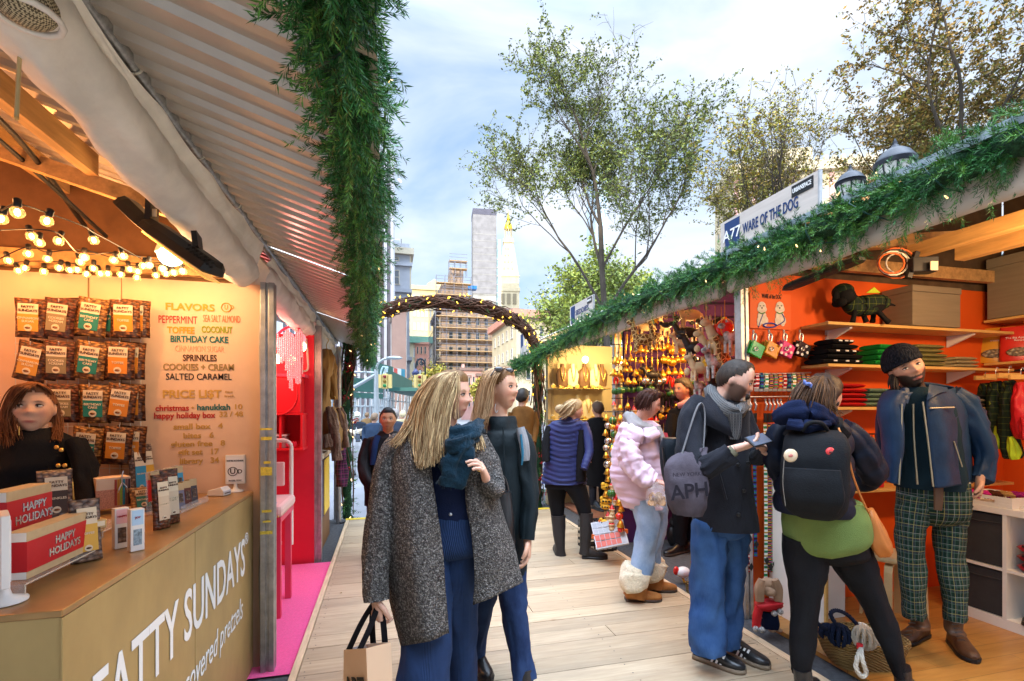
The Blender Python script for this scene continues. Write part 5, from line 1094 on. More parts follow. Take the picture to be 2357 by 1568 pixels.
#  man in the dark coat inside the ornament stall
p=Person('grey haired man in a dark coat and pink shirt browsing the ornament stall',(3.2,4.5,0),(.42,.20,.14),(.05,.035,.025),.008)
p.head(1572,897,5.35,.235,-68,-2,0,False);capm=hair_cap(p.M,.09,6.0,rough=.6);p.add('hair',capm,hairm('grey_brown_hair',(.05,.035,.025),(.12,.09,.065)))
p.wear('coat',[(1582,928,18,.07),(1583,938,30,.1),(1583,950,46,.13),(1580,1010,48,.14),(1580,1090,46,.14),(1580,1165,44,.14)],BLKF,.7,d=5.35,flat=True,wr=.010)
p.add('shirt_collar',cloth([(1560,935,7,.02,5.28),(1574,930,8,.03,5.26),(1594,920,8,.03,5.3)],wr=.004),fabric('pink_shirt',(.60,.30,.36)))
p.wear('coat_sleeve',[(1548,955,12,.06,5.25),(1540,1000,13,.06,5.2),(1532,1050,12,.055,5.15),(1522,1070,10,.05,5.1)],BLKF,.6)
for x,dd in((1566,5.3),(1594,5.42)):p.wear('trousers',[(x,1150,22,.1,dd),(x,1200,18,.08,dd),(x,1252,15,.07,dd)],BLKF,.7);f=P(x+6,1262,dd);f.z=-.03;p.add('shoe',shoe(f,(-1,-.25),.28),[BLKL,SOLEB])
p.done()
#  man looking at his phone
p=Person('bearded man in a charcoal peacoat and blue jeans looking down at his phone',(1.96,2.5,0),(.60,.35,.26),(.02,.014,.011),.006,beard=.8,lips=(.45,.16,.14))
p.head(1690,876,2.78,.24,62,-22,0,False,.01)
def rec(pt):return hairline(pt)+(.06 if pt.y>.1 else 0)+.05*G(abs(pt.x)-.2,.08)*(pt.y>0)
p.add('hair',hair_cap(p.M,.028,8.0,line=rec,rough=.25),hairm('dark_brown_hair',(.016,.011,.009),(.04,.028,.02)))
p.wear('peacoat',[(1660,912,30,.09),(1657,925,48,.11),(1653,945,66,.13),(1654,985,70,.14),(1658,1040,68,.145),(1664,1100,68,.145),(1666,1160,72,.15),(1668,1214,75,.15)],CHAR,.7,d=2.86,flat=True,wr=.010)
p.wear('peacoat_sleeve',[(1612,928,26,.07,2.8),(1598,955,33,.08,2.77),(1590,1005,33,.078,2.72),(1594,1052,34,.075,2.66),(1616,1078,32,.07,2.60),(1650,1062,25,.058,2.56),(1682,1040,20,.048,2.54)],CHAR,.6,wr=.014,wf=9)
p.wear('peacoat_sleeve',[(1708,950,22,.07,2.95),(1722,1000,24,.065,2.92),(1734,1046,22,.06,2.84),(1748,1052,18,.05,2.72),(1757,1034,14,.042,2.64)],CHAR,.6,wr=.010)
p.add('lapel',sheet([[(1628,905,2.74),(1612,935,2.70),(1600,968,2.72)],[(1650,930,2.70),(1645,962,2.66),(1640,985,2.68)],[(1672,945,2.69),(1680,985,2.665),(1690,1010,2.68)]],4),CHAR)
p.add('lapel',sheet([[(1708,930,2.78),(1722,950,2.8),(1728,975,2.82)],[(1704,960,2.74),(1716,985,2.75),(1722,1000,2.78)],[(1698,990,2.71),(1704,1005,2.71),(1708,1020,2.72)]],4),CHAR)
HERR=plaid('herringbone_scarf',(.04,.042,.045),[(0,.012,0,.25,(.16,.16,.16),.7),(1,.016,0,.25,(.10,.10,.10),.6)])
p.add('scarf',cloth([(1634,898,14,.04,2.84),(1642,918,17,.045,2.78),(1666,940,19,.05,2.72),(1694,950,18,.045,2.71),(1710,936,14,.035,2.78)],wr=.008,wf=16,seed=3),HERR);p.add('scarf',cloth([(1690,950,18,.03,2.68),(1690,985,16,.02,2.69),(1688,1010,10,.02,2.7)],wr=.006),HERR)
for x,y in((1699,1070),(1722,1066),(1712,1130),(1700,1185)):m=MB();m.lathe(P(x,y,2.695),[(.011,-.004),(.012,.002),(.009,.005)],12,M=Mx((RT,UP,-FW)).transposed());p.add('coat_button',m,BLACK)
m=MB();m.tube([P(1656,1090,2.705),P(1672,1150,2.695)],.006,5);p.add('pocket_welt',m,CHAR)
p.add('cuff',cloth([(1682,1042,17,.04,2.535),(1690,1036,15,.036,2.53)],wr=0),fabric('olive_cuff',(.20,.19,.13)))
p.hand(P(1688,1034,2.53),P(1735,1022,2.53)-P(1688,1034,2.53),UP*.9+FW*.4,curl=.42,thumb=-1,sc=1.05)
p.hand(P(1757,1040,2.66),P(1752,1008,2.56)-P(1757,1040,2.66),-RT*.6+FW*-.2,curl=.5,thumb=1)
BJN=denim('blue_denim',(.010,.038,.125),(.05,.12,.27))
p.wear('jeans',[(1662,1190,62,.13),(1660,1222,58,.12),(1660,1236,40,.08)],BJN,.8,d=2.88,flat=True,wr=0)
p.wear('jeans',[(1634,1200,36,.10,2.86),(1630,1225,39,.115,2.86),(1632,1300,40,.11,2.85),(1630,1380,38,.105,2.84),(1626,1440,38,.11,2.83),(1627,1492,40,.115,2.83)],BJN,.7,wr=.022,wf=9)
p.wear('jeans',[(1690,1200,28,.10,2.94),(1690,1225,32,.115,2.94),(1688,1300,32,.105,2.96),(1682,1380,28,.1,2.97),(1674,1440,26,.1,2.97),(1672,1480,28,.105,2.97)],BJN,.7,wr=.022,wf=9)
STR=mat('white_stripe',(.72,.72,.70),.5);GUM=mat('gum_sole',(.20,.15,.10),.7)
for hx,hy,tx,ty,dd in((1598,1512,1695,1545,2.8),(1662,1496,1738,1528,2.9)):
 h_=onZ(hx,hy);t_=onZ(tx,ty);di=(t_-h_).normalized();p.add('shoe',shoe(h_,di,.30,1.05,.028),[BLKL,GUM]);sd=V((di.y,-di.x,0))*(1 if V((di.y,-di.x,0)).dot(-FW)>0 else-1)
 m=MB()
 for k in range(3):c=h_+di*(.115+k*.026)+sd*.0405;m.slab([c+V((0,0,.03))+sd*.004,c+di*.012+V((0,0,.03))+sd*.004,c+di*.030+V((0,0,.085))-sd*.012,c+di*.018+V((0,0,.085))-sd*.012],sd,.004)
 p.add('shoe_stripe',m,STR)
p.done()
t=thing('phone','black mobile phone in the hands of the bearded man','phone',P(1750,1015,2.52));m=MB();c=P(1746,1013,2.52);ax=(P(1768,1008,2.56)-P(1722,1020,2.5)).normalized();M3=basis(c,ax,FW*.75+UP*.6);m.box((0,0,0),(.14,.072,.009));m.xf(M3);part('phone_body',m,BLACK,t,bevel=.003)
m=MB();m.box((0,0,.0055),(.125,.066,.001));m.xf(M3);part('screen',m,mat('phone_screen',(.10,.12,.16),.1),t)
t=thing('tote_bag','faded purple grey cloth tote with big dark letters on the phone man shoulder','bag',P(1585,1190,2.7))
PUR=fabric('grey_purple_cloth',(.10,.085,.105),.9,var=.25,vs=10)
part('bag_body',cloth([(1612,1030,16,.04,2.64),(1580,1060,44,.06,2.62),(1580,1110,50,.075,2.6),(1582,1150,48,.08,2.6),(1586,1184,34,.06,2.6)],flat=True,wr=.012,wf=8,pw=3),PUR,t)
m=MB();m.tube(spline([P(1568,1050,2.62),P(1606,935,2.68),P(1622,950,2.68),P(1618,1045,2.60)],6),.007,6,flat=.5);part('bag_strap',m,fabric('grey_strap',(.20,.20,.21)),t)
letter('APH',.105,P(1588,1132,2.505),RT+UP*.12,UP,fabric('dark_print',(.028,.025,.035)),t,'bag_lettering',bold=.02);letter('NEW YORKER',.028,P(1588,1092,2.51),RT+UP*.05,UP,MATS['dark_print'],t,'bag_lettering')
#  black rucksack on the pink woman side (between the two)
t=thing('rucksack','black rucksack worn behind the phone man, next to the pink puffer','backpack',P(1545,1110,3.2));part('bag_body',cloth([(1545,1008,20,.07),(1542,1035,24,.09),(1545,1090,22,.09),(1552,1130,16,.07)],d=3.15,flat=True,wr=.006,pw=3),fabric('black_navy_nylon',(.012,.018,.026),.5),t)
m=MB();m.tube([P(1526,1030,3.06),P(1532,1100,3.05)],.008,5);part('bag_strap',m,BLACK,t)
#  woman with the backpack, seen from behind
p=Person('woman seen from behind in black leggings, green shirt and navy jacket',(2.42,2.07,0),(.55,.30,.21),(.05,.025,.013),.007)
p.head(1893,915,2.55,.225,122,-14,0,True);p.M
HDK=hairm('dark_wavy_hair',(.028,.013,.008),(.15,.07,.028));capm=hair_cap(p.M,.09,12.0,rough=.5)
p.add('hair',strands([[(1880,868,2.5),(1850,880,2.48),(1832,910,2.47),(1822,945,2.46)],[(1885,868,2.47),(1862,885,2.43),(1848,915,2.42),(1840,950,2.42)],[(1890,868,2.46),(1880,890,2.42),(1872,920,2.41),(1866,955,2.41)],[(1896,870,2.46),(1902,895,2.42),(1900,925,2.41),(1906,955,2.40)],[(1900,872,2.47),(1914,900,2.44),(1912,935,2.42),(1926,956,2.42)]],420,13,.003,.012,.022,capm),HDK)
m=MB();m.ball(P(1860,884,2.40),(.022,.012,.010),8,6);m.ball(P(1852,880,2.40),(.008,.008,.014),6,5);m.ball(P(1866,888,2.40),(.008,.008,.014),6,5);p.add('hair_clip',m,mat('blue_clip',(.10,.16,.42),.2))
m=MB();m.tube([P(1896,918,2.47),P(1922,922,2.5)],.003,5);m.ball(P(1926,928,2.5),(.016,.008,.018),8,6);p.add('glasses',m,BLACK)
NVJ=mat('navy_puffer',(.006,.010,.022),.6,var=.2,vs=10,bump=.15,bs=60,spec=.2)
p.wear('jacket',[(1862,950,46,.12),(1864,970,74,.14),(1868,1000,90,.16),(1870,1070,90,.18),(1872,1130,92,.19),(1876,1178,96,.19)],NVJ,.7,d=2.62,flat=True,wr=.006,steps=8,quilt=(.11,.018))
p.wear('jacket_sleeve',[(1800,985,26,.08,2.62),(1784,1020,24,.08,2.62),(1784,1060,24,.075,2.64),(1795,1090,22,.07,2.72)],NVJ,.6,wr=.010,steps=8,quilt=(.11,.016))
p.wear('jacket_sleeve',[(1938,985,30,.09,2.6),(1972,1020,34,.09,2.6),(1998,1062,36,.09,2.62),(2008,1092,32,.085,2.68),(1985,1108,26,.07,2.78),(1960,1100,20,.06,2.85)],NVJ,.6,wr=.012,steps=8,quilt=(.12,.014))
p.add('hood',cloth([(1794,962,18,.06,2.50),(1816,952,28,.09,2.46),(1850,948,32,.09,2.44),(1886,956,26,.08,2.45),(1908,968,14,.05,2.48)],wr=.014,wf=14,seed=6),NAVYF);p.add('hood',cloth([(1812,976,14,.04,2.40),(1850,982,16,.045,2.37),(1896,976,13,.04,2.40)],wr=.010,wf=16,seed=9),NAVYF)
OLV=mat('green_jersey',(.125,.19,.05),.9,var=.1,vs=8,bump=.3,bs=220)
p.wear('shirt',[(1890,1150,92,.17),(1897,1185,103,.185),(1899,1220,104,.19),(1898,1245,94,.185),(1898,1262,66,.17),(1898,1269,40,.15)],OLV,.7,d=2.62,flat=True,wr=.010,wf=4)
p.wear('leggings',[(1898,1205,90,.15),(1898,1245,97,.158),(1903,1272,94,.15),(1905,1292,50,.09)],LEG,.85,d=2.64,flat=True,wr=.004)
p.wear('leggings',[(1852,1235,52,.13,2.64),(1852,1265,54,.135,2.64),(1856,1310,50,.13,2.63),(1854,1390,34,.10,2.62),(1846,1480,29,.085,2.62),(1842,1550,21,.065,2.62)],LEG,.8,wr=.008,wf=10)
p.wear('leggings',[(1946,1235,52,.13,2.66),(1950,1265,54,.135,2.66),(1976,1312,50,.13,2.66),(2006,1370,36,.105,2.64),(2034,1435,31,.09,2.62),(2054,1495,24,.07,2.6),(2070,1548,19,.06,2.6)],LEG,.8,wr=.008,wf=10)
for x,dd in((1846,2.6),(2076,2.6)):p.wear('boot',[(x,1536,22,.06,dd),(x+4,1575,22,.06,dd),(x+6,1596,24,.06,dd)],BLKL,.7,wr=.004);f=P(x,1605,dd-.08);f.z=0;p.add('boot',shoe(f,(.85,.5),.26,1.0,.025),[BLKL,BLACK])
p.done()
t=thing('backpack','black backpack with round pin badges on the back of the woman in leggings','backpack',P(1875,1190,2.35));BPK=fabric('black_canvas',(.012,.014,.017),.75)
part('bag_body',cloth([(1878,990,50,.05,2.42),(1876,1004,70,.085,2.39),(1876,1040,78,.10,2.37),(1874,1090,80,.11,2.37),(1875,1150,78,.11,2.37),(1877,1180,62,.09,2.38),(1878,1192,40,.06,2.4)],flat=True,wr=.006,pw=3.2,n=32),BPK,t)
part('front_pocket',cloth([(1868,1080,66,.03,2.27),(1868,1110,70,.04,2.265),(1872,1150,68,.04,2.265),(1874,1178,54,.03,2.285)],flat=True,wr=.005,pw=3.5,n=32),BPK,t)
m=MB();m.tube(spline([P(1938,1035,2.27),P(1946,1090,2.27),P(1950,1140,2.27),P(1944,1176,2.29)],5),.0028,5);m.tube(spline([P(1806,1050,2.27),P(1802,1110,2.27),P(1808,1165,2.28)],5),.0022,5);part('zip',m,mat('pale_zip',(.16,.15,.13),.5),t)
m=MB();m.tube([P(1905,1092,2.215),P(1906,1112,2.215)],.006,5);part('zip_pull',m,BLACK,t);m=MB();m.tube(spline([P(1846,992,2.34),P(1862,974,2.32),P(1890,974,2.32),P(1905,990,2.34)],5),.010,6);part('bag_handle',m,BPK,t)
for x,y,r_,c,lb in((1821,1049,.031,(.62,.50,.34),'cream badge with a pink figure'),(1913,1041,.022,(.60,.05,.05),'red badge'),(1919,1054,.020,(.75,.72,.66),'white badge with a yellow mark')):
 m=MB();m.lathe(P(x,y,2.262),[(r_,-.008),(r_,0),(r_*.8,.005),(.001,.006)],18,M=Mx((RT,UP,-FW)).transposed());o=part('pin_badge',m,mat('badge_%d'%x,c,.3),t,label=lb)
 m=MB();m.ball(P(x,y,2.256),(r_*.5,.003,r_*.25),10,6);part('badge_motif',m,mat('motif_%d'%x,(.5,.16,.14)if x<1900 else((.12,.02,.02)if x==1913 else(.7,.4,.03)),.5),o)
for xx in((1830,1815),(1925,1945)):part('bag_strap',cloth([(xx[0],965,16,.02,2.46),(xx[0],985,18,.02,2.43),(xx[1],1005,16,.02,2.46)],wr=.003),BPK,t)
t=thing('shoulder_bag','tan leather shoulder bag on a thin strap at the hip of the woman in leggings','bag',P(2020,1275,2.6));TANL=mat('tan_leather',(.48,.17,.04),.45,var=.12,bump=.1,bs=80)
m=MB();m.tube(spline([P(1930,985,2.37),P(1948,1030,2.33),P(1962,1090,2.36),(P(1980,1140,2.42)),P(2000,1182,2.5)],6),.006,6,flat=.5);part('bag_strap',m,TANL,t);part('bag_body',cloth([(2004,1172,6,.03,2.52),(2010,1195,14,.06,2.52),(2022,1240,24,.07,2.54),(2034,1264,22,.06,2.56),(2040,1276,14,.04,2.56)],wr=.006,pw=3),TANL,t)
#  stall keeper with the beanie
p=Person('bearded man in a navy beanie, blue jacket and green tartan trousers',(3.5,2.3,0),(.46,.25,.16),(.014,.010,.008),.006,beard=.95)
p.head(2084,850,2.98,.245,-16,2,24,False,.012)
p.add('hair',hair_cap(p.M,.03,3.3),MATS['dark_brown_hair']);m=strands([[(2052,862,2.98),(2050,880,2.96),(2054,900,2.95)],[(2064,872,2.94),(2062,890,2.93),(2066,906,2.93)]],40,3,.005,.01);p.add('hair',m,MATS['dark_brown_hair'])
def bline(pt):return.17+.06*(pt.y<0)*-1-.10*(pt.y<-.1)
bm=hair_cap(p.M,.085,1.0,line=bline,rough=.06,top=.10);BEAN=NG('beanie_knit',.95,.15);kn=BEAN.n('TexVoronoi');kn.inputs['Scale'].default_value=130;BEAN.set(kn.inputs['Vector'],BEAN.co('Object',(1,1,.35)));BEAN.col(BEAN.mix(BEAN.rng(kn.outputs['Distance'],.1,.7),(.020,.023,.032),(.005,.006,.010)));BEAN.bump(BEAN.math('SUBTRACT',1,kn.outputs['Distance']),.8,.01)
p.add('beanie',bm,BEAN.m);HM=p.M;rr=[]
for a in[i*2*math.pi/36 for i in range(37)]:
 zc=.225-.14*(1-math.cos(a))/2;e=.006*math.sin(a*40)
 rr.append([HM@V(((.335+o)*math.sin(a)*(1-z*.25),(.41+o*.9)*math.cos(a)*(1-z*.25),zc+z))for o,z in((.030,-.055),(.066+e,-.05),(.082+e,.0),(.076+e,.09),(.050,.10),(.02,.0))])
m=MB();m.loft(rr,caps=False);p.add('beanie_cuff',m,BEAN.m)
BLJ=mat('blue_waxed',(.010,.030,.072),.5,var=.3,vs=7,bump=.15,bs=60,spec=.25);DBL=fabric('teal_denim_shirt',(.012,.032,.048))
rows=[[(2098,905,2.82),(2070,900,2.82),(2044,900,2.95),(2110,880,3.1),(2190,892,3.06),(2160,902,2.85),(2140,900,2.84)],[(2078,940,2.79),(2045,940,2.80),(2026,935,2.95),(2115,930,3.18),(2220,930,3.05),(2180,940,2.82),(2132,935,2.80)],[(2076,1010,2.78),(2052,1010,2.79),(2036,1005,2.95),(2130,1000,3.2),(2226,1000,3.05),(2190,1010,2.8),(2136,1010,2.78)],[(2072,1080,2.77),(2054,1080,2.78),(2042,1078,2.95),(2135,1070,3.2),(2232,1070,3.04),(2196,1078,2.8),(2146,1080,2.77)],[(2070,1116,2.77),(2056,1112,2.78),(2050,1108,2.95),(2138,1110,3.2),(2236,1110,3.03),(2198,1118,2.79),(2150,1124,2.77)]]
o=p.add('jacket',sheet(rows,5,5.0,.012),[BLJ]);s_=o.modifiers.new('thick','SOLIDIFY');s_.thickness=.010;s_.offset=1
p.wear('shirt',[(2112,892,44,.10),(2112,915,72,.13),(2118,960,86,.15),(2130,1040,88,.16),(2138,1100,90,.165),(2142,1122,88,.16)],DBL,.8,d=3.0,flat=True,wr=.008)
p.wear('jacket_sleeve',[(2188,905,28,.08,3.02),(2216,932,36,.09,3.0),(2246,980,33,.08,2.98),(2268,1030,29,.072,2.96),(2268,1075,25,.062,2.94),(2258,1106,21,.055,2.92)],BLJ,.6,wr=.016,wf=9)
p.wear('jacket_sleeve',[(2050,912,22,.07,3.05),(2036,960,20,.07,3.12),(2036,1020,19,.065,3.2),(2050,1075,16,.06,3.25)],BLJ,.6)
p.add('jacket_collar',sheet([[(2140,885,2.83),(2160,888,2.86),(2180,892,2.92)],[(2136,902,2.79),(2158,905,2.80),(2182,900,2.86)],[(2132,922,2.785),(2150,912,2.785),(2164,904,2.80)]],4),BLJ);p.add('jacket_collar',sheet([[(2092,895,2.84),(2082,892,2.84),(2072,896,2.86)],[(2094,915,2.80),(2084,912,2.80),(2070,906,2.83)],[(2090,930,2.79),(2084,926,2.79),(2078,918,2.80)]],4),BLJ)
m=MB();m.tube(spline([P(2076,930,2.775),P(2074,1010,2.765),P(2069,1116,2.755)],6),.005,5);m.tube(spline([P(2124,925,2.785),P(2134,1000,2.765),P(2148,1120,2.755)],6),.005,5);m.tube(spline([P(2102,930,2.84),P(2104,1010,2.83),P(2112,1115,2.83)],6),.006,5);m.tube([P(2140,940,2.775),P(2196,938,2.80)],.005,5);m.tube([P(2196,1016,2.785),P(2215,1075,2.80)],.004,5);p.add('zip',m,mat('brass_zip',(.42,.36,.24),.4,.7))
p.hand(P(2256,1104,2.9),V((-.35,-.1,-1)),-RT+FW*.5,curl=.8,thumb=-1,sc=1.05)
TART=plaid('green_tartan',(.006,.020,.014),[(0,.075,0,.12,(.03,.035,.05),.6),(1,.075,0,.12,(.03,.035,.05),.6),(0,.075,.12,.022,(.36,.33,.10),.55),(1,.075,.12,.022,(.36,.33,.10),.55),(0,.075,.5,.016,(.36,.38,.36),.55),(1,.075,.5,.016,(.36,.38,.36),.55),(0,.0375,.3,.03,(.10,.22,.15),.45),(1,.0375,.3,.03,(.10,.22,.15),.45)])
p.wear('trousers',[(2146,1105,86,.15),(2146,1150,88,.155),(2146,1185,84,.14),(2146,1206,50,.08)],TART,.8,d=3.0,flat=True,wr=.004)
p.wear('trousers',[(2106,1140,42,.12,3.0),(2102,1170,43,.125,3.0),(2097,1225,36,.11,2.99),(2098,1290,31,.095,2.98),(2101,1365,29,.09,2.98),(2104,1418,27,.085,2.98)],TART,.7,wr=.014,wf=12)
p.wear('trousers',[(2186,1140,44,.12,3.0),(2187,1170,45,.125,3.0),(2188,1225,40,.115,2.98),(2188,1290,34,.1,2.96),(2196,1365,31,.09,2.94),(2198,1428,26,.08,2.92)],TART,.7,wr=.014,wf=12)
p.add('belt_flap',cloth([(2160,1116,11,.01,2.8),(2160,1150,11,.01,2.795),(2158,1174,9,.01,2.80)],wr=.002,pw=4),mat('brown_belt',(.10,.045,.02),.5))
BRB=mat('brown_boot',(.085,.04,.02),.45,var=.35,vs=14,bump=.15,bs=60)
for x,y,hx,hy,tx,ty,dd in((2106,1412,2130,1464,2076,1484,3.0),(2196,1424,2192,1478,2226,1512,2.94)):
 h_=onZ(hx,hy);t_=onZ(tx,ty);p.add('boot',shoe(h_,t_-h_,.30,1.08,.026,1.0),[BRB,BLACK]);p.wear('boot',[(x,y-6,24,.07,dd),(x+(hx-x)*.5,y+20,23,.07,dd),(hx-(hx-tx)*.25,hy-22,24,.07,dd-.03)],BRB,.7,wr=.003,flat=True)
 m=MB()
 for k in range(5):a_=V(P(x+(tx-x)*(.15+.1*k),y+14+9*k,dd-.10));m.tube([a_-RT*.022,a_+V((0,0,.008))-FW*.01,a_+RT*.022],.003,4)
 p.add('boot_lace',m,BLACK)
p.done()
#  pretzel seller behind the counter
p=Person('auburn haired pretzel seller in a black coat behind the brass counter',(-1.6,2.8,-.03),(.60,.36,.25),(.12,.05,.025),.006)
p.head(76,941,2.32,.232,36,4,0,True,.015)
HSE=hairm('auburn_long_hair',(.10,.035,.015),(.24,.095,.04));capm=hair_cap(p.M,.055,1.5)
p.add('hair',strands([[(66,885,2.34),(36,893,2.32),(14,930,2.34),(2,985,2.34),(-10,1030,2.3)],[(68,884,2.3),(42,893,2.25),(24,932,2.27),(14,985,2.27),(8,1035,2.24)],[(72,884,2.27),(50,893,2.215),(30,930,2.24),(20,985,2.24),(26,1030,2.22)],[(78,884,2.26),(60,894,2.2),(38,918,2.215),(26,950,2.23),(34,1000,2.22)]],420,15,.0023,.008,.010,capm),HSE)
p.add('hair',strands([[(88,885,2.27),(110,898,2.3),(124,930,2.37),(131,975,2.38),(126,1012,2.3)],[(92,886,2.3),(116,902,2.36),(130,940,2.42),(137,985,2.38),(134,1018,2.32)]],110,16,.0023,.006,.008),HSE)
p.wear('coat',[(88,985,34,.085),(88,1000,66,.11),(90,1018,95,.13),(88,1060,112,.15),(84,1120,122,.16),(80,1190,124,.16),(80,1300,120,.16)],BLKF,.7,d=2.36,flat=True,wr=.014,wf=6)
p.wear('coat_sleeve',[(176,1022,26,.08,2.36),(192,1065,28,.08,2.34),(200,1120,27,.075,2.3),(200,1170,25,.07,2.25)],BLKF,.6,wr=.012)
m=MB()
for x,y in((134,1072),(149,1072),(130,1030),(141,1036)):p.add('brass_button',MB().lathe(P(x,y,2.165),[(.009,-.003),(.009,.003),(.005,.004)],10,M=Mx((RT,UP,-FW)).transposed()),GOLD)
m.tube(spline([P(160,1078,2.175),P(166,1110,2.17),P(170,1150,2.17)],4),.004,5);p.add('zip',m,GOLD)
m=MB();m.tube([P(44,982,2.19),P(44,1002,2.19)],.002,4);p.add('earring',m,GOLD)
p.done()
#  people farther off
def walker(label,x,yt,yb,d,coat,legs,hair,yaw,wx=1.0,z0=-.125,skin=(.5,.28,.19),hat=None,extra=None,legh=.46,coatend=.5):
 p=Person(label,onZ(x,yb,z0)if False else P(x,yb,d),skin,hair,.014,'passers-by beyond the arch');h=yb-yt;s_=h
 p.head(x,yt+s_*.07,d,s_*.14*d/F,yaw,0,0,False,eyes=d<9);p.add('hair',hair_cap(p.M,.08,x*.1),mat('hair_%d'%x,hair,.6))
 if hat:p.add('hat',hair_cap(p.M,.13,1.0,lift=.0),mat('hat_%d'%x,hat,.9,bump=.8,bs=60))
 cm=fabric('coat_%d'%x,coat,.8);w_=s_*.125*wx;k=d/F
 p.wear('coat',[(x,yt+s_*.145,w_*.4,.07),(x,yt+s_*.18,w_*.95,.11),(x,yt+s_*.30,w_*1.0,.15),(x,yt+s_*coatend,w_*1.05,.16)],cm,.7,d=d,flat=True,wr=.012,n=16)
 for sg in(-1,1):
  p.wear('coat_sleeve',[(x+sg*w_*.95,yt+s_*.2,w_*.32,.06,d),(x+sg*w_*1.12,yt+s_*.33,w_*.30,.055,d-.02),(x+sg*w_*.95,yt+s_*.46,w_*.26,.05,d-.15)],cm,.6,n=12)
  p.hand(P(x+sg*w_*.95,yt+s_*.47,d-.16),-UP,-RT*sg,curl=.5)
  lm_=fabric('legs_%d'%x,legs,.8);q=sg*w_*.42;p.wear('trousers',[(x+q,yt+s_*.46,w_*.5,.10,d),(x+q,yt+s_*.72,w_*.36,.075,d+sg*.04),(x+q,yt+s_*.97,w_*.30,.065,d+sg*.08)],lm_,.7,n=12)
  f=P(x+q,yb,d+sg*.08);p.add('shoe',shoe(f,(.2,-1),.26),[BLKL,BLACK])
 if extra:extra(p,w_)
 p.done();return p
def fur(p,w_):
 p.add('fur_hood',cloth([(800,992,5,.08,11.9),(818,998,8,.10,11.8),(836,992,5,.08,11.9)],wr=.03,wf=14),mat('pale_fur',(.50,.42,.30),.95,bump=1,bs=40))
walker('person in a dark coat with pale fur hood and white trousers',822,950,1092,12.0,(.03,.04,.06),(.55,.56,.58),(.10,.08,.06),190,1.25,hat=(.62,.58,.52),extra=fur)
t=thing('phone','phone held up by the traveller beside the fur hood coat','phone',P(826,1030,10));m=MB();m.box(P(824,1008,10.),(.09,.012,.17),-YAW);part('phone_body',m,BLACK,t);m=MB();m.box(P(824,1008,9.992),(.08,.004,.14),-YAW);part('screen',m,MATS['phone_screen'],t)
t=thing('white_tote','white cloth bag hanging beside the fur hooded person','bag',P(822,1052,11.5));part('bag_body',cloth([(822,1012,9,.05),(822,1035,17,.07),(822,1052,12,.05)],d=11.5,flat=True,wr=.02),fabric('white_cloth',(.6,.6,.62)),t);m=MB();m.tube([P(815,1016,11.5),P(820,985,11.5),P(829,1016,11.5)],.02,5);part('bag_strap',m,MATS['white_cloth'],t)
walker('person in a blue padded coat behind the man in the black jacket',862,952,1100,11.0,(.035,.06,.11),(.03,.03,.04),(.20,.13,.08),150,1.15)
walker('person in a blue grey coat and knitted cap over the black jacket shoulder',908,944,1120,9.6,(.05,.06,.09),(.03,.03,.04),(.12,.08,.06),170,1.2,hat=(.28,.25,.23))
walker('person in a cream yellow coat farther up the street',927,946,1075,14,(.62,.52,.30),(.36,.22,.10),(.62,.50,.30),180,1.2,coatend=.56)
walker('person in a dark blue coat walking close to the blonde hair',948,945,1070,15,(.02,.03,.06),(.02,.02,.03),(.03,.02,.02),180)
walker('small far figure with a tan coat under the street shed',845,950,1040,20,(.30,.18,.08),(.05,.05,.07),(.2,.12,.06),170)
walker('second small far figure in black under the street shed',872,948,1035,22,(.02,.02,.025),(.03,.03,.04),(.05,.03,.02),20)
walker('man in a brown leather jacket beyond the green coat woman',1203,896,1165,7.2,(.20,.085,.02),(.02,.025,.04),(.02,.015,.012),150,.78)
walker('figure in a long black coat standing in for a mirror reflection by the jewellery shelves',1376,925,1170,6.6,(.008,.008,.009),(.02,.02,.025),(.10,.06,.04),200,.85,z0=-.03,coatend=.78)  # solid figure built in place of a reflection in the jewellery stall mirror
# ================================================================ goods: pretzel stall
def depth(p):return(V(p)-CAM).dot(FW)
GLOBE=mat('globe_glass',(1,.8,.5),.05,alpha=.22,spec=.9,emis=.22,ecol=(1,.5,.12));FILA=mat('filament',(1,.7,.3),.3,emis=26,ecol=(1,.58,.2))
t=thing('string_lights','strings of clear globe bulbs glowing warm under the pretzel stall canopy','string lights',(-1.8,2.3,2.3))
BP=[(40,489),(108,509),(73,544),(91,559),(135,555),(216,553),(65,584),(109,596),(185,603),(194,592),(262,599),(283,590),(343,611),(57,617),(42,623),(101,625),(136,617),(161,622),(178,621),(199,631),(231,630),(248,630),(278,632),(299,620),(317,625),(315,639),(359,634),(374,619),(382,630),(421,625),(33,634),(3,504),(20,600),(215,618),(330,612),(400,628)]
g0=None;tops=[]
for i,(x,y)in enumerate(BP):
 d=1.55+max(0,y-489)/150*1.15;d=min(d,2.78);c=P(x,y,d);tl=.3*math.sin(i*2.1)
 if g0 is None:
  g0=part('bulb',MB().ball((0,0,0),.0195,14,10),GLOBE,t,world=False);f0=part('filament',MB().ball((0,0,.0),(.008,.008,.012),8,6),FILA,g0,world=False)
  s0=part('socket',MB().lathe((0,0,0),[(.008,.016),(.011,.020),(.011,.042),(.006,.046)],10),BLACK,g0,world=False);o=g0
 else:o=copy_tree(g0,parent=t)
 o.matrix_basis=Mx.Translation(WM[t].inverted()@c)@Mx.Rotation(tl,4,'Y');
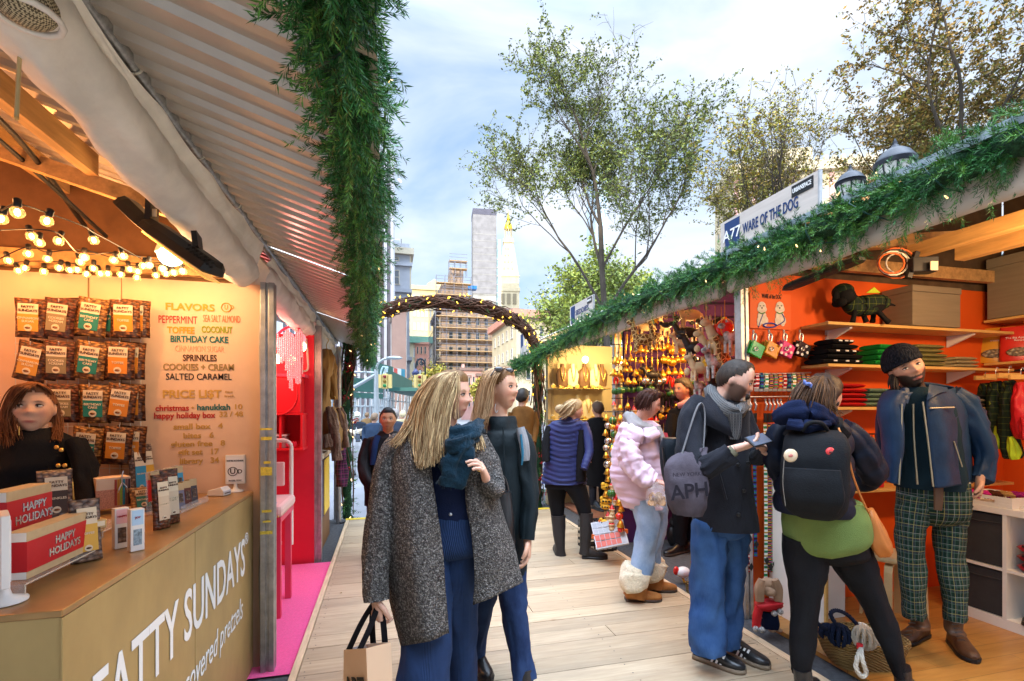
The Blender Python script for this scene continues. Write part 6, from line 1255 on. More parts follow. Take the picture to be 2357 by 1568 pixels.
for row in([(3,485,1.6),(40,470,1.55),(108,490,1.7),(190,520,1.9),(216,536,2.0),(283,572,2.3),(359,616,2.65)],[(0,530,1.7),(73,528,1.9),(135,538,2.0),(185,585,2.35),(262,582,2.35),(343,595,2.5),(425,612,2.7)],[(0,595,2.2),(65,568,2.2),(109,580,2.3),(194,576,2.35),(299,605,2.6),(374,604,2.6)],[(0,612,2.5),(57,602,2.5),(136,603,2.55),(231,614,2.7),(317,611,2.65),(421,610,2.7)]):
 part('wire',MB().tube(spline([P(*q)for q in row],6),.0026,5),BLACK,t)
for q in((-1.4,2.75,2.25),(-1.9,2.8,2.28),(-2.5,2.8,2.28),(-1.7,2.1,2.45),(-2.4,2.0,2.5)):lamp('bulb_light',q,6.8,(1,.38,.105),.05,t)
t=thing('patio_heater','black strip heater hanging by a bracket under the canopy, lit from below','heater',P(390,560,1.95))
def strip(pts,w_,h,m=None):
 m=m or MB();a,b=V(pts[0]),V(pts[1]);tt,sd,up=frame(b-a)
 if up.z<0:up=-up
 prof=[(-1,-.2),(-.85,.45),(-.45,.9),(.45,.9),(.85,.45),(1,-.2),(.7,-.35),(-.7,-.35)]
 m.loft([[a.lerp(b,f)+sd*(x*w_*k)+up*(y*h*k)for x,y in prof]for f,k in((0,.4),(.06,.9),(.2,1),(.8,1),(.95,.95),(1,.55))],sm=False);return m
part('housing',strip((P(338,520,1.98),P(498,630,1.92)),.065,.05),BLACK,t,bevel=.002);part('end_fin',strip((P(282,468,2.0),P(345,528,1.98)),.05,.045),BLACK,t)
m=MB();a,b=P(345,525,1.98),P(490,632,1.92);m.beam(a+V((0,0,-.026)),b+V((0,0,-.026)),.07,.006);part('reflector',m,mat('gold_reflector',(.8,.5,.15),.25,.8,emis=.5,ecol=(1,.45,.1)),t)
part('bracket',MB().beam(P(352,440,1.98),P(348,528,1.97),.075,.02),BLACK,t);part('bracket',MB().beam(P(452,540,1.95),P(456,576,1.94),.06,.02),BLACK,t)
for x,y in((355,450),(350,490)):m=MB();m.box(P(x,y,1.955),(.036,.004,.03),-YAW);part('sticker',m,mat('sticker_cream',(.70,.55,.35),.6),t)
for i in range(7):
 for j in range(2):m=MB();m.box(P(432+i*9+j*4,573+i*7-j*9,1.875),(.010,.004,.008),-YAW);part('vent_hole',m,mat('vent_dark',(.004,.004,.004),.9),t)
t=thing('flood_lamp','round bright lamp shining behind the strip heater','lamp',P(393,590,2.5));part('reflector_bowl',MB().lathe(P(393,585,2.55),[(.02,.09),(.05,.07),(.065,.02),(.07,0)],16),WHITEP,t);part('lens',MB().ball(P(393,590,2.52),(.058,.058,.05),14,10),mat('lamp_lens',(1,.9,.7),.3,emis=14,ecol=(1,.78,.45)),t);lamp('lamp_light',P(393,610,2.45),8,(1,.62,.28),.06,t)
t=thing('straw_hat','woven straw disc tucked above the white curtain roll','straw mat',P(65,20,1.25));g=NG('woven_straw',.9,.2);ck=g.n('TexChecker');ck.inputs['Scale'].default_value=240;g.set(ck.inputs['Vector'],g.co('Object'));g.col(g.mix(ck.outputs['Fac'],(.55,.47,.30),(.10,.08,.05)))
m=MB();m.ball(P(62,10,1.00),(.052,.052,.042),20,12);part('woven_crown',m,g.m,t);m=MB();m.tube([P(62,16,1.00)+V((.056*math.cos(a),.056*math.sin(a),-.018))for a in[i*.45 for i in range(15)]],.007,6);part('woven_brim',m,CANVAS,t)
t=thing('pull_rod','thin wooden pull rod hanging near the curtain roll','rod',P(38,270,1.15));part('rod',MB().tube([P(52,-10,1.15),P(38,272,1.15)],[.004,.0045],6),mat('pale_rod',(.55,.42,.20),.6),t);part('cap',MB().ball(P(38,272,1.15),.006,6,5),SHELFW,t)
# pouches on the wire rack -
def nuts(name,a,b,c):
 g=NG(name,.4,.5);v=g.co('Object',(1,1,1.5));k=g.n('TexVoronoi');k.inputs['Scale'].default_value=52;g.set(k.inputs['Vector'],v);k.inputs['Randomness'].default_value=.9
 e=g.rng(k.outputs['Distance'],.15,.72);s_=g.n('SeparateColor');g.set(s_.inputs[0],k.outputs['Color']);g.col(g.mix(e,g.mix(s_.outputs[0],a,b),c));g.bump(g.math('SUBTRACT',1,k.outputs['Distance']),.6,.01);return g.m
NUTB=nuts('pretzel_brown',(.30,.11,.03),(.16,.05,.015),(.035,.012,.006));NUTL=nuts('pretzel_golden',(.50,.26,.08),(.36,.16,.04),(.07,.028,.01));NUTR=nuts('pretzel_red',(.22,.06,.025),(.11,.03,.012),(.03,.01,.006));NUTG=nuts('pretzel_grey',(.34,.24,.18),(.20,.12,.09),(.05,.03,.025))
CRM=mat('label_cream',(.70,.60,.44),.6)
FL={'CINNAMON\nSUGAR':((.62,.30,.05),NUTB),'COOKIES\n+CREAM':((.26,.21,.12),NUTR),'BIRTHDAY\nCAKE':((.02,.20,.17),NUTL),'TOFFEE':((.66,.24,.03),NUTB)}
def pouch(name,label,M,w_,h,th,skin,fc,flavour,group=None,lab=(.62,.30,.86),cat='snack pouch'):
 """a stand-up pouch: x across, z up, front towards -y"""
 t=thing(name,label,cat,M=M,group=group);nx,nz=8,12;m=MB();vs=[]
 for s_ in(-1,1):
  for j in range(nz+1):
   v=j/nz;b=th*(math.sin(math.pi*min(1,v*.62+.38))**.7)*(1 if v>.02 else.9)
   for i in range(nx+1):
    u=i/nx*2-1;e=(1-u*u)**.5;vs.append(V((u*w_/2*(1-.05*math.sin(math.pi*v)),s_*b/2*e+.002*s_+.004*NZ.noise(V((u*3,v*5,s_+w_*50))),v*h)))
 q=(nx+1)*(nz+1);W1=nx+1;fs=[]
 for j in range(nz):
  for i in range(nx):a=j*W1+i;fs.append((a,a+1,a+W1+1,a+W1));fs.append((q+a+1,q+a,q+a+W1,q+a+W1+1))
 for j in range(nz):
  for i in(0,nx):a=j*W1+i;fs.append((a,a+W1,q+a+W1,q+a))
 for i in range(nx):fs.append((i,q+i,q+i+1,i+1));a=nz*W1+i;fs.append((a,a+1,q+a+1,q+a))
 part('pouch',m.add(vs,fs,sm=True),skin,t,world=False)
 lw,z0,z1=w_*lab[0],h*lab[1]*.55,h*lab[2];zm=z0+(z1-z0)*.62;Y=-th/2-.004
 for nm,a,b,c in(('label_top',zm,z1,CRM),('label_base',z0,zm,fc)):m=MB();m.slab([(-lw/2,Y,a),(lw/2,Y,a),(lw/2,Y*(.85 if b==z1 else 1),b),(-lw/2,Y*(.85 if b==z1 else 1),b)],(0,-1,0),.0015);o=part(nm,m,c,t,world=False);lb=o
 def L_(body,size,z,mt,**k):
  me=text_mesh(body,size,**k);o=part('label_lettering',me.copy(),None,lb,world=False);o.data.materials.append(mt);o.matrix_basis=Mx.Translation((0,Y*.95-.0035,z))@Mx.Rotation(math.pi/2,4,'X')
 L_('FATTY\nSUNDAYS',lw*.215,(zm+z1)/2,INK['k'],bold=.01);L_(flavour,lw*.19,z0+(zm-z0)*.66,CRM,bold=.02)
 m=MB();m.lathe((0,0,0),[(lw*.2,-.001),(lw*.2,.001)],14,M=Mx.Rotation(math.pi/2,3,'X'));m.v=[p+V((0,Y-.002,z0+lw*.2))for p in m.v];part('label_emblem',m,CRM,t,world=False)
 m=MB();m.ball((0,Y-.004,z0+lw*.2),(lw*.14,.002,lw*.07),8,6);part('emblem_motif',m,NUTB,t,world=False);return t
FM={k:mat('label_'+k[:3].lower(),v[0],.5)for k,v in FL.items()};protos={}
K4=list(FL);YW=3.10
t=thing('wire_rack','white wire grid rack on the cream wall behind the hanging pouches','rack',onY(180,1080,YW+.05));m=MB()
for x in range(36,325,24):m.tube([onY(x,693,YW+.1),onY(x,1090,YW+.1)],.002,4)
for y in range(694,1090,24):m.tube([onY(34,y,YW+.1),onY(322,y,YW+.1)],.002,4)
part('wire_grid',m,WHITEP,t)
pos=[(0,73,778,2,0),(1,133,777,7,0),(2,206,774,9,0),(3,290,778,1,0),(1,162,774,-4,1),(2,238,776,4,1),(3,312,776,3,1),(0,64,876,13,0),(1,136,874,3,0),(2,203,873,9,0),(3,276,874,3,0),(0,92,872,10,1),(2,232,874,4,1),(3,300,872,4,1),(1,148,972,1,0),(2,220,973,2,0),(3,274,970,9,0),(1,172,972,2,1),(3,302,968,2,1),(2,196,1070,8,0),(3,268,1068,6,0),(2,226,1066,5,1),(3,302,1064,4,1)]
rn=('top','second','third','bottom');nm4=('amber','olive','green','orange')
for k,x,y,a,back in pos:
 row=0 if y<800 else 1 if y<900 else 2 if y<1000 else 3;o=onY(x,y,YW+(.045 if back else.0));M=Mx.Translation(o)@Mx.Rotation(rad(a),4,'Y')@Mx.Rotation(rad(5),4,'X')
 lb='%s labelled pretzel pouch %s of the rack, %s row'%(nm4[k],'half hidden behind another' if back else 'hanging in front',rn[row])
 if(k)in protos:copy_tree(protos[k],M,lb)
 else:protos[k]=pouch('pretzel_pouch',lb,M,.142,.205,.042,FL[K4[k]][1],FM[K4[k]],K4[k],'pretzel pouches on the wire rack')
for row,y in enumerate((692,790,886,982)):
 for x in(70,135,205,275):
  if row>1 and x<140:continue
  copyable=MB().tube([onY(x,y,YW+.1),onY(x,y+3,YW-.03),onY(x,y-4,YW-.04)],.0025,5);part('rack_hook',copyable,WHITEP,t)
  # counter goods -
CZ=1.052
def stand(x,y,z=CZ):p=onZ(x,y,z);return p,depth(p)/F
def hol(name,label,X,y0,y1,z0,ht,wd):
 t=thing(name,label,'gift box',(X,(y0+y1)/2,z0),group='red holiday boxes on the counter')
 m=MB();m.bx((X-wd,y0,z0),(X,y1,z0+ht));part('carton',m,KRAFT,t,bevel=.001)
 b0,b1=z0+ht*.16,z0+ht*.80
 m=MB();m.bx((X-wd-.0012,y0-.0012,b0),(X+.0012,y1+.0005,b1));part('red_sleeve',m,RED,t)
 for za,zb in((z0+.001,b0-.0005),(b1+.0005,z0+ht-.001)):m=MB();m.bx((X-wd+.001,y0-.001,za),(X-.001,y0-.0002,zb));part('white_end',m,WHITEP,t)
 sv=mat('silver_foil',(.62,.60,.60),.25,.8)
 letter('HAPPY',ht*.24,(X+.002,y0+(y1-y0)*.58,z0+ht*.60),(0,1,0),UP,sv,t,'box_lettering',bold=.03);letter('HOLIDAYS',ht*.24,(X+.002,y0+(y1-y0)*.58,z0+ht*.36),(0,1,0),UP,sv,t,'box_lettering',bold=.03)
hol('holiday_box','red holiday box lowest and nearest on its clear stand',-.945,1.60,1.875,1.085,.128,.05);hol('holiday_box','red holiday box set higher behind the nearer one',-1.07,1.73,1.925,1.16,.145,.06)
def riser(label,x0,x1,y0,y1,z1):
 t=thing('acrylic_riser',label,'display stand',((x0+x1)/2,(y0+y1)/2,CZ),group='clear acrylic risers');AC=mat('acrylic_sheet',(.9,.92,.92),.05,alpha=.18,spec=.9);AE=mat('acrylic_edge',(.85,.75,.6),.2,alpha=.6)
 m=MB();m.bx((x0,y0,z1-.004),(x1,y1,z1));part('shelf',m,AC,t)
 for yy in(y0,y1-.004):m=MB();m.bx((x0,yy,CZ),(x1,yy+.004,z1-.0045));part('leg',m,AC,t)
 m=MB()
 for yy in(y0,y1):m.tube([(x1,yy,CZ),(x1,yy,z1)],.002,4)
 m.tube([(x1,y0,z1),(x1,y1,z1)],.002,4);part('edge',m,AE,t)
riser('clear riser under the nearest red box',-1.04,-.925,1.56,1.90,1.084);riser('clear taller riser under the rear red box',-1.17,-1.055,1.66,1.95,1.159)
def face_M(x,y,z=CZ,yaw=0,tilt=0):p,k=stand(x,y,z);return Mx.Translation(p)@Mx.Rotation(-YAW*0+rad(yaw),4,'Z')@Mx.Rotation(rad(tilt),4,'X'),k
def spouch(label,x,yb,wpx,hpx,yaw,skin,c,flavour,z=CZ,tilt=-4):
 M,k=face_M(x,yb,z,yaw,tilt);return pouch('pretzel_pouch',label,M,wpx*k,hpx*k,wpx*k*.38,skin,mat('lab_'+flavour[:4].lower(),c,.5),flavour,'standing pretzel pouches on the counter',cat='snack pouch')
spouch('grey pretzel pouch with dark brown label behind the red boxes',128,1200,62,118,38,NUTG,(.05,.025,.015),'SPRINKLES',z=1.06);spouch('golden pouch with yellow label leaning beside the nearest red box',200,1292,58,142,44,NUTG,(.66,.38,.05),'TOFFEE',tilt=-7)
spouch('pouch with bright blue label behind the clear stand',320,1146,40,122,62,NUTG,(.04,.30,.55),'SEA SALT');spouch('narrow pouch with amber label in front of the cream wall',345,1142,34,120,64,NUTG,(.60,.32,.06),'TOFFEE',tilt=-8)
spouch('dark pouch with pale label at the counter middle, nearer one',373,1217,40,125,58,NUTR,(.62,.5,.36),'COOKIES');spouch('dark pouch with grey blue label, touching the carton display',394,1205,42,125,58,NUTR,(.24,.30,.36),'COOKIES\n+CREAM')
spouch('low teal pouch lying near the carton display',330,1178,44,58,40,NUTL,(.03,.20,.17),'BIRTHDAY',tilt=-20)
def carton(label,x,yb,wpx,hpx,yaw,body,winc,top,name='snack_carton',z=CZ,tilt=0,words=None,grp=None):
 M,k=face_M(x,yb,z,yaw,tilt);t=thing(name,label,'carton',M=M,group=grp);w_,h=wpx*k,hpx*k;q=w_*.75
 m=MB();m.bx((-w_/2,0,0),(w_/2,q,h));part('carton',m,body,t,world=False,bevel=.0012)
 m=MB();m.bx((-w_*.3,-.0012,h*.14),(w_*.3,-.0002,h*.52));part('window',m,winc,t,world=False);m=MB();m.bx((-w_*.40,-.0012,h*.62),(w_*.40,-.0002,h*.97));o=part('label',m,top,t,world=False)
 if words:me=text_mesh(words,w_*.22,bold=.02).copy();me.materials.append(INK['r']);a=part('label_lettering',me,None,o,world=False);a.matrix_basis=Mx.Translation((0,-.003,h*.8))@Mx.Rotation(math.pi/2,4,'X')
 return t
carton('white carton with pink bordered label standing nearer the riser',281,1262,27,92,42,WHITEPL,NUTG,mat('pink_label',(.75,.45,.50),.5),words='HAPPY');carton('white carton with light blue label at the counter edge',317,1268,27,96,42,WHITEPL,mat('blue_pretzel',(.22,.30,.36),.5,var=.6,vs=120),mat('blue_label',(.40,.60,.80),.5),words='JOY')
M,k=face_M(262,1170,1.075,38);t=thing('gift_box','cream and copper gift box with rainbow striped window, tied with silver ribbon','gift box',M=M);m=MB();m.bx((-.065,0,0),(.065,.10,.145));part('carton',m,mat('peach_box',(.70,.50,.34),.6),t,world=False,bevel=.001)
m=MB();m.bx((-.0665,-.0012,0.001),(.0665,.1,.09));part('copper_band',m,mat('copper_print',(.52,.22,.13),.4,.3,var=.3,vs=200),t,world=False)
for i,c in enumerate(((.35,.05,.03),(.55,.25,.03),(.30,.42,.04),(.03,.28,.42),(.25,.12,.10),(.05,.03,.04))):m=MB();m.bx((.002+i*.0105,-.003,.012),(.011+i*.0105,-.0016,.135));part('stripe',m,mat('stripe_%d'%i,c,.4),t,world=False)
m=MB();m.tube(spline([(.03,-.006,.10),(.028,-.01,.14),(.034,-.006,.175)],4),.003,5);m.tube(spline([(.03,-.006,.12),(.015,-.02,.09),(.012,-.012,.075)],4),.003,5);m.tube(spline([(.03,-.006,.12),(.045,-.02,.095),(.05,-.012,.07)],4),.003,5);part('ribbon',m,SILV,t,world=False)
riser('clear riser beneath the copper gift box',-1.19,-1.06,2.20,2.44,1.074)
for i in range(5):M,k=face_M(192+(i%2)*3,1232-i*3,CZ+i*.026,42);t=thing('kraft_box','flat kraft box in the pile behind the yellow pouch, %s'%('lowest','second from below','in the middle','second from top','topmost')[i],'box',M=M,group='pile of flat kraft boxes');m=MB();m.bx((-.06,0,0),(.06,.07,.0245));part('box',m,mat('kraft_gold',(.52,.34,.13),.6,var=.1),t,world=False,bevel=.001);m=MB();m.bx((.01,-.001,.004),(.055,-.0002,.020));part('label',m,CRM,t,world=False)
# tiered carton display
t=thing('carton_display','clear two tier stand for slim flavour cartons','display stand',onZ(428,1160,CZ));a,b=onZ(416,1183,CZ),onZ(478,1155,CZ);bk=V((-.14,0,0));AC=MATS['acrylic_sheet']
m=MB();m.slab([a,b,b+bk,a+bk],UP,.004);part('base',m,AC,t);m=MB();m.slab([a+UP*.004,b+UP*.004,b+UP*.035,a+UP*.035],(1,0,0),.003);part('lip',m,AC,t);m=MB();m.slab([a+bk*.5+UP*.06,b+bk*.5+UP*.06,b+bk+UP*.06,a+bk+UP*.06],UP,.004);part('shelf',m,AC,t);m=MB();m.slab([a+bk+UP*.004,b+bk+UP*.004,b+bk+UP*.20,a+bk+UP*.20],(-1,0,0),.003);part('back_plate',m,AC,t)
for i,(c,nm)in enumerate((((.55,.02,.02),'red'),((.60,.20,.08),'coral'),((.62,.40,.04),'yellow'),((.30,.48,.04),'lime'),((.04,.30,.52),'sky blue'))):
 p=(a+bk*.75).lerp(b+bk*.75,.06+i*.2)+UP*.064;M=Mx.Translation(p)@Mx.Rotation(rad(58),4,'Z')@Mx.Rotation(rad(-8),4,'X');t=thing('slim_carton','%s slim flavour carton on the upper tier of the clear stand'%nm,'carton',M=M,group='slim cartons');m=MB();m.bx((-.019,0,0),(.019,.03,.135));part('carton',m,mat('slim_%d'%i,c,.5),t,world=False,bevel=.001);m=MB();m.bx((-.0195,-.001,.10),(.0195,.0305,.1355));part('top_band',m,KRAFT,t,world=False);m=MB();m.bx((-.010,-.002,.03),(.010,-.0005,.075));part('window',m,NUTG,t,world=False)
for i,(c,nm)in enumerate((((.45,.30,.14),'tan'),((.16,.17,.25),'slate blue'),((.10,.03,.03),'maroon'),((.06,.06,.08),'charcoal'))):
 p=(a+bk*.28).lerp(b+bk*.28,.12+i*.24)+UP*.005;M=Mx.Translation(p)@Mx.Rotation(rad(58),4,'Z')@Mx.Rotation(rad(-8),4,'X');t=thing('slim_carton','%s slim flavour carton on the lower tier of the clear stand'%nm,'carton',M=M,group='slim cartons');m=MB();m.bx((-.019,0,0),(.019,.03,.125));part('carton',m,mat('slim_b%d'%i,c,.5),t,world=False,bevel=.001);m=MB();m.bx((-.0195,-.001,.09),(.0195,.0305,.1255));part('top_band',m,KRAFT,t,world=False);m=MB();m.bx((-.010,-.002,.03),(.010,-.0005,.075));part('window',m,NUTG,t,world=False)
p,k=stand(503,1140);t=thing('card_reader','small white card reader on the counter end','card reader',p,-.3);m=MB();m.prism([(-.05,0),(.05,0),(.05,.028),(.03,.05),(-.045,.030)],(0,-.03,0),(1,0,0),(0,0,1),-.07);part('reader_body',m,WHITEPL,t,world=False,bevel=.004);m=MB();m.bx((.048,-.02,.012),(.0515,.03,.016));part('card_slot',m,BLACK,t,world=False)
def sign_stand(label,x,yb,htpx,rz,words):
 p,k=stand(x,yb);h=htpx*k;t=thing('sign_holder',label,'sign holder',p,rz,group='white sign holders');m=MB();m.lathe((0,0,0),[(.046,0),(.046,.006),(.015,.016),(.010,.035),(.010,.05)],20);part('foot',m,WHITEPL,t,world=False)
 m=MB();m.bx((-h*.24,-.009,.045),(h*.24,.009,h));part('sign_frame',m,WHITEPL,t,world=False,bevel=.003);m=MB();m.bx((-h*.20,-.0105,.06),(h*.20,-.0092,h-.014));o=part('paper',m,mat('white_sheet',(.8,.8,.82),.6),t,world=False)
 if words:
  for b_,sz,z in(("WE'RE KOSHER",.013,h*.84),('U',.045,h*.55),('MAZEL TOV!',.012,h*.30)):me=text_mesh(b_,sz,bold=.01).copy();me.materials.append(INK['n']);q=part('paper_lettering',me,None,o,world=False);q.matrix_basis=Mx.Translation((-.012 if b_=='U' else 0,-.0115,z))@Mx.Rotation(math.pi/2,4,'X')
  me=text_mesh('D',.035,bold=.01).copy();me.materials.append(INK['n']);q=part('paper_lettering',me,None,o,world=False);q.matrix_basis=Mx.Translation((.026,-.0115,h*.54))@Mx.Rotation(math.pi/2,4,'X')
  part('paper_emblem',MB().tube([V((-.012+.025*math.cos(a),-.0115,h*.55+.025*math.sin(a)))for a in[i*math.pi/12 for i in range(25)]],.002,4),INK['n'],o,world=False)
sign_stand('small white sign holder with round U mark at the counter end',542,1131,84,.05,True);sign_stand('white sign holder seen edge on at the near counter corner',10,1386,205,2.16,False)
# ================================================================ goods: pink stall and coat stall
PK=mat('pink_gloss',(.68,.05,.11),.45);REDC=mat('red_cabinet',(.70,.02,.03),.4)
def Y5(x,y,Y):return onY(x,y,Y)
t=thing('cabinet','red painted wall cabinet with round moulding and open cubbies','cabinet',Y5(670,1020,5.2));a,b=Y5(610,870,5.27),Y5(700,1032,5.27);m=MB();m.bx((a.x,5.05,b.z+.36),(b.x,5.295,a.z));part('carcass',m,REDC,t,bevel=.004)
m=MB();m.tube([V((a.x*.55+b.x*.45+.17*math.cos(q),5.045,(b.z+.36+a.z)/2+.19*math.sin(q)))for q in[i*math.pi/14 for i in range(29)]],.008,6);part('round_moulding',m,REDC,t)
m=MB();m.bx((a.x,5.02,b.z),(b.x+.03,5.295,b.z+.02));m.bx((a.x,5.05,b.z+.34),(b.x+.03,5.295,b.z+.358));m.bx((b.x,5.05,b.z+.02),(b.x+.02,5.295,b.z+.34));m.bx(((a.x+b.x)/2-.01,5.06,b.z+.02),((a.x+b.x)/2+.01,5.295,b.z+.34));m.bx((a.x-.02,5.05,b.z+.02),(a.x,5.295,b.z+.34));part('cubby',m,REDC,t)
m=MB();m.bx((a.x-.04,5.03,a.z+.002),(b.x+.04,5.295,a.z+.03));part('top_board',m,PK,t)
t=thing('paper_stack','grey paper stack in the red cabinet cubby','papers',Y5(650,1018,5.15));m=MB();m.bx((a.x+.04,5.08,b.z+.022),(a.x+.22,5.27,b.z+.13));part('papers',m,mat('grey_papers',(.35,.25,.25),.8),t);m=MB();m.bx((a.x+.04,5.07,b.z+.135),(a.x+.23,5.27,b.z+.15));part('top_sheet',m,WHITEPL,t)
t=thing('ribbon_heap','pink ribbon heap in the second cubby','ribbon',Y5(685,1018,5.1));m=MB()
for i in range(8):m.tube(spline([V((b.x-.2+.02*i,5.1,b.z+.03)),V((b.x-.19+.02*i,5.1,b.z+.08)),V((b.x-.15+.015*i,5.1,b.z+.035))],3),.008,4)
part('ribbon',m,PK,t)
t=thing('step_chair','red step stool chair with white padded seat and folding treads','chair',onZ(670,1310,-.02));s0=onZ(645,1300,-.02);Zs=.74;cx,cy=onZ(668,1285,-.02).x,4.1
def chair_leg(x,y,dx):m=MB();m.beam((x,y,-.02),(x+dx,y,Zs-.04),.045,.045);part('leg',m,PK,t)
cx=-.98
for x,y in((cx+.19,3.95),(cx-.19,3.95),(cx+.19,4.35),(cx-.19,4.35)):chair_leg(x,y,0)
m=MB();m.bx((cx-.22,3.9,Zs-.04),(cx+.22,4.4,Zs));part('apron',m,PK,t);m=MB();m.bx((cx-.235,3.88,Zs),(cx+.235,4.42,Zs+.09));part('seat',m,mat('pink_white_pad',(.72,.52,.50),.6),t,bevel=.03)
for i in range(14):m=MB();m.ball((cx-.21+i*.032,3.878,Zs+.012),.007,6,4);part('stud',m,GOLD,t)
for z in(.22,.46):m=MB();m.bx((cx-.17,3.92,z),(cx+.17,4.2,z+.03));part('tread',m,mat('pink_tread',(.72,.45,.47),.5),t)
m=MB();m.tube([(cx+.2,4.42,.4),(cx+.2,4.42,1.22)]+[V((cx+.2-.06+.06*math.cos(q),4.42,1.22+.06*math.sin(q)))for q in(.4,.8,1.2,1.57)]+[(cx-.14,4.42,1.28),(cx-.2,4.42,1.22),(cx-.2,4.42,.4)],.017,8);part('back_tube',m,WHITEP,t);m=MB();m.bx((cx-.17,4.39,.90),(cx+.15,4.43,1.10));part('backrest',m,MATS['pink_white_pad'],t,bevel=.01)
m=MB();m.beam((cx-.17,4.0,.16),(cx+.16,4.0,.30),.012,.012);m.beam((cx-.17,4.0,.12),(cx+.17,4.0,.14),.012,.012);part('brace',m,SILV,t)
t=thing('gift_card_box','flat magenta box lying on the padded step chair seat','box',(cx-.06,4.0,Zs+.09));m=MB();m.bx((cx-.18,3.94,Zs+.092),(cx+.02,4.12,Zs+.13));part('box',m,mat('magenta_box',(.42,.02,.10),.4),t,bevel=.002);m=MB();m.bx((cx-.19,3.93,Zs+.131),(cx+.03,4.13,Zs+.142));part('lid',m,PK,t)
t=thing('scissors','blue handled scissors on the step chair seat','scissors',(cx+.12,3.97,Zs+.09))
for q in(0,1):m=MB();m.tube([V((cx+.10+q*.05+.024*math.cos(a),3.97+.016*math.sin(a),Zs+.098))for a in[i*.6 for i in range(12)]],.006,5);part('handle',m,mat('blue_handle',(.03,.05,.55),.3),t)
m=MB();m.beam((cx+.08,3.97,Zs+.097),(cx-.04,3.99,Zs+.097),.012,.004);part('blade',m,SILV,t)
t=thing('bead_lamp','hanging lamp of clear pink bead strings above the red cabinet','lamp',Y5(675,890,4.8));BD=mat('bead',(.75,.40,.42),.15,spec=.9,emis=.25,ecol=(1,.35,.35));rnd=random.Random(31)
for i in range(26):
 x=640+(i%13)*4.6;top=770+10*math.sin(i);ln=(60,95,115,125)[i%4]*(.5 if x<655 else 1);m=MB();n=int(ln/4)
 for j in range(n):m.ball(Y5(x+rnd.uniform(-.6,.6),top+j*ln/n,4.7+.1*(i//13)),.010,5,4)
 part('bead_string',m,BD,t)
m=MB();m.tube(spline([Y5(625,790,4.8),Y5(650,760,4.8),Y5(680,752,4.8),Y5(694,775,4.8),Y5(692,870,4.8)],5),.012,6);part('lamp_frame',m,PK,t)
t=thing('string_lights','string of pink and warm bulbs in the pink stall','string lights',Y5(670,790,4.9));part('wire',MB().tube(spline([Y5(640,778,4.9),Y5(665,785,4.9),Y5(690,762,4.9),Y5(700,790,4.9)],5),.005,5),BLACK,t)
for i,(x,y,hot)in enumerate(((656,785,0),(669,778,0),(697,798,1),(672,828,1),(640,826,1),(696,780,0),(640,790,0))):part('bulb',MB().ball(Y5(x,y,4.85),(.032,.032,.045),10,8),mat('hot_bulb',(1,.7,.4),.3,emis=9,ecol=(1,.6,.3))if hot else mat('pink_bulb',(.8,.4,.42),.3,emis=.7,ecol=(1,.3,.35)),t)
lamp('bulb_light',(-1.1,4.5,2.1),13,(1,.30,.25),.06,t);lamp('bulb_light',(-1.5,4.9,1.9),13,(1,.33,.28),.06,t)
t=thing('power_cable','white cable hanging down the red wall','cable',Y5(708,850,5.25));part('cable',MB().tube(spline([Y5(705,780,5.25),Y5(708,820,5.25),Y5(708,850,5.25),Y5(695,855,5.25)],6),.010,6),ROPEW,t);part('plug',MB().bx(Y5(690,850,5.26),Y5(696,860,5.22)),WHITEPL,t)
t=thing('timber_counter','stained timber counter front with white top by the coats','counter',(-.95,6.0,-.03));m=MB();m.bx((-1.5,5.55,-.03),(-.70,6.5,1.0));part('carcass',m,wood_boards('stained_timber',(.20,.10,.035),(.12,.055,.02),axis=(6,6,.6),knots=False),t);m=MB();m.bx((-1.5,5.5,1.001),(-.66,6.55,1.06));part('top_cloth',m,mat('cream_cloth',(.60,.52,.40),.8),t,bevel=.006);m=MB();m.bx((-.695,5.62,.35),(-.68,6.0,.98));part('purple_panel',m,mat('purple_panel',(.04,.02,.07),.6),t);m=MB();m.bx((-.679,5.75,.36),(-.672,6.25,.97));part('yellow_sign',m,mat('yellow_sign',(.75,.55,.06),.6),t)
FURB=mat('brown_fur',(.13,.075,.045),.95,var=.35,vs=30,bump=1,bs=45,sheen=.4);TANC=mat('tan_coat',(.33,.20,.07),.8,var=.2,vs=6,bump=.2,bs=20)
def hung(label,rows,m_,extra=None,name='hanging_coat'):
 t=thing(name,label,'coat',P(rows[-1][0],rows[-1][1],rows[-1][4]),group='coats on the coat stall');part('coat_body',cloth(rows,wr=.03,wf=8,pw=2.0),m_,t)
 a=P(rows[0][0],rows[0][1]-12,rows[0][4]);m=MB();m.tube(spline([a+V((0,0,.07)),a+V((.02,0,.05)),a,P(*rows[0][:2],rows[0][4])],4),.005,5);part('hanger',m,GOLD,t)
 for r_,mm in(extra or()):part('coat_sleeve',cloth(r_,wr=.02,wf=9),mm,t)
hung('brown fur trimmed coat hanging lowest in front',[(768,938,10,.08,5.5),(768,955,24,.12,5.5),(768,1000,28,.14,5.5),(766,1035,24,.12,5.5)],TANC,[([(758,940,8,.05,5.4),(766,970,11,.05,5.35),(772,1010,12,.05,5.35),(775,1060,9,.05,5.35)],FURB),([(780,940,8,.05,5.5),(790,975,9,.05,5.5),(796,1030,9,.05,5.5)],FURB),([(750,1000,9,.06,5.3),(756,1030,9,.06,5.3)],FURB)])
hung('long tan coat hanging high under the canopy',[(752,805,9,.1,5.7),(752,830,16,.14,5.7),(748,880,14,.15,5.7),(744,950,12,.14,5.7)],TANC,[([(762,830,10,.06,5.8),(768,880,9,.06,5.8),(770,920,8,.05,5.8)],TANC)])
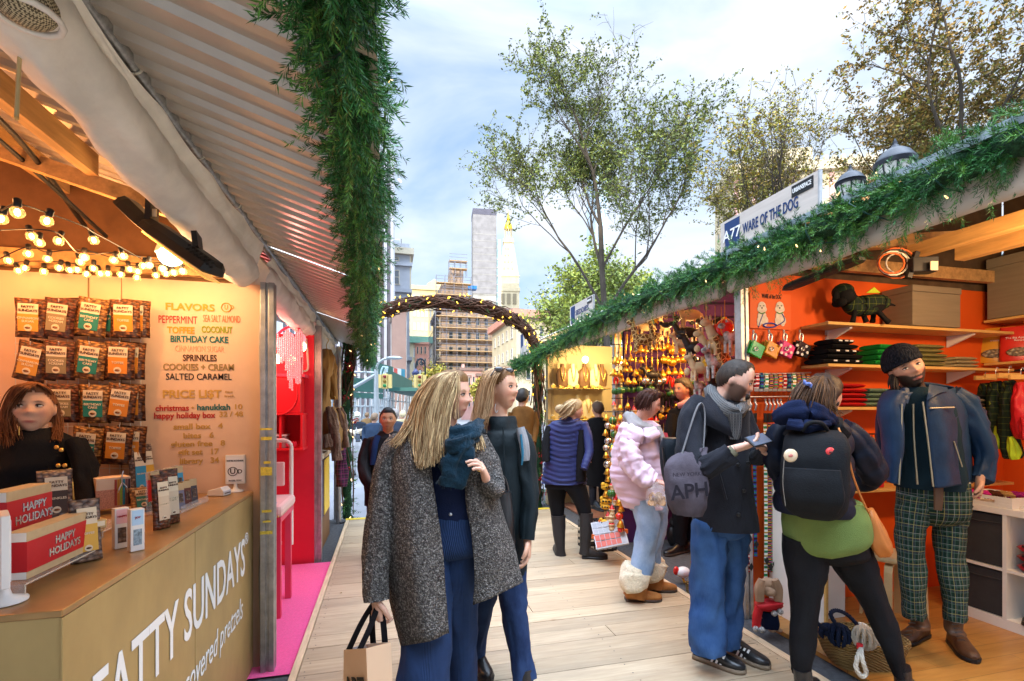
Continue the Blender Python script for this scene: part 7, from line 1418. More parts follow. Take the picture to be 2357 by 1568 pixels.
hung('dark plaid scarf coat hanging behind the fur coat',[(782,960,8,.06,5.9),(784,1000,11,.06,5.9),(786,1060,11,.05,5.9),(786,1120,10,.04,5.9)],plaid('purple_plaid',(.03,.012,.035),[(0,.06,0,.12,(.16,.02,.10),.6),(1,.06,0,.12,(.16,.02,.10),.6),(1,.03,.2,.06,(.2,.16,.10),.4)]))
# ================================================================ goods: dog stall
WL=3.145
def W(x,y,off=0.0):return onY(x,y,WL-off)
GREYB=mat('taupe_fabric_box',(.20,.16,.105),.85,var=.1,vs=3,stretch=(1,1,12),bump=.15,bs=120)
def fbox(label,lo,hi):
 t=thing('storage_box',label,'storage box',((lo[0]+hi[0])/2,(lo[1]+hi[1])/2,lo[2]),group='taupe storage boxes');z=hi[2]-(hi[2]-lo[2])*.16
 m=MB();m.bx(lo,(hi[0],hi[1],z));part('box_body',m,GREYB,t,bevel=.004);m=MB();m.bx((lo[0]-.005,lo[1]-.005,z+.001),(hi[0]+.005,hi[1]+.005,hi[2]));part('lid',m,GREYB,t,bevel=.004)
fbox('taupe fabric box with lid on the topmost shelf',(3.99,2.88,2.203),(4.50,3.12,2.52));fbox('larger taupe fabric box cut off by the photo edge',(5.13,2.2,2.333),(5.43,3.08,2.86))
# plaid-coated dog mannequin
DOGM=fabric('black_felt',(.014,.014,.015),.9);DPL=plaid('dog_plaid',(.008,.018,.010),[(0,.05,0,.025,(.20,.24,.03),.5),(2,.05,0,.025,(.20,.24,.03),.5),(0,.035,.4,.05,(.03,.03,.04),.6)],uvs='Object')
t=thing('dog_mannequin','black felt dog mannequin in a green tartan coat on the topmost shelf','mannequin',P(1985,742,3.72));DD=3.72
m=cloth([(2042,702,8,.03),(2025,700,22,.07),(1995,705,25,.08),(1970,705,24,.08),(1955,690,20,.06),(1946,672,17,.05)],d=DD,wr=.006);part('body',m,DOGM,t)
m=cloth([(2034,698,18,.07),(2015,698,25,.08),(1990,704,28,.085),(1966,704,27,.082),(1954,694,22,.07)],d=DD,wr=.006,caps=False);part('plaid_coat',m,DPL,t)
m=MB();m.ball(P(1942,680,DD),(.065,.075,.07),14,10);m.ball(P(1932,697,DD-.04),(.035,.06,.035),12,8);part('head',m,DOGM,t)
m=MB();m.ball(P(1940,672,DD+.01),(.075,.075,.065),14,8);part('hood',m,DPL,t)
for x,yw in((1925,-.03),(1962,-.02)):part('ear',cloth([(x,672,6,.012),(x+(3 if x>1940 else-1),690,9,.012),(x+(4 if x>1940 else-1),706,6,.010)],d=DD+yw,wr=.003),DOGM,t)
for x0,x1,dd in((1968,1962,3.68),(1985,1994,3.76),(2020,2045,3.70),(2012,2008,3.78)):part('leg',cloth([(x0,715,8,.03),((x0+x1)/2,730,6,.025),(x1,742,7,.03)],d=dd,wr=.003),DOGM,t)
part('tail',cloth([(2044,700,5,.02),(2054,702,3,.012),(2060,704,1.5,.008)],d=DD,wr=0),DOGM,t);m=MB();m.prism([(-.06,0),(.05,0),(.0,.045)],P(2010,675,DD),RT,UP,.01);part('coat_spikes',m,mat('lime_felt',(.45,.55,.02),.7),t)
# poster of two white dogs (plain printed dogs)
t=thing('poster','orange poster with two fluffy white dogs and blue lead on the orange wall','poster',W(1773,760));m=MB();a,b=W(1726,672,.012),W(1820,760,.012);m.bx((a.x,WL-.014,b.z),(b.x,WL-.002,a.z));part('print_sheet',m,mat('poster_orange',(.74,.12,.015),.5),t,bevel=.001);FLF=mat('print_white',(.72,.66,.58),.7,var=.15,vs=40)
letter('WARE of the DOG',.05,W(1776,683,.016),(1,0,0),UP,INK['n'],t,'poster_lettering',fit=(W(1797,683)-W(1753,683)).x,bold=.01)
for dx,tl in((1754,-1),(1795,1)):
 m=MB()
 for ox,oy,r_ in((0,706,11),(-6,712,6),(6,712,6),(0,728,12),(-4,738,9),(6,738,10),(-7,746,5),(7,746,5),(0,718,9)):c=W(dx+ox,oy,.016);m.ball(c,(r_*.0035,.0012,r_*.0036),12,8)
 part('printed_dog',m,FLF,t);m=MB()
 for ox,oy,r_ in((-4,704,1.5),(4,704,1.5),(0,709,2)):m.ball(W(dx+ox,oy,.0185),(r_*.0034,.001,r_*.0034),8,6)
 part('printed_face',m,BLACK,t);m=MB();m.tube(spline([W(dx-7,719,.0185),W(dx,722,.019),W(dx+7,719,.0185)],4),.004,4);part('printed_collar',m,mat('print_green',(.08,.32,.05),.6),t)
m=MB();m.tube(spline([W(1757,722,.019),W(1750,740,.019),W(1746,754,.019)],4),.003,4);m.tube([W(1772+15*math.cos(q),749+5*math.sin(q),.019)for q in[i*.5 for i in range(14)]],.006,5);m.tube(spline([W(1800,722,.019),W(1806,738,.019),W(1788,750,.019)],4),.004,4);part('printed_lead',m,mat('print_blue',(.02,.06,.40),.5),t)
# bag dispensers on clips
for i,(x,c,tr,nm,dots)in enumerate(((1737,(.02,.42,.04),.35,'green clear',0),(1773,(.85,.38,.02),.3,'orange clear',0),(1807,(.72,.06,.25),0,'pink spotted',1),(1844,(.012,.012,.014),0,'black spotted',1))):
 t=thing('bag_pouch','%s waste bag pouch hanging from a silver clip on the orange wall'%nm,'pouch',W(x,822,.06),group='waste bag pouches on clips');pm=mat('pouch_%d'%i,c,.2,spec=.8,alpha=.85 if tr else 1);bk=mat('pouch_back_%d'%i,[q*.6 for q in c],.3)
 for k in range(3):m=MB();m.box(W(x-7+k*6,803+2*abs(k-1),.05+.028*k),(.115,.016,.105),.1*k,rot=Mx.Rotation(.18+.12*k,3,'Y'));part('pouch_body',m,pm if k==2 else bk,t,bevel=.005)
 m=MB();m.tube([W(x+4,803,.125)+V((.014*math.cos(q),0,.014*math.sin(q)))for q in[j*.6 for j in range(12)]],.004,5);part('eyelet',m,SILV,t)
 m=MB();m.tube(spline([W(x,790,.06),W(x-4,778,.05),W(x-2,768,.05),W(x+4,772,.06),W(x+2,786,.06)],4),.007,6);m.tube([W(x-3,760,.03),W(x-2,775,.04)],.008,6);part('clip',m,SILV,t)
 if dots:m=MB();[m.lathe(W(x+ox,oy,.13),[(.011,-.002),(.011,.003)],10,M=Mx.Rotation(math.pi/2,3,'X'))for ox,oy in((-9,795),(12,798),(-8,812),(14,812),(2,816))];part('dot',m,WHITEPL,t)
 # folded clothes on shelves: each garment is a thing
def fold(label,x,yb,z,wpx,th,c,name='folded_sweater',grp='folded dog clothes',Yd=3.0,mt=None,dx=0,stripes=None):
 p=onY(x,yb,Yd);p.z=z;k=depth(p)/F;w_=wpx*k;t=thing(name,label,'folded clothes',p,group=grp);rnd=random.Random(x+yb*7+int(z*900));rings=[]
 for j in range(9):
  u=j/8*2-1;e=1-.18*abs(u)**6
  rings.append([V((u*w_/2,math.copysign(abs(math.cos(a))**.5,math.cos(a))*.10*(1-.1*abs(u)**8),th/2+math.copysign(abs(math.sin(a))**.8,math.sin(a))*th/2*e+.003*NZ.noise(V((u*4,a,x)))))for a in(2*math.pi*i/14 for i in range(14))])
 mm=mt or fabric('knit_%d_%d_%d'%tuple(int(q*99)for q in c),c,.95,var=.15,vs=12,bump=.4,bs=120)
 m=MB();m.loft(rings);part('garment',m,mm,t,world=False);m=MB();m.tube([(-w_*.46,-.101,th*.5),(0,-.104,th*.52),(w_*.46,-.101,th*.5)],.003,4);part('fold_edge',m,mm,t,world=False)
 for s_ in(stripes or()):m=MB();m.box((s_*w_,-.103,th*.55),(.03,.006,.010));part('knit_motif',m,WHITEPL,t,world=False)
 return t
o_=('lowest','second','third','fourth','topmost')
for i in range(5):fold('black dog sweater with white squiggles, %s of its stack on the second shelf'%o_[i],1918+(i%2)*4,832,1.886+i*.038,112-14*i,.04,(.010,.010,.011),stripes=(-.25,.05,.3)if i%2==0 or i==4 else())
for i in range(4):fold('bright green dog sweater, %s of its stack on the second shelf'%o_[i],2022+(i%2)*4,832,1.886+i*.042,80-6*i,.042,(.015,.32,.05))
STR1=plaid('striped_knit',(.24,.22,.07),[(2,.016,0,.22,(.03,.03,.02),.85)],uvs='Object');STR2=plaid('striped_knit_pale',(.36,.30,.16),[(2,.014,0,.18,(.12,.10,.06),.7)],uvs='Object')
for i in range(5):fold('olive striped cardigan, %s of the stack beside the beanie'%o_[i],2112+(i%3)*4,832,1.886+i*.036,92-3*i,.036,(0,0,0),mt=STR1)
for i in range(3):fold('beige striped cardigan, %s of the low stack at the shelf end'%o_[i],2196+(i%2)*3,832,1.886+i*.03,72-6*i,.03,(0,0,0),mt=STR2)
for i in range(5):fold('red folded knit, %s of its stack on the middle shelf'%o_[i],1938+(i%2)*3,930,1.562+i*.036,76-i,.034,(.55,.015,.015))
for i in range(4):fold('sage green folded knit, %s of its stack on the middle shelf'%o_[i],1995+i*3,930,1.562+i*.036,66,.036,(.16,.26,.19))
for i,c in enumerate(((.03,.03,.03),(.35,.02,.02),(.10,.06,.04),(.5,.2,.12))):fold('small folded clothes roll by the jacket shoulder, %s'%o_[i],2222,1010,1.252+i*.03,40,.03,c)
for i,c in enumerate(((.08,.05,.04),(.30,.25,.18),(.02,.02,.02))):fold('small folded garment near the jacket sleeve, %s'%o_[i],2224,928,1.562+i*.035,44,.034,c)
t=thing('wire_basket','black wire basket on the fourth shelf behind the two shoppers','basket',onY(1992,1028,2.98));a,b=onY(1968,1000,2.92),onY(2022,1028,2.92);m=MB()
for i in range(8):x=a.x+(b.x-a.x)*i/7;m.tube([(x,2.92,b.z),(x,2.92,a.z)],.003,4);m.tube([(x,3.1,b.z),(x,3.1,a.z)],.003,4)
for z in(a.z,b.z):m.tube([(a.x,2.92,z),(b.x,2.92,z),(b.x,3.1,z),(a.x,3.1,z),(a.x,2.92,z)],.005,5)
part('wire_frame',m,BLKM,t);m=MB();m.bx((a.x+.01,2.94,b.z+.003),(b.x-.01,3.08,b.z+.07));part('basket_lining',m,mat('tan_lining',(.40,.25,.14),.8),t)
t=thing('red_carton','red boxed goods on the lowest shelf','box',onY(2030,1125,2.98));a,b=onY(1975,1085,2.95),onY(2035,1126,2.95);m=MB();m.bx((a.x,2.95,.927),(b.x,3.12,.927+(a.z-b.z)));part('carton',m,RED,t,bevel=.002);m=MB();m.bx((a.x+.03,2.945,.95),(b.x-.03,2.9485,.98));part('label',m,WHITEPL,t)
# treat pouches on the side shelf
def tpouch(label,lo,wpx,hpx,c,txt):
 p=onX(lo[0],lo[1],5.24);p.z=1.951;k=depth(p)/F;M=Mx.Translation(p)@Mx.Rotation(rad(-62),4,'Z')@Mx.Rotation(rad(-4),4,'X');t=thing('treat_pouch',label,'treat pouch',M=M,group='dog treat pouches');w_,h=wpx*k,hpx*k
 m=MB();m.loft([[V((w_/2*q*math.cos(a),e*math.sin(a),z))for a in(2*math.pi*i/16 for i in range(16))]for z,q,e in((0,.9,.05),(.02,1,.055),(h*.5,.97,.045),(h*.85,.95,.02),(h,.96,.004))]);part('pouch',m,mat('treat_%s'%txt[:3].strip(),c,.35,spec=.6),t,world=False)
 m=MB();m.ball((0,-.052,h*.25),(w_*.32,.006,h*.13),12,8);part('window',m,nuts('biscuits_'+txt[:3].strip(),(.50,.42,.28),(.42,.30,.18),(.10,.07,.04)),t,world=False)
 me=text_mesh(txt,h*.075).copy();me.materials.append(WHITEPL);q=part('pouch_lettering',me,None,t,world=False);q.matrix_basis=Mx.Translation((0,-.046,h*.62))@Mx.Rotation(math.pi/2,4,'X')
tpouch('golden yellow dog treat pouch on the side shelf',(2290,829),70,82,(.62,.30,.02),'treats');tpouch('red dog treat pouch beside the golden one',(2346,824),66,82,(.60,.03,.02),'The Big Apple Pie\nRecipe')
# clothes rail with dog coats
t=thing('clothes_rail','black rail of wooden hangers under the treat pouches','rail',(5.2,2.2,1.86));part('rail',MB().tube([(5.20,1.3,1.87),(5.20,2.95,1.87)],.010,8),BLKM,t)
for y in(1.5,2.9):part('bracket',MB().beam((5.20,y,1.87),(5.44,y,1.93),.02,.02),BLKM,t)
LIME_=mat('lime_lining',(.42,.60,.02),.7)
for i,(x,y0,y1,nm,mm)in enumerate(((2268,882,1000,'dark green tartan dog coat hung first on the rail',DPL),(2292,878,1030,'tartan dog coat with lime lining hung second on the rail',DPL),(2322,876,1055,'long tartan dog coat with wide lime lining',DPL),(2350,880,1010,'red dog coat hung at the photo edge',RED))):
 dd=4.1-i*.13;t=thing('dog_coat',nm,'dog coat',P(x,y1,dd),group='dog coats on the rail');part('coat_body',cloth([(x,y0,10,.02),(x+2,y0+20,20,.05),(x+2,(y0+y1)/2,24,.07),(x+6,y1-20,22,.06),(x+8,y1,14,.03)],d=dd,wr=.02,wf=9),mm,t)
 part('lining',cloth([(x+4,y1-50,5,.03),(x+10,y1-24,15,.04),(x+14,y1+2,10,.03)],d=dd-.05,wr=.012),LIME_ if mm is DPL else mm,t)
 m=MB();a=P(x,y0-12,dd);m.beam(a-RT*.09,a+RT*.09,.02,.035);part('hanger',m,SHELFW,t);m=MB();m.tube(spline([a,a+UP*.05,a+UP*.075+RT*.012,a+UP*.06+RT*.02],4),.003,5);part('hanger_hook',m,SILV,t)
 # collars and leads
CC=[(.5,.02,.02),(.03,.05,.25),(.7,.7,.65),(.02,.02,.02),(.02,.25,.10),(.55,.30,.05),(.45,.12,.25)]
def striped(name,a,b,c,sc):return plaid(name,a,[(1,sc,0,.16,b,1.0),(1,sc*1.0,.45,.1,c,1.0)])
STRAPS=[striped('strap_%d'%i,CC[i%7],CC[(i+2)%7],CC[(i+3)%7],.035+.012*(i%3))for i in range(6)]
RD=thing('display_bar','silver bar on the orange wall holding collars and leads','rail',W(1790,915,.03));part('bar',MB().tube([W(1722,914,.06),W(1868,912,.06)],.007,8),SILV,RD);part('upper_bar',MB().tube([W(1735,862,.06),W(1866,858,.06)],.006,8),SILV,RD)
part('end_ball',MB().ball(W(1719,914,.07),.024,12,8),BLKM,RD)
for i in range(12):
 x=1741+i*10.6;t=thing('dog_collar','%s striped dog collar, %s along the upper bar'%(('red','navy','cream','black','green','tan')[i%6],('first','second','third','fourth','fifth','sixth','seventh','eighth','ninth','tenth','eleventh','last')[i]),'dog collar',W(x,902,.08),group='dog collars on the upper bar')
 lp=spline([W(x,858,.05),W(x+3,870,.10),W(x+2,890,.12),W(x,902,.09),W(x-3,890,.04),W(x-2,868,.03),W(x,858,.05)],4);m=MB()
 rings=[[q+RT*s_*.012+UP*0-FW*o for s_,o in((-1,0),(1,0),(1,.004),(-1,.004))]for q in lp];m.loft(rings,sm=False,uv=True);part('strap',m,STRAPS[i%6],t);part('buckle',MB().box(W(x,898,.125),(.03,.008,.018),-YAW),SILV,t)
for i in range(7):
 x=(1726,1738,1762,1771,1780,1789,1797)[i];yb=(1330,1290,1340,1330,1335,1300,1280)[i];t=thing('dog_lead','%s striped dog lead, %s one hanging from the silver bar'%(('red and black','multicolour','red','black and white','red and white','navy','cream')[i],('first','second','third','fourth','fifth','sixth','seventh')[i]),'dog lead',W(x,yb,.08),group='dog leads on the silver bar')
 m=MB();m.tube(spline([W(x,918,.07),W(x,926,.07),W(x+3,932,.08),W(x,945,.075)],4),.008,6);part('clip',m,SILV,t);m=MB();m.box(W(x,962,.078),(.022,.014,.07),-YAW);part('clip_sleeve',m,BLACK,t)
 rings=[[W(x+dx+1.2*math.sin(y*.01+i),y,.072+o)for dx,o in((-4.0,0),(4.0,0),(4.0,.006),(-4.0,.006))]for y in range(975,yb,18)];m=MB();m.loft(rings,sm=False,uv=True);part('strap',m,STRAPS[i%6],t)
 m=MB();m.prism([(-.02,0),(0,-.03),(.02,0),(0,.03)],W(x+3,yb-25-12*(i%3),.09),(1,0,0),UP,.004);part('tag',m,BLACK,t)
 # plush dog, basket, rope toys
t=thing('plush_dog','beige long eared plush dog with red scarf below the leads','plush toy',W(1770,1450,.2));d=3.35;BEI=fabric('beige_plush',(.52,.34,.22),.95)
m=MB();m.ball(P(1768,1345,d),(.055,.05,.045),12,8);m.ball(P(1770,1362,d-.05),(.04,.05,.03),12,8);m.ball(P(1770,1420,d),(.06,.05,.08),12,8);part('body',m,BEI,t)
for x in(1748,1790):part('ear',cloth([(x+(6 if x<1770 else-6),1334,8,.02),(x,1356,12,.02),(x,1384,9,.015)],d=d-.06,wr=.004),BEI,t)
part('scarf',cloth([(1740,1396,8,.03),(1768,1392,14,.06),(1798,1390,8,.03)],d=d-.04,wr=.01),RED,t);part('scarf',cloth([(1748,1398,9,.02),(1742,1420,10,.02),(1740,1444,9,.02)],d=d-.05,wr=.006),RED,t);part('sweater',cloth([(1770,1405,18,.055),(1772,1430,22,.06),(1772,1444,18,.05)],d=d-.01,flat=True),NAVYF,t)
for x,y in((1740,1448),(1754,1450),(1782,1412),(1796,1408)):part('pompom',MB().ball(P(x,y,d-.08),.020,8,6),mat('speckled_pom',(.35,.35,.35),.9,var=.9,vs=120),t)
for x in(1776,1792):part('paw',MB().ball(P(x,1450,d-.03),(.022,.03,.015),8,6),BEI,t)
t=thing('wicker_basket','seagrass basket of rope dog toys on the laminate floor','basket',(2.80,2.32,.0),rad(-16));g=NG('seagrass',.8,.2);uv=g.xyz(g.co('Object'));wv=g.math('MULTIPLY',g.math('SINE',g.math('MULTIPLY',uv[2],420)),g.math('SINE',g.math('ADD',g.math('MULTIPLY',uv[0],190),g.math('MULTIPLY',uv[1],190))));n=g.noise(50,g.co('Object'));g.col(g.mix(g.rng(wv,-1,1),(.20,.11,.03),g.mix(n,(.60,.40,.16),(.36,.21,.07))));g.bump(wv,1,.012)
def oval(a,b,z,n=28):return[V((a*math.copysign(abs(math.cos(q))**.6,math.cos(q)),b*math.copysign(abs(math.sin(q))**.6,math.sin(q)),z))for q in(2*math.pi*i/n for i in range(n))]
m=MB();m.loft([oval(.17,.11,.0),oval(.20,.13,.05),oval(.225,.15,.12),oval(.232,.155,.155),oval(.235,.158,.165),oval(.222,.148,.165),oval(.20,.13,.08),oval(.17,.11,.02)],caps=True);part('basket_body',m,g.m,t,world=False)
for q in range(3):part('woven_rim',MB().tube(oval(.232,.156,.150+.010*q)+oval(.232,.156,.150+.010*q)[:1],.007,6),g.m,t,world=False)
def rope(m,pts,r,n=3,tw=90.0):
 pts=spline(pts,10);K=len(pts)
 for k in range(n):
  q=[];s_=0
  for i,p in enumerate(pts):
   if i:s_+=(p-pts[i-1]).length
   _,a,b=frame(pts[min(i+1,K-1)]-pts[max(i-1,0)]);f=s_*tw+k*2*math.pi/n;q.append(p+(math.cos(f)*a+math.sin(f)*b)*r*.55)
  m.tube(q,r*.62,6)
 return m
RW=fabric('cotton_rope',(.66,.60,.50),.9);RN=fabric('navy_rope',(.014,.024,.06),.9)
def rope_toy(label,c,col,ball,pts,tag=None):
 t=thing('rope_toy',label,'dog toy',c,group='rope dog toys');m=MB();c=V(c)
 for i in range(5):a=i*math.pi/5;rope(m,[c+V((ball*math.cos(q)*math.cos(a),ball*math.cos(q)*math.sin(a),ball*1.1*math.sin(q)))for q in[j*math.pi/6 for j in range(13)]],.010,3,80)
 part('rope_body',m,col,t);part('rope_loop',rope(MB(),[V(p)for p in pts],.011,3,80),col,t)
 if tag:part('red_binding',MB().lathe(tag,[(.016,-.014),(.017,0),(.016,.014)],10),RED,t)
B=lambda x,y,d:P(x,y,d)
rope_toy('white knotted rope toy with red binding hanging over the basket rim',B(1990,1468,2.78),RW,.055,[B(1985,1488,2.70),B(1976,1506,2.62),B(1970,1535,2.6),B(1982,1556,2.6),B(1994,1550,2.6),B(1984,1515,2.6),B(1982,1490,2.68)],B(1979,1488,2.68));rope_toy('navy rope ball toy in the basket',B(1932,1462,2.86),RN,.055,[B(1930,1445,2.84),B(1912,1415,2.84),B(1925,1405,2.9),B(1950,1415,2.95),B(1975,1440,2.95)])
rope_toy('second navy rope toy hanging out toward the dividing board',B(1905,1455,2.95),RN,.04,[B(1905,1450,2.9),B(1888,1440,2.84),B(1874,1425,2.84)]);rope_toy('small white rope toy at the far basket end',B(2022,1478,2.85),RW,.04,[B(2022,1470,2.84),B(1990,1440,2.98),B(1975,1436,3.0)])
# white cabinet boards, stool, cube shelf
t=thing('display_board','white divider board standing behind the woman in leggings','board',(3.0,2.86,0));m=MB();m.bx((2.86,2.86,.0),(3.30,2.885,.92));part('panel',m,WHITEP,t);m=MB();m.bx((2.845,2.62,.0),(2.858,3.1,1.18));part('end_panel',m,WHITEP,t);m=MB();m.bx((2.842,2.60,.0),(2.860,2.618,1.18));part('edge_strip',m,SHELFW,t)
BIR=mat('birch_ply',(.62,.46,.24),.45,var=.12,vs=5)
t=thing('round_stool','round birch stool with bent legs behind the stall keeper','stool',(3.58,2.72,0));part('seat',MB().lathe((3.58,2.72,.0),[(.175,.455),(.18,.465),(.18,.485),(.175,.49)],28),BIR,t)
for i in range(4):
 a=.5+i*math.pi/2;u=V((math.cos(a),math.sin(a),0));c=V((3.58,2.72,0));sd=V((-u.y,u.x,0))*.024;th=.010;ptl=[c+u*.05+V((0,0,.445)),c+u*.14+V((0,0,.445)),c+u*.172+V((0,0,.43)),c+u*.185+V((0,0,.39)),c+u*.20+V((0,0,.0))]
 m=MB();m.loft([[q-sd,q+sd,q+sd-(u if 1<k_ else UP)*th*1.6,q-sd-(u if 1<k_ else UP)*th*1.6]for k_,q in enumerate(ptl)],sm=False);part('leg',m,BIR,t)
t=thing('cube_shelf','white cube shelf unit with two grey fabric bins','shelf unit',(4.4,2.0,0));X0,X1,ZT=4.20,4.58,.80;ys=[2.74,2.42,2.04,1.66];m=MB();m.bx((X0-.005,1.3,ZT),(X1,2.76,ZT+.045));part('top',m,WHITEP,t,bevel=.002);m=MB();m.bx((X0,1.3,0),(X1,2.755,.07));part('plinth',m,WHITEP,t)
for y in(2.74,2.42,2.04,1.66):m=MB();m.bx((X0,y-.012,.071),(X1,y+.012,ZT-.001));part('upright',m,WHITEP,t)
for a,b in zip(ys,ys[1:]):m=MB();m.bx((X0+.002,b+.0125,.40),(X1,a-.0125,.42));part('shelf',m,WHITEP,t)
m=MB();m.bx((X1,1.3,.05),(X1+.01,2.755,ZT));part('back_board',m,mat('shelf_back',(.62,.57,.48),.6),t)
for i,(za,zb)in enumerate(((.424,.785),(.074,.385))):b=thing('fabric_bin',('upper' if i==0 else 'lower')+' charcoal fabric bin in the white cube shelf','storage bin',(4.38,2.58,za),group='charcoal fabric bins');m=MB();m.bx((X0+.012,2.436,za),(X1-.03,2.724,zb));part('bin_body',m,mat('charcoal_felt',(.035,.035,.038),.9,var=.15,vs=10),b,bevel=.006);part('seam',MB().tube([(X0+.009,2.45,zb-.05),(X0+.007,2.58,zb-.058),(X0+.009,2.71,zb-.05)],.004,5),MATS['charcoal_felt'],b)
for i,c in enumerate(((.35,.02,.03),(.22,.01,.015),(.40,.02,.03))):t2=thing('dog_coat','crimson folded coat in the open cube, %s of three'%('lowest','middle','topmost')[i],'folded clothes',(4.34,2.22,.42),group='crimson folded coats');z=.424+i*.065;m=MB();m.loft([[V((X0+.02+.26*u,2.23+.15*math.cos(a)*(1 if 0<u<1 else.8),z+.032+.032*math.sin(a)))for a in(2*math.pi*k/12 for k in range(12))]for u in(0,.1,.5,.9,1)]);part('garment',m,mat('crimson_%d'%i,c,.35),t2);part('strap',MB().tube([(X0+.015,2.12,z+.05),(X0+.012,2.22,z+.03),(X0+.015,2.33,z+.05)],.008,5),BLACK,t2)
t2=thing('black_boots','black boots in the lower open cube at the photo edge','boots',(4.32,2.2,.074));part('boot',shoe((4.40,2.30,.074),(-1,-.1),.22,1.1),[BLKL,BLACK],t2);part('boot',shoe((4.42,2.16,.074),(-1,-.1),.22,1.1),[BLKL,BLACK],t2)
t=thing('white_tray','white tray with oval grip holding magenta rope toys','tray',(4.38,2.58,.846));zt=.846
m=MB();m.bx((4.205,2.38,zt),(4.56,2.73,zt+.008));part('tray_base',m,WHITEP,t);m=MB()
for lo,hi in(((4.205,2.38,zt+.009),(4.215,2.73,zt+.03)),((4.205,2.38,zt+.052),(4.215,2.73,zt+.075)),((4.205,2.38,zt+.0305),(4.215,2.48,zt+.0515)),((4.205,2.62,zt+.0305),(4.215,2.73,zt+.0515)),((4.55,2.38,zt+.009),(4.56,2.73,zt+.075)),((4.216,2.38,zt+.009),(4.549,2.39,zt+.075)),((4.216,2.72,zt+.009),(4.549,2.73,zt+.075))):m.bx(lo,hi)
part('tray_side',m,WHITEP,t)
for i,(c,nm)in enumerate((((.62,.03,.28),'magenta'),((.62,.03,.28),'magenta'),((.10,.03,.015),'brown'),((.50,.28,.10),'tan'),((.35,.02,.18),'plum'),((.62,.03,.28),'magenta'))):c0=V((4.26+.05*i,2.66-.042*i,zt+.06));t2=thing('rope_toy','%s rope toy in the white tray, %s'%(nm,('nearest the stall keeper hand','against the grip','in the middle','at the tray corner','deepest','topmost')[i]),'dog toy',c0,group='rope toys in the white tray');part('rope_body',rope(MB(),[c0+V((.035*math.cos(q),.045*math.sin(q),.02*math.sin(q*2)))for q in[j*.7 for j in range(10)]],.014,3,70),fabric('rope_%d'%int(c[0]*100),c,.9),t2);part('rope_knot',MB().ball(c0+V((.035,0,.01)),.022,10,8),MATS['rope_%d'%int(c[0]*100)],t2)
for i in range(3):
 c0=V((4.30+.02*i,2.26-.2*i,zt));t2=thing('treat_pack','clear wrapped dog treat card on the cube shelf, %s'%('next to the tray','second from the tray','at the photo edge')[i],'treat pack',c0,group='wrapped treat cards');m=MB();m.box(c0+V((0,0,.02)),(.22,.16,.03),.1);part('tray_pack',m,MATS['clear_film'],t2,bevel=.004);m=MB();m.box(c0+V((0,0,.022)),(.17,.11,.02),.1);part('cookie_card',m,mat('brown_card',(.16,.08,.03),.6,var=.3,vs=30),t2);m=MB();m.box(c0+V((-.03,0,.0385)),(.07,.05,.003),.1);part('label',m,WHITEPL,t2)
 # ceiling clutter, heater and lights
t=thing('strip_heater','long black strip heater behind the canvas valance of the dog stall','heater',P(1900,640,3.0));part('housing',strip((P(1805,668,3.25),P(1985,596,2.75)),.05,.035),BLACK,t);part('bracket',MB().beam(P(1900,625,3.0),P(1905,590,3.0),.05,.02),BLACK,t)
t=thing('cable_coil','coiled orange and white cables hanging under the dog stall roof','cable',P(2040,630,3.3))
for i in range(9):c=P(2052+4*i%17,606,3.3+.02*i);r_=.07+.012*(i%4);part('cable',MB().tube([c+RT*r_*(1.25*math.cos(q))+UP*r_*math.sin(q)for q in[j*.45 for j in range(15)]],.006,5),(mat('orange_cord',(.65,.12,.02),.5),ROPEW,BLACK)[i%3],t)
t=thing('work_lamp','black flood lamp hanging under the dog stall beams','lamp',P(2130,615,3.3));part('lamp_housing',MB().box(P(2120,612,3.3),(.16,.10,.10),-.4),BLKM,t,bevel=.006);part('bracket',MB().beam(P(2090,640,3.3),P(2110,580,3.3),.03,.03),BLKM,t);part('sticker',MB().box(P(2150,612,3.22),(.05,.006,.06),-YAW),mat('sticker_white',(.6,.5,.35),.6),t);lamp('lamp_light',(3.8,1.5,2.45),46,(1,.62,.30),.10,t);lamp('lamp_light',(3.3,1.6,2.40),26,(1,.62,.30),.08,t)
# ================================================================ goods: ornament stall
rnd=random.Random(77)
GLD=mat('gilt_bauble',(.80,.42,.05),.28,.85);RDB=mat('red_bauble',(.60,.02,.015),.2,coat=.5);GRB=mat('green_bauble',(.03,.12,.02),.22,coat=.5);SLB=mat('silver_bauble',(.6,.58,.55),.25,.9);WDB=mat('wood_bauble',(.52,.30,.12),.6);PKB=mat('pink_scales',(.40,.02,.14),.3,var=.5,vs=60);CRB=mat('cream_plush',(.62,.46,.26),.9);BKB=mat('black_bauble',(.015,.013,.013),.4);YLB=mat('yellow_bauble',(.70,.38,.02),.5);THR=mat('gold_thread',(.55,.36,.10),.5)
SPOT=NG('giraffe_patch',.8,.2);vz=SPOT.n('TexVoronoi');vz.inputs['Scale'].default_value=38;vz.feature='DISTANCE_TO_EDGE';SPOT.set(vz.inputs['Vector'],SPOT.co('Object'));SPOT.col(SPOT.mix(SPOT.rng(vz.outputs['Distance'],.08,.12),(.65,.45,.18),(.16,.07,.02)));SPOT=SPOT.m
COWP=mat('cow_patch',(.35,.35,.33),.8,var=1.0,vs=28)
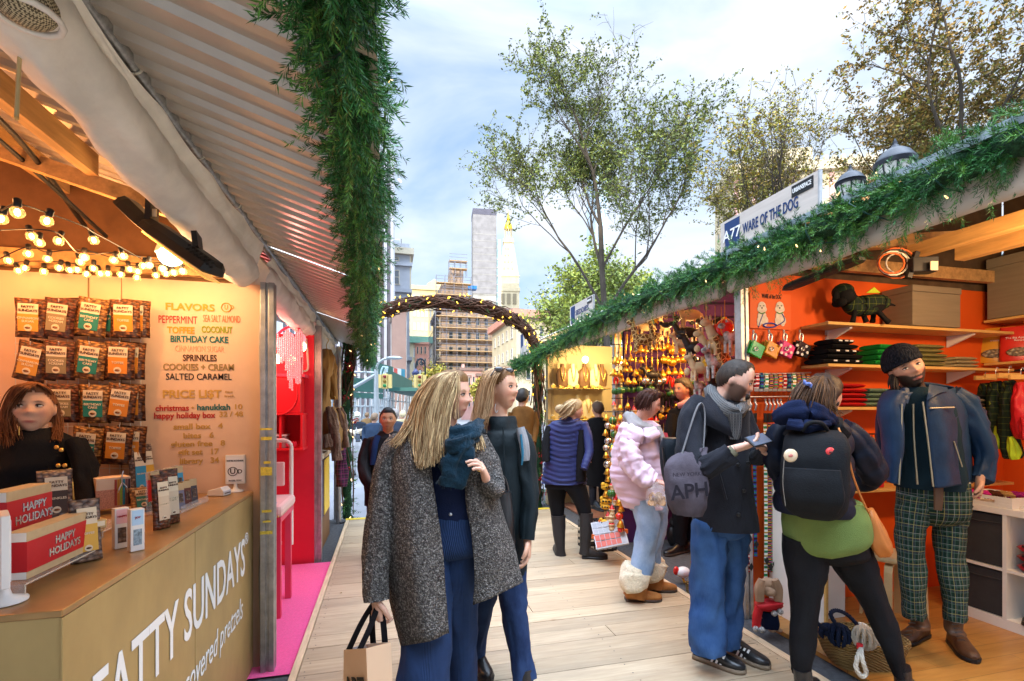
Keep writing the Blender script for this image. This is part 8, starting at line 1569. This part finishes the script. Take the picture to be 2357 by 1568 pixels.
def orn(kind):
 m=MB();ms=[THR]
 m.tube([(0,0,0),(0,0,-.07)],.0018,4)
 Z=-.07
 if kind=='bell':ms+=[GLD];m.lathe((0,0,Z),[(.004,0),(.012,-.006),(.02,-.03),(.034,-.058),(.030,-.060)],10,1);m.ball((0,0,Z-.062),.008,6,5,1)
 elif kind in('ball','redball','greenball','silverball'):
  ms+=[{'ball':GLD,'redball':RDB,'greenball':GRB,'silverball':SLB}[kind],GLD];m.ball((0,0,Z-.036),.034,12,8,1);m.lathe((0,0,Z),[(.009,-.006),(.009,.004)],8,2)
  for i in range(4):a=i*math.pi/2;m.tube([V((.0345*math.cos(q)*math.cos(a),.0345*math.cos(q)*math.sin(a),Z-.036+.0345*math.sin(q)))for q in(-1.3,-.6,0,.6,1.3)],.002,4,2)
 elif kind=='chili':ms+=[RDB];[m.tube([(.008*math.cos(i),.008*math.sin(i),Z),(.022*math.cos(i),.02*math.sin(i),Z-.03),(.02*math.cos(i),.018*math.sin(i),Z-.075)],[.006,.009,.002],6,1)for i in range(5)]
 elif kind=='star':ms+=[GLD];m.prism([((.045 if i%2==0 else.018)*math.sin(i*math.pi/5),(.045 if i%2==0 else.018)*math.cos(i*math.pi/5))for i in range(10)],(0,.006,Z-.045),(1,0,0),UP,.012,1)
 elif kind=='fish':ms+=[PKB,CRB];m.ball((0,0,Z-.05),(.075,.03,.05),12,8,1);m.prism([(.06,0),(.10,.04),(.10,-.04)],(0,.005,Z-.05),(1,0,0),UP,.01,2);m.ball((-.06,0,Z-.05),(.022,.022,.026),8,6,2)
 elif kind in('santa','snowman'):
  ms+=[RDB if kind=='santa' else CRB,CRB,WDB];m.lathe((0,0,Z),[(.002,.0),(.014,-.02),(.026,-.045)],10,1);m.ball((0,0,Z-.045),(.029,.029,.009),10,5,2);m.ball((0,0,Z-.062),(.023,.023,.02),10,7,3);m.ball((0,-.006,Z-.078),(.022,.02,.022),10,7,2)
 elif kind=='pumpkin':ms+=[GRB];[m.ball((.018*math.cos(i*1.047),.018*math.sin(i*1.047),Z-.03),(.02,.02,.03),8,6,1)for i in range(6)];m.tube([(0,0,Z),(0,0,Z-.012)],.006,5,1)
 elif kind in('giraffe','cow','donkey','cat'):
  ms+=[{'giraffe':SPOT,'cow':COWP,'donkey':CRB,'cat':BKB}[kind]];nk=.07 if kind=='giraffe' else.02;m.ball((0,0,Z-nk-.05),(.07,.032,.038),12,8,1);m.tube([(-.05,0,Z-nk-.04),(-.075,0,Z-.01)],[.022,.016],8,1);m.ball((-.085,0,Z-.008),(.03,.018,.018),10,6,1)
  for sx_ in(-.045,.045):
   for sy_ in(-.018,.018):m.tube([(sx_,sy_,Z-nk-.07),(sx_*1.05,sy_,Z-nk-.135)],[.011,.008],6,1)
  for sy_ in(-.012,.012):m.ball((-.07,sy_,Z+.012),(.006,.006,.016),6,5,1)
  m.tube([(.068,0,Z-nk-.04),(.085,0,Z-nk-.08)],.004,5,1)
 elif kind=='bird':ms+=[BKB,RDB];m.ball((0,0,Z-.03),(.035,.022,.02),10,7,1);m.ball((-.035,0,Z-.018),.013,8,6,1);m.prism([(0,0),(.07,.03),(.05,-.01)],(0,.02,Z-.03),(1,0,0),V((0,.6,.8)),.005,1);m.prism([(0,0),(.07,.03),(.05,-.01)],(0,-.02,Z-.03),(1,0,0),V((0,-.6,.8)),.005,1);m.lathe((-.05,0,Z-.018),[(.004,0),(.001,.012)],5,2)
 elif kind=='duck':ms+=[YLB,BKB];m.ball((0,0,Z-.035),(.05,.028,.028),12,8,1);m.ball((-.035,0,Z-.012),.018,8,6,1);[m.ball((-.025+i*.025,-.026,Z-.035),(.009,.004,.009),6,5,2)for i in range(3)]
 elif kind=='icicle':ms+=[GLD];m.lathe((0,0,Z),[(.003,0),(.010,-.01),(.007,-.02),(.009,-.035),(.005,-.06),(.001,-.10)],8,1)
 elif kind=='tassel':ms+=[YLB,RDB];m.ball((0,0,Z),.012,8,6,1);[m.tube([(.004*math.cos(i),.004*math.sin(i),Z-.008),(.012*math.cos(i),.012*math.sin(i),Z-.07)],.003,4,2)for i in range(8)]
 return m.mesh('ornament',ms)
KD={'bell':'gilt bell','ball':'gold ball','redball':'shiny red ball','greenball':'dark green ball','silverball':'silver ball','chili':'bunch of red chilies','star':'gilt star','fish':'pink scaled fish','santa':'small red capped figure','snowman':'cream capped figure','pumpkin':'green gourd','giraffe':'spotted giraffe','cow':'black and white cow','donkey':'cream plush animal','cat':'black cat','bird':'black bird','duck':'yellow duck','icicle':'gold icicle drop','tassel':'red tassel'}
OM={k:orn(k)for k in KD}
def hang(kind,p,sc=1.0,rz=0.0,where='back wall'):
 o=bpy.data.objects.new('ornament',OM[kind]);COL.objects.link(o);o.matrix_basis=Mx.Translation(p)@Mx.Rotation(rz,4,'Z')@Mx.Scale(sc,4);props(o,'%s ornament hanging on the %s of the ornament stall'%(KD[kind],where),'ornament','%s ornaments on the %s'%(KD[kind],where))
t=thing('ornament_rack','dark peg grid on the purple wall carrying rows of ornaments','rack',onY(1550,1180,5.15));m=MB()
for y in range(700,1190,31):m.tube([onY(1408,y,5.14),onY(1700,y,5.14)],.006,5)
part('peg_rail',m,BLKM,t)
rows=[(735,['icicle','star','icicle','bird','donkey'],21,1.2),(768,['icicle','bell','icicle','snowman','icicle'],15,1.3),(795,['icicle','bell','ball','icicle','icicle','redball'],13,1.3),(822,['bell','icicle','ball','bell','icicle','star'],13,1.3),(848,['bell','ball','bell','icicle','cat','bell'],14,1.3),(870,['bell','silverball','chili','greenball','bell','santa'],15,1.25),(895,['pumpkin','pumpkin','cat','greenball','bell','cat'],16,1.25),(930,['santa','santa','snowman','bell','redball'],17,1.2),(958,['santa','duck','redball','snowman','santa'],17,1.2),(990,['silverball','redball','snowman','bell'],18,1.2),(1020,['santa','pumpkin','redball','star'],20,1.2),(1060,['redball','santa','bell'],22,1.2),(1100,['santa','snowman','tassel'],24,1.2),(1140,['redball','santa','chili'],24,1.2)]
for y,ks,st,sc in rows:
 x=1412+rnd.random()*8
 while x<1700:
  k=ks[int((x-1400)/60)%len(ks)]if rnd.random()<.75 else rnd.choice(ks)
  if not(x>1600 and y<900):hang(k,onY(x,y-20+rnd.uniform(-4,4),5.02-rnd.random()*.12),sc*rnd.uniform(.9,1.15),rnd.uniform(-.6,.6))
  x+=st*rnd.uniform(.76,1.06)
for x,y,k,sc,d in((1590,700,'donkey',1.5,4.7),(1625,720,'bird',2.0,4.6),(1660,730,'donkey',1.9,4.2),(1640,760,'donkey',1.7,4.3),(1606,765,'cat',1.7,4.5),(1618,788,'fish',1.3,4.3),(1665,775,'giraffe',1.5,4.2),(1595,800,'bird',2.2,4.6),(1650,800,'cow',1.6,4.2),(1612,820,'donkey',1.4,4.3),(1600,838,'fish',1.4,4.4),(1645,845,'cat',1.6,4.4),(1630,830,'duck',1.3,4.3),(1612,868,'cow',1.3,4.4),(1672,830,'giraffe',1.4,4.3),(1580,740,'cat',1.5,4.7),(1560,725,'bird',1.4,4.8),(1535,735,'bird',1.6,4.8),(1690,745,'cow',1.5,4.1),(1625,880,'santa',1.6,4.5),(1640,905,'redball',1.5,4.5),(1570,775,'donkey',1.2,4.7),(1480,740,'giraffe',1.5,4.9),(1512,745,'giraffe',1.3,4.9),(1646,728,'santa',2.3,4.2),(1668,715,'redball',2.2,4.1)):hang(k,P(x,y-24,d),sc,rnd.uniform(-.7,.7),'ceiling front')
for i in range(16):
 y=958+i*17
 for j,x in enumerate((1396,1412,1428,1442)):
  if j==3 and i>10:continue
  k=(('bell','greenball','bell','silverball'),('silverball','bell','redball','santa'),('bell','pumpkin','snowman','tassel'),('duck','santa','bell','redball'),('santa','snowman','redball','santa'))[min(4,i//4+(i%2))][j];hang(k,P(x+rnd.uniform(-5,5),y-20,4.9-.1*j),1.1*rnd.uniform(.9,1.15),rnd.uniform(-.7,.7),'front post strand')
t=thing('strand_stand','thin black stand on the stall corner carrying ornament strands','stand',P(1416,1230,4.95));m=MB();m.tube([P(1390,948,4.95),P(1450,948,4.75)],.006,6);m.tube([P(1416,948,4.9),P(1416,1235,4.9)],.006,6);part('arm',m,BLKM,t);part('base_plate',MB().lathe(P(1416,1238,4.9),[(.12,-.01),(.12,.0),(.02,.01)],14),BLKM,t)
t=thing('clamp_lamp','warm clamp lamps lighting the ornaments','lamp',(3.2,4.3,2.3))
for q in((2.95,4.4,2.28),(3.5,4.4,2.3),(4.0,4.2,2.3)):part('lamp_bulb',MB().ball(q,.045,12,8),mat('lamp_white',(1,.85,.6),.3,emis=8,ecol=(1,.72,.4)),t);lamp('lamp_light',V(q)+V((0,-.02,-.07)),27,(1,.58,.22),.06,t)
# floor goods by the ornament stall
t=thing('organizer_case','clear compartment case with orange latches leaning on the crate','case',P(1405,1265,4.75));CL=mat('case_plastic',(.55,.56,.60),.2,alpha=.75,spec=.8);A_,B_,C_,D_=(P(1375,1268,4.75),P(1449,1253,4.65),P(1434,1197,4.85),P(1361,1206,4.95));n_=(B_-A_).cross(D_-A_).normalized()
m=MB();m.slab([A_,B_,C_,D_],n_,.03);part('case_body',m,CL,t,bevel=.004)
for i in range(6):
 for j in range(4):
  if i>3 and j>2:continue
  f=lambda u,v:(A_.lerp(B_,u)).lerp(D_.lerp(C_,u),v)+n_*.032
  u0,v0=.04+i*.158,.05+j*.235;m=MB();m.slab([f(u0,v0),f(u0+.14,v0),f(u0+.14,v0+.2),f(u0,v0+.2)],n_,.003);part('compartment',m,mat('red_part',(.50,.10,.07),.5)if(j<2 and i<5)else mat('grey_part',(.30,.31,.34),.3),t)
for u,v in((0,.5),(1,.5),(.3,1),(.7,1)):m=MB();m.box((A_.lerp(B_,u)).lerp(D_.lerp(C_,u),v)+n_*.015,(.035,.03,.04));part('latch',m,mat('orange_latch',(.70,.16,.03),.4),t)
t=thing('milk_crate','black slatted plastic crate full of ornaments on the boardwalk edge','crate',(2.33,4.75,0));m=MB();x0,x1,y0,y1=2.10,2.42,4.80,5.12
for z in(0,.07,.14,.21,.27):
 for lo,hi in(((x0,y0,z),(x1,y0+.012,z+.025)),((x0,y1-.012,z),(x1,y1,z+.025)),((x0,y0+.0125,z),(x0+.012,y1-.0125,z+.025)),((x1-.012,y0+.0125,z),(x1,y1-.0125,z+.025))):m.bx(lo,hi)
for a in range(7):x=x0+(x1-x0-.012)*a/6;m.bx((x,y0-.002,0),(x+.012,y0,.295));m.bx((x0-.002,y0+(y1-y0-.012)*a/6,0),(x0,y0+(y1-y0-.012)*a/6+.012,.295))
part('crate_side',m,BLACK,t);m=MB()
for i in range(40):m.ball((rnd.uniform(x0+.04,x1-.04),rnd.uniform(y0+.04,y1-.04),rnd.uniform(.22,.30)),(rnd.uniform(.015,.03),rnd.uniform(.015,.03),.018),6,5)
part('filling',m,mat('dark_trinkets',(.03,.03,.04),.4,var=.8,vs=20),t)
for i,(x,y,d,k)in enumerate(((1502,1208,4.6,'nut'),(1560,1195,5.0,'cat'),(1548,1225,4.8,'cat'),(1480,1225,4.8,'nut'),(1598,1330,3.35,'nut'),(1572,1338,3.4,'hen'))):
 hz_=.22;p=onZ(x,y+30 if k!='hen' else y+5,-.03);t=thing('wooden_figure',('red uniform wooden figure on the dark strip, nearest the crate','black wooden cat standing behind the man shoes','second black wooden cat, in front of the taller','short red wooden figure beside the clear case','red and white wooden figure beside the phone man jeans','white wooden hen with yellow feet beside the phone man jeans')[i],'figurine',p,group='wooden floor figures')
 if k=='nut':m=MB();m.lathe(p,[(.04,0),(.045,.02),(.03,.03),(.032,.10),(.04,.13),(.02,.15)],12);part('body',m,RDB,t);part('head',MB().ball(p+V((0,0,.175)),.028,10,8),mat('face_wood',(.6,.38,.25),.6),t);part('hat',MB().lathe(p,[(.026,.19),(.03,.25),(.028,.255)],10),mat('blue_hat',(.03,.05,.25),.4)if i==0 else RDB,t);part('beard',MB().ball(p+V((0,-.022,.16)),(.02,.012,.025),8,6),CRB,t)
 elif k=='cat':m=MB();m.ball(p+V((0,0,.11)),(.07,.06,.12),12,8);m.ball(p+V((0,-.02,.26)),(.05,.05,.05),12,8);part('body',m,BKB,t);m=MB();[m.lathe(p+V((sx_,-.02,.295)),[(.018,0),(.002,.04)],8)for sx_ in(-.03,.03)];part('ear',m,BKB,t);part('tail',MB().tube(spline([p+V((.06,.02,.03)),p+V((.11,.02,.08)),p+V((.10,.02,.18))],4),.014,6),BKB,t)
 else:m=MB();m.ball(p+V((0,0,.10)),(.07,.05,.05),12,8);part('body',m,WHITEPL,t);part('tail',MB().ball(p+V((-.07,0,.12)),(.03,.02,.04),8,6),RDB,t);part('foot',MB().tube([p+V((0,0,.05)),p+V((0,-.02,.02)),p+V((.06,-.04,.01))],.012,6),YLB,t)
t=thing('wicker_basket','small square wicker basket on the dark strip beside the phone man jeans','basket',onZ(1600,1372,-.03));p=onZ(1610,1372,-.03);g_=MATS['seagrass'];m=MB();m.loft([[p+V((a*s_,b*s_,z))for a,b in((-.09,-.07),(.09,-.07),(.09,.07),(-.09,.07))]for z,s_ in((0,.9),(.1,1),(.1,.92),(.02,.85))],sm=False);part('basket_body',m,g_,t);part('woven_rim',MB().tube([p+V((a,b,.1))for a,b in((-.09,-.07),(.09,-.07),(.09,.07),(-.09,.07),(-.09,-.07))],.008,6),g_,t)
# ================================================================ goods: jewellery stall
JV=mat('cream_velvet',(.70,.58,.36),.7);JWD=mat('dark_wood_bust',(.14,.07,.03),.5)
for y in(894,966,1040,1120):
 t=thing('glass_shelf','glass jewellery shelf, %s one'%{894:'highest',966:'second',1040:'third',1120:'lowest'}[y],'shelf',onY(1330,y,7.4),group='glass jewellery shelves');a,b=onY(1268,y,7.3),onY(1400,y,7.3);m=MB();m.bx((a.x,7.2,a.z-.012),(b.x,7.54,a.z));part('glass',m,mat('shelf_glass',(.75,.70,.5),.1,alpha=.6),t);part('edge_rail',MB().tube([(a.x,7.195,a.z),(b.x,7.195,a.z)],.006,5),GOLD,t)
 for k in range(7):q=a.lerp(b,.06+k*.14)+V((0,.08,.02));tt=thing('jewel_box','small gold jewel box on the %s glass shelf, %s in its row'%({894:'highest',966:'second',1040:'third',1120:'lowest'}[y],('first','second','third','fourth','fifth','sixth','last')[k]),'jewellery',q,group='gold jewel boxes');part('box',MB().box(q+V((0,0,.01)),(.07,.06,.05)),mat('jewel_gold',(.62,.40,.10),.4,.5,var=.4,vs=60),tt,bevel=.004);part('pad',MB().ball(q+V((0,-.01,.045)),(.028,.024,.014),8,6),JV,tt)
for x,y,mm,nm in((1294,890,JWD,'dark wooden bust at the end of the highest shelf'),(1318,890,JV,'cream velvet bust on the highest shelf'),(1345,890,JWD,'dark bust with long gold strands on the highest shelf'),(1370,890,JV,'cream velvet bust nearest the post, highest shelf'),(1330,962,JV,'cream velvet bust at the second shelf start'),(1352,962,JV,'cream velvet bust with small pendant on the second shelf'),(1345,1036,JV,'low cream bust on the third shelf'),(1385,890,JWD,'dark bust half hidden by the post')):
 p=onY(x,y,7.38);t=thing('necklace_bust',nm,'bust',p,group='necklace busts');m=MB();rr=[]
 for z,w_,dd in((0,.085,.03),(.08,.095,.045),(.2,.11,.05),(.27,.08,.045),(.31,.035,.035),(.37,.032,.032)):rr.append([p+V((w_*math.cos(q),dd*math.sin(q),z))for q in(2*math.pi*i/14 for i in range(14))])
 m.loft(rr);part('bust',m,mm,t);m=MB();m.tube(spline([p+V((-.035,-.03,.31)),p+V((-.03,-.06,.2)),p+V((0,-.06,.10)),p+V((.03,-.06,.2)),p+V((.035,-.03,.31))],5),.007,5);part('necklace',m,GOLD,t);part('pendant',MB().ball(p+V((0,-.062,.095)),(.012,.006,.018),8,6),GOLD,t)
t=thing('display_case','cream jewellery display counter below the glass shelves','counter',(3.3,7.3,0));m=MB();m.bx((2.95,7.0,-.005),(4.6,7.5,.42));part('case_body',m,mat('tan_case',(.42,.34,.24),.6),t);m=MB();m.bx((2.93,6.98,.421),(4.62,7.5,.45));part('case_top',m,SHELFW,t)
t=thing('clamp_lamp','warm clamp lamps lighting the necklace busts','lamp',(3.2,6.8,2.3))
for q in((2.95,6.9,2.3),(3.5,6.8,2.3)):part('lamp_bulb',MB().ball(q,.05,12,8),MATS['lamp_white'],t);lamp('lamp_light',V(q)+V((0,0,-.08)),26,(1,.72,.34),.06,t)
# ================================================================ street: shed, lamps, signals
SHG=mat('shed_green',(.035,.12,.10),.6,var=.15,vs=.4);SHP=mat('shed_pipe',(.42,.46,.48),.5,.4)
t=thing('sidewalk_shed','dark green plywood street shed on pale scaffold legs','scaffold',P(850,1000,26));
for(xa,xb,yt,yb,d0,d1)in((805,882,868,900,22,25),(858,905,832,880,30,34),(885,946,848,890,33,48)):
 a0,b0,b1,a1=P(xa,yt,d0),P(xb,yt,d1),P(xb,yb,d1),P(xa,yb,d0);a1=V((a0.x,a0.y,a1.z));b0=V((b0.x,b0.y,a0.z));b1=V((b0.x,b0.y,a1.z));n_=(b0-a0).cross(a1-a0).normalized();n_=n_ if n_.dot(FW)>0 else-n_;m=MB();m.slab([a0,b0,b1,a1],n_,.12);part('parapet',m,SHG,t)
 m=MB();q=n_*3.0;m.slab([a1+V((0,0,-.3)),b1+V((0,0,-.3)),b1+q+V((0,0,-.3)),a1+q+V((0,0,-.3))],UP,.25);part('deck',m,SHG,t)
 for i in range(8):
  for s_ in(0,2.6):c=a1.lerp(b1,i/7)+n_*s_;m=MB();m.tube([V((c.x,c.y,-.12)),V((c.x,c.y,c.z-.3))],.06,6);part('shed_leg',m,SHP,t)
 for h in(.35,.7):c0,c1=a1.copy(),b1.copy();c0.z=c1.z=a1.z*h;part('shed_rail',MB().tube([c0,c1],.045,5),SHP,t)
 for i in range(0,7,2):c0,c1=a1.lerp(b1,i/7),a1.lerp(b1,(i+1)/7);c0.z=-.1;c1.z-=.4;part('shed_brace',MB().tube([c0,c1],.04,5),SHP,t)
for i,c in enumerate(((.5,.03,.03),(.7,.7,.7),(.65,.1,.08),(.7,.7,.7),(.05,.25,.35))):a=P(893+i*9,862,34+i*2.6);m=MB();m.box(a-n_*.1,(.8,.06,1.0),1.0);part('banner',m,mat('banner_%d'%i,c,.6),t)
t=thing('street_light','grey cobra head street light with curved arm over the shed','street lamp',P(865,980,18));SG_=mat('pale_grey_metal',(.42,.46,.48),.45,.5);d=18
part('pole',MB().tube([V((P(866,980,d).x,P(866,980,d).y,-.12)),P(866,850,d)],[.11,.08],8),SG_,t);part('arm',MB().tube(spline([P(866,850,d),P(870,838,d),P(882,828,d),P(900,824,d)],6),.05,6),SG_,t);part('lamp_head',MB().ball(P(908,824,d),(.30,.12,.07),10,6),SG_,t)
part('mast_arm',MB().tube([P(866,862,d),P(835,880,d),P(806,896,d)],.07,6),SG_,t);part('mast_arm',MB().tube([P(866,858,d),P(812,856,d)],.04,6),SG_,t)
m=MB();[m.tube([P(884+8*math.cos(q+k),866+22*math.sin(q),d)for q in[i*.45 for i in range(14)]],.035,5)for k in(0,1.2)];part('holiday_decoration',m,mat('pale_blue_deco',(.45,.62,.70),.4),t)
TY=mat('signal_yellow',(.66,.50,.18),.5)
def signal(label,x,y,d,sc=1.0):
 t=thing('traffic_light',label,'traffic light',P(x,y+14,d),group='yellow traffic lights');c=P(x,y,d);m=MB();m.box(c,(.34*sc,.3*sc,1.0*sc),-YAW);part('signal_box',m,TY,t,bevel=.02)
 for i in range(3):part('lens',MB().lathe(c-FW*.16*sc+UP*(.3-.3*i)*sc,[(.11*sc,-.04),(.11*sc,.04),(.02,.05)],12,M=Mx((RT,UP,-FW)).transposed()),mat('lens_dark_%d'%i,((.2,.02,.02),(.2,.12,.01),(.02,.2,.06))[i],.3),t)
 for s_ in(-1,1):m=MB();m.box(c+RT*.32*s_*sc,(.2*sc,.26*sc,.9*sc),-YAW);part('signal_box',m,TY,t)
 part('hanger',MB().tube([c+UP*.5*sc,c+UP*.8*sc],.04,5),SG_,t)
signal('yellow traffic light head hanging in front of the green shed',887,878,17.6,.55);signal('yellow traffic light head farther off under the lantern post',967,878,24,.7)
BLK2=mat('lantern_black',(.028,.032,.042),.4,.4);FRO=mat('frosted_glass',(.62,.64,.62),.35)
t=thing('lantern_post','black crook armed lantern post in front of the red houses','street lamp',P(976,1000,26));d=26;part('pole',MB().tube([V((P(979,950,d).x,P(979,950,d).y,-.12)),P(979,870,d)],[.10,.06],8),BLK2,t);part('crook',MB().tube(spline([P(979,872,d),P(978,838,d),P(970,826,d),P(960,832,d),P(957,848,d)],6),.05,6),BLK2,t);part('scroll',MB().tube([P(970+5*math.cos(q)*(1-q/12),836+5*math.sin(q)*(1-q/12),d)for q in[i*.5 for i in range(18)]],.03,5),BLK2,t);part('lantern',MB().lathe(P(957,862,d),[(.05,-.28),(.14,-.2),(.20,.05),(.22,.08),(.10,.22),(.03,.32)],10),mat('lantern_blue',(.06,.07,.16),.4),t)
def lantern(label,x,y,d,w_):
 t=thing('park_lantern',label,'street lamp',(P(x,y,d).x,P(x,y,d).y,-.16),group='black park lanterns');c=P(x,y,d);k=w_*d/F/2
 part('pole',MB().tube([V((c.x,c.y,-.16)),c-UP*k*1.2],[.09,.06],10),BLK2,t);part('glass_globe',MB().lathe(c,[(k*.55,-k*1.1),(k*.72,-k*.6),(k*.86,0)],20),FRO,t);part('cage_base',MB().lathe(c,[(k*.3,-k*1.35),(k*.6,-k*1.2),(k*.62,-k*1.08)],16),BLK2,t)
 part('dome',MB().lathe(c,[(k*.95,-.02),(k,.04),(k,k*.16),(k*.9,k*.3),(k*.7,k*.62),(k*.4,k*.85),(k*.2,k*.95),(k*.18,k*1.05),(k*.1,k*1.1),(k*.12,k*1.2),(k*.02,k*1.45)],20),BLK2,t)
 m=MB()
 for i in range(8):a=i*math.pi/4;u=V((math.cos(a),math.sin(a),0));m.tube([c+u*k*.58-UP*k*1.1,c+u*k*.76-UP*k*.6,c+u*k*.9],.012,4)
 part('cage_rib',m,BLK2,t)
lantern('larger black park lantern just above the dog stall roof',2060,380,7.0,84);lantern('smaller black park lantern beside the pale sign',1957,424,8.6,62)
t=thing('pine_cable','black cable loops lying by the arch foot','cable',(-.4,7.2,-.1));part('cable',MB().tube(spline([V((-.62,7.0,-.02)),V((-.45,7.1,-.02)),V((-.30,7.25,-.1)),V((-.05,7.3,-.1)),V((-.15,7.4,-.1)),V((-.4,7.35,-.1)),V((-.55,7.25,-.1))],6),.014,6),BLACK,t);part('plug',MB().box((-.04,7.3,-.09),(.07,.04,.04),.2),BLACK,t)
rnd=random.Random(5)
m=MB()
for i in range(46):x,y=rnd.uniform(-.4,2.3),rnd.uniform(1.6,6.5);a=rnd.uniform(0,6.28);s_=rnd.uniform(.008,.022);c=V((x,y,.004));m.add([c+V((math.cos(a)*s_,math.sin(a)*s_,.001)),c+V((-math.sin(a)*s_*.4,math.cos(a)*s_*.4,.004)),c-V((math.cos(a)*s_,math.sin(a)*s_,-.002)),c+V((math.sin(a)*s_*.4,-math.cos(a)*s_*.4,0))],[(0,1,2,3)])
props(part('fallen_leaves',m,mat('dry_leaf',(.14,.10,.03),.8,isl=.7)),kind='stuff')
bpy.data.scenes.remove(TMP)
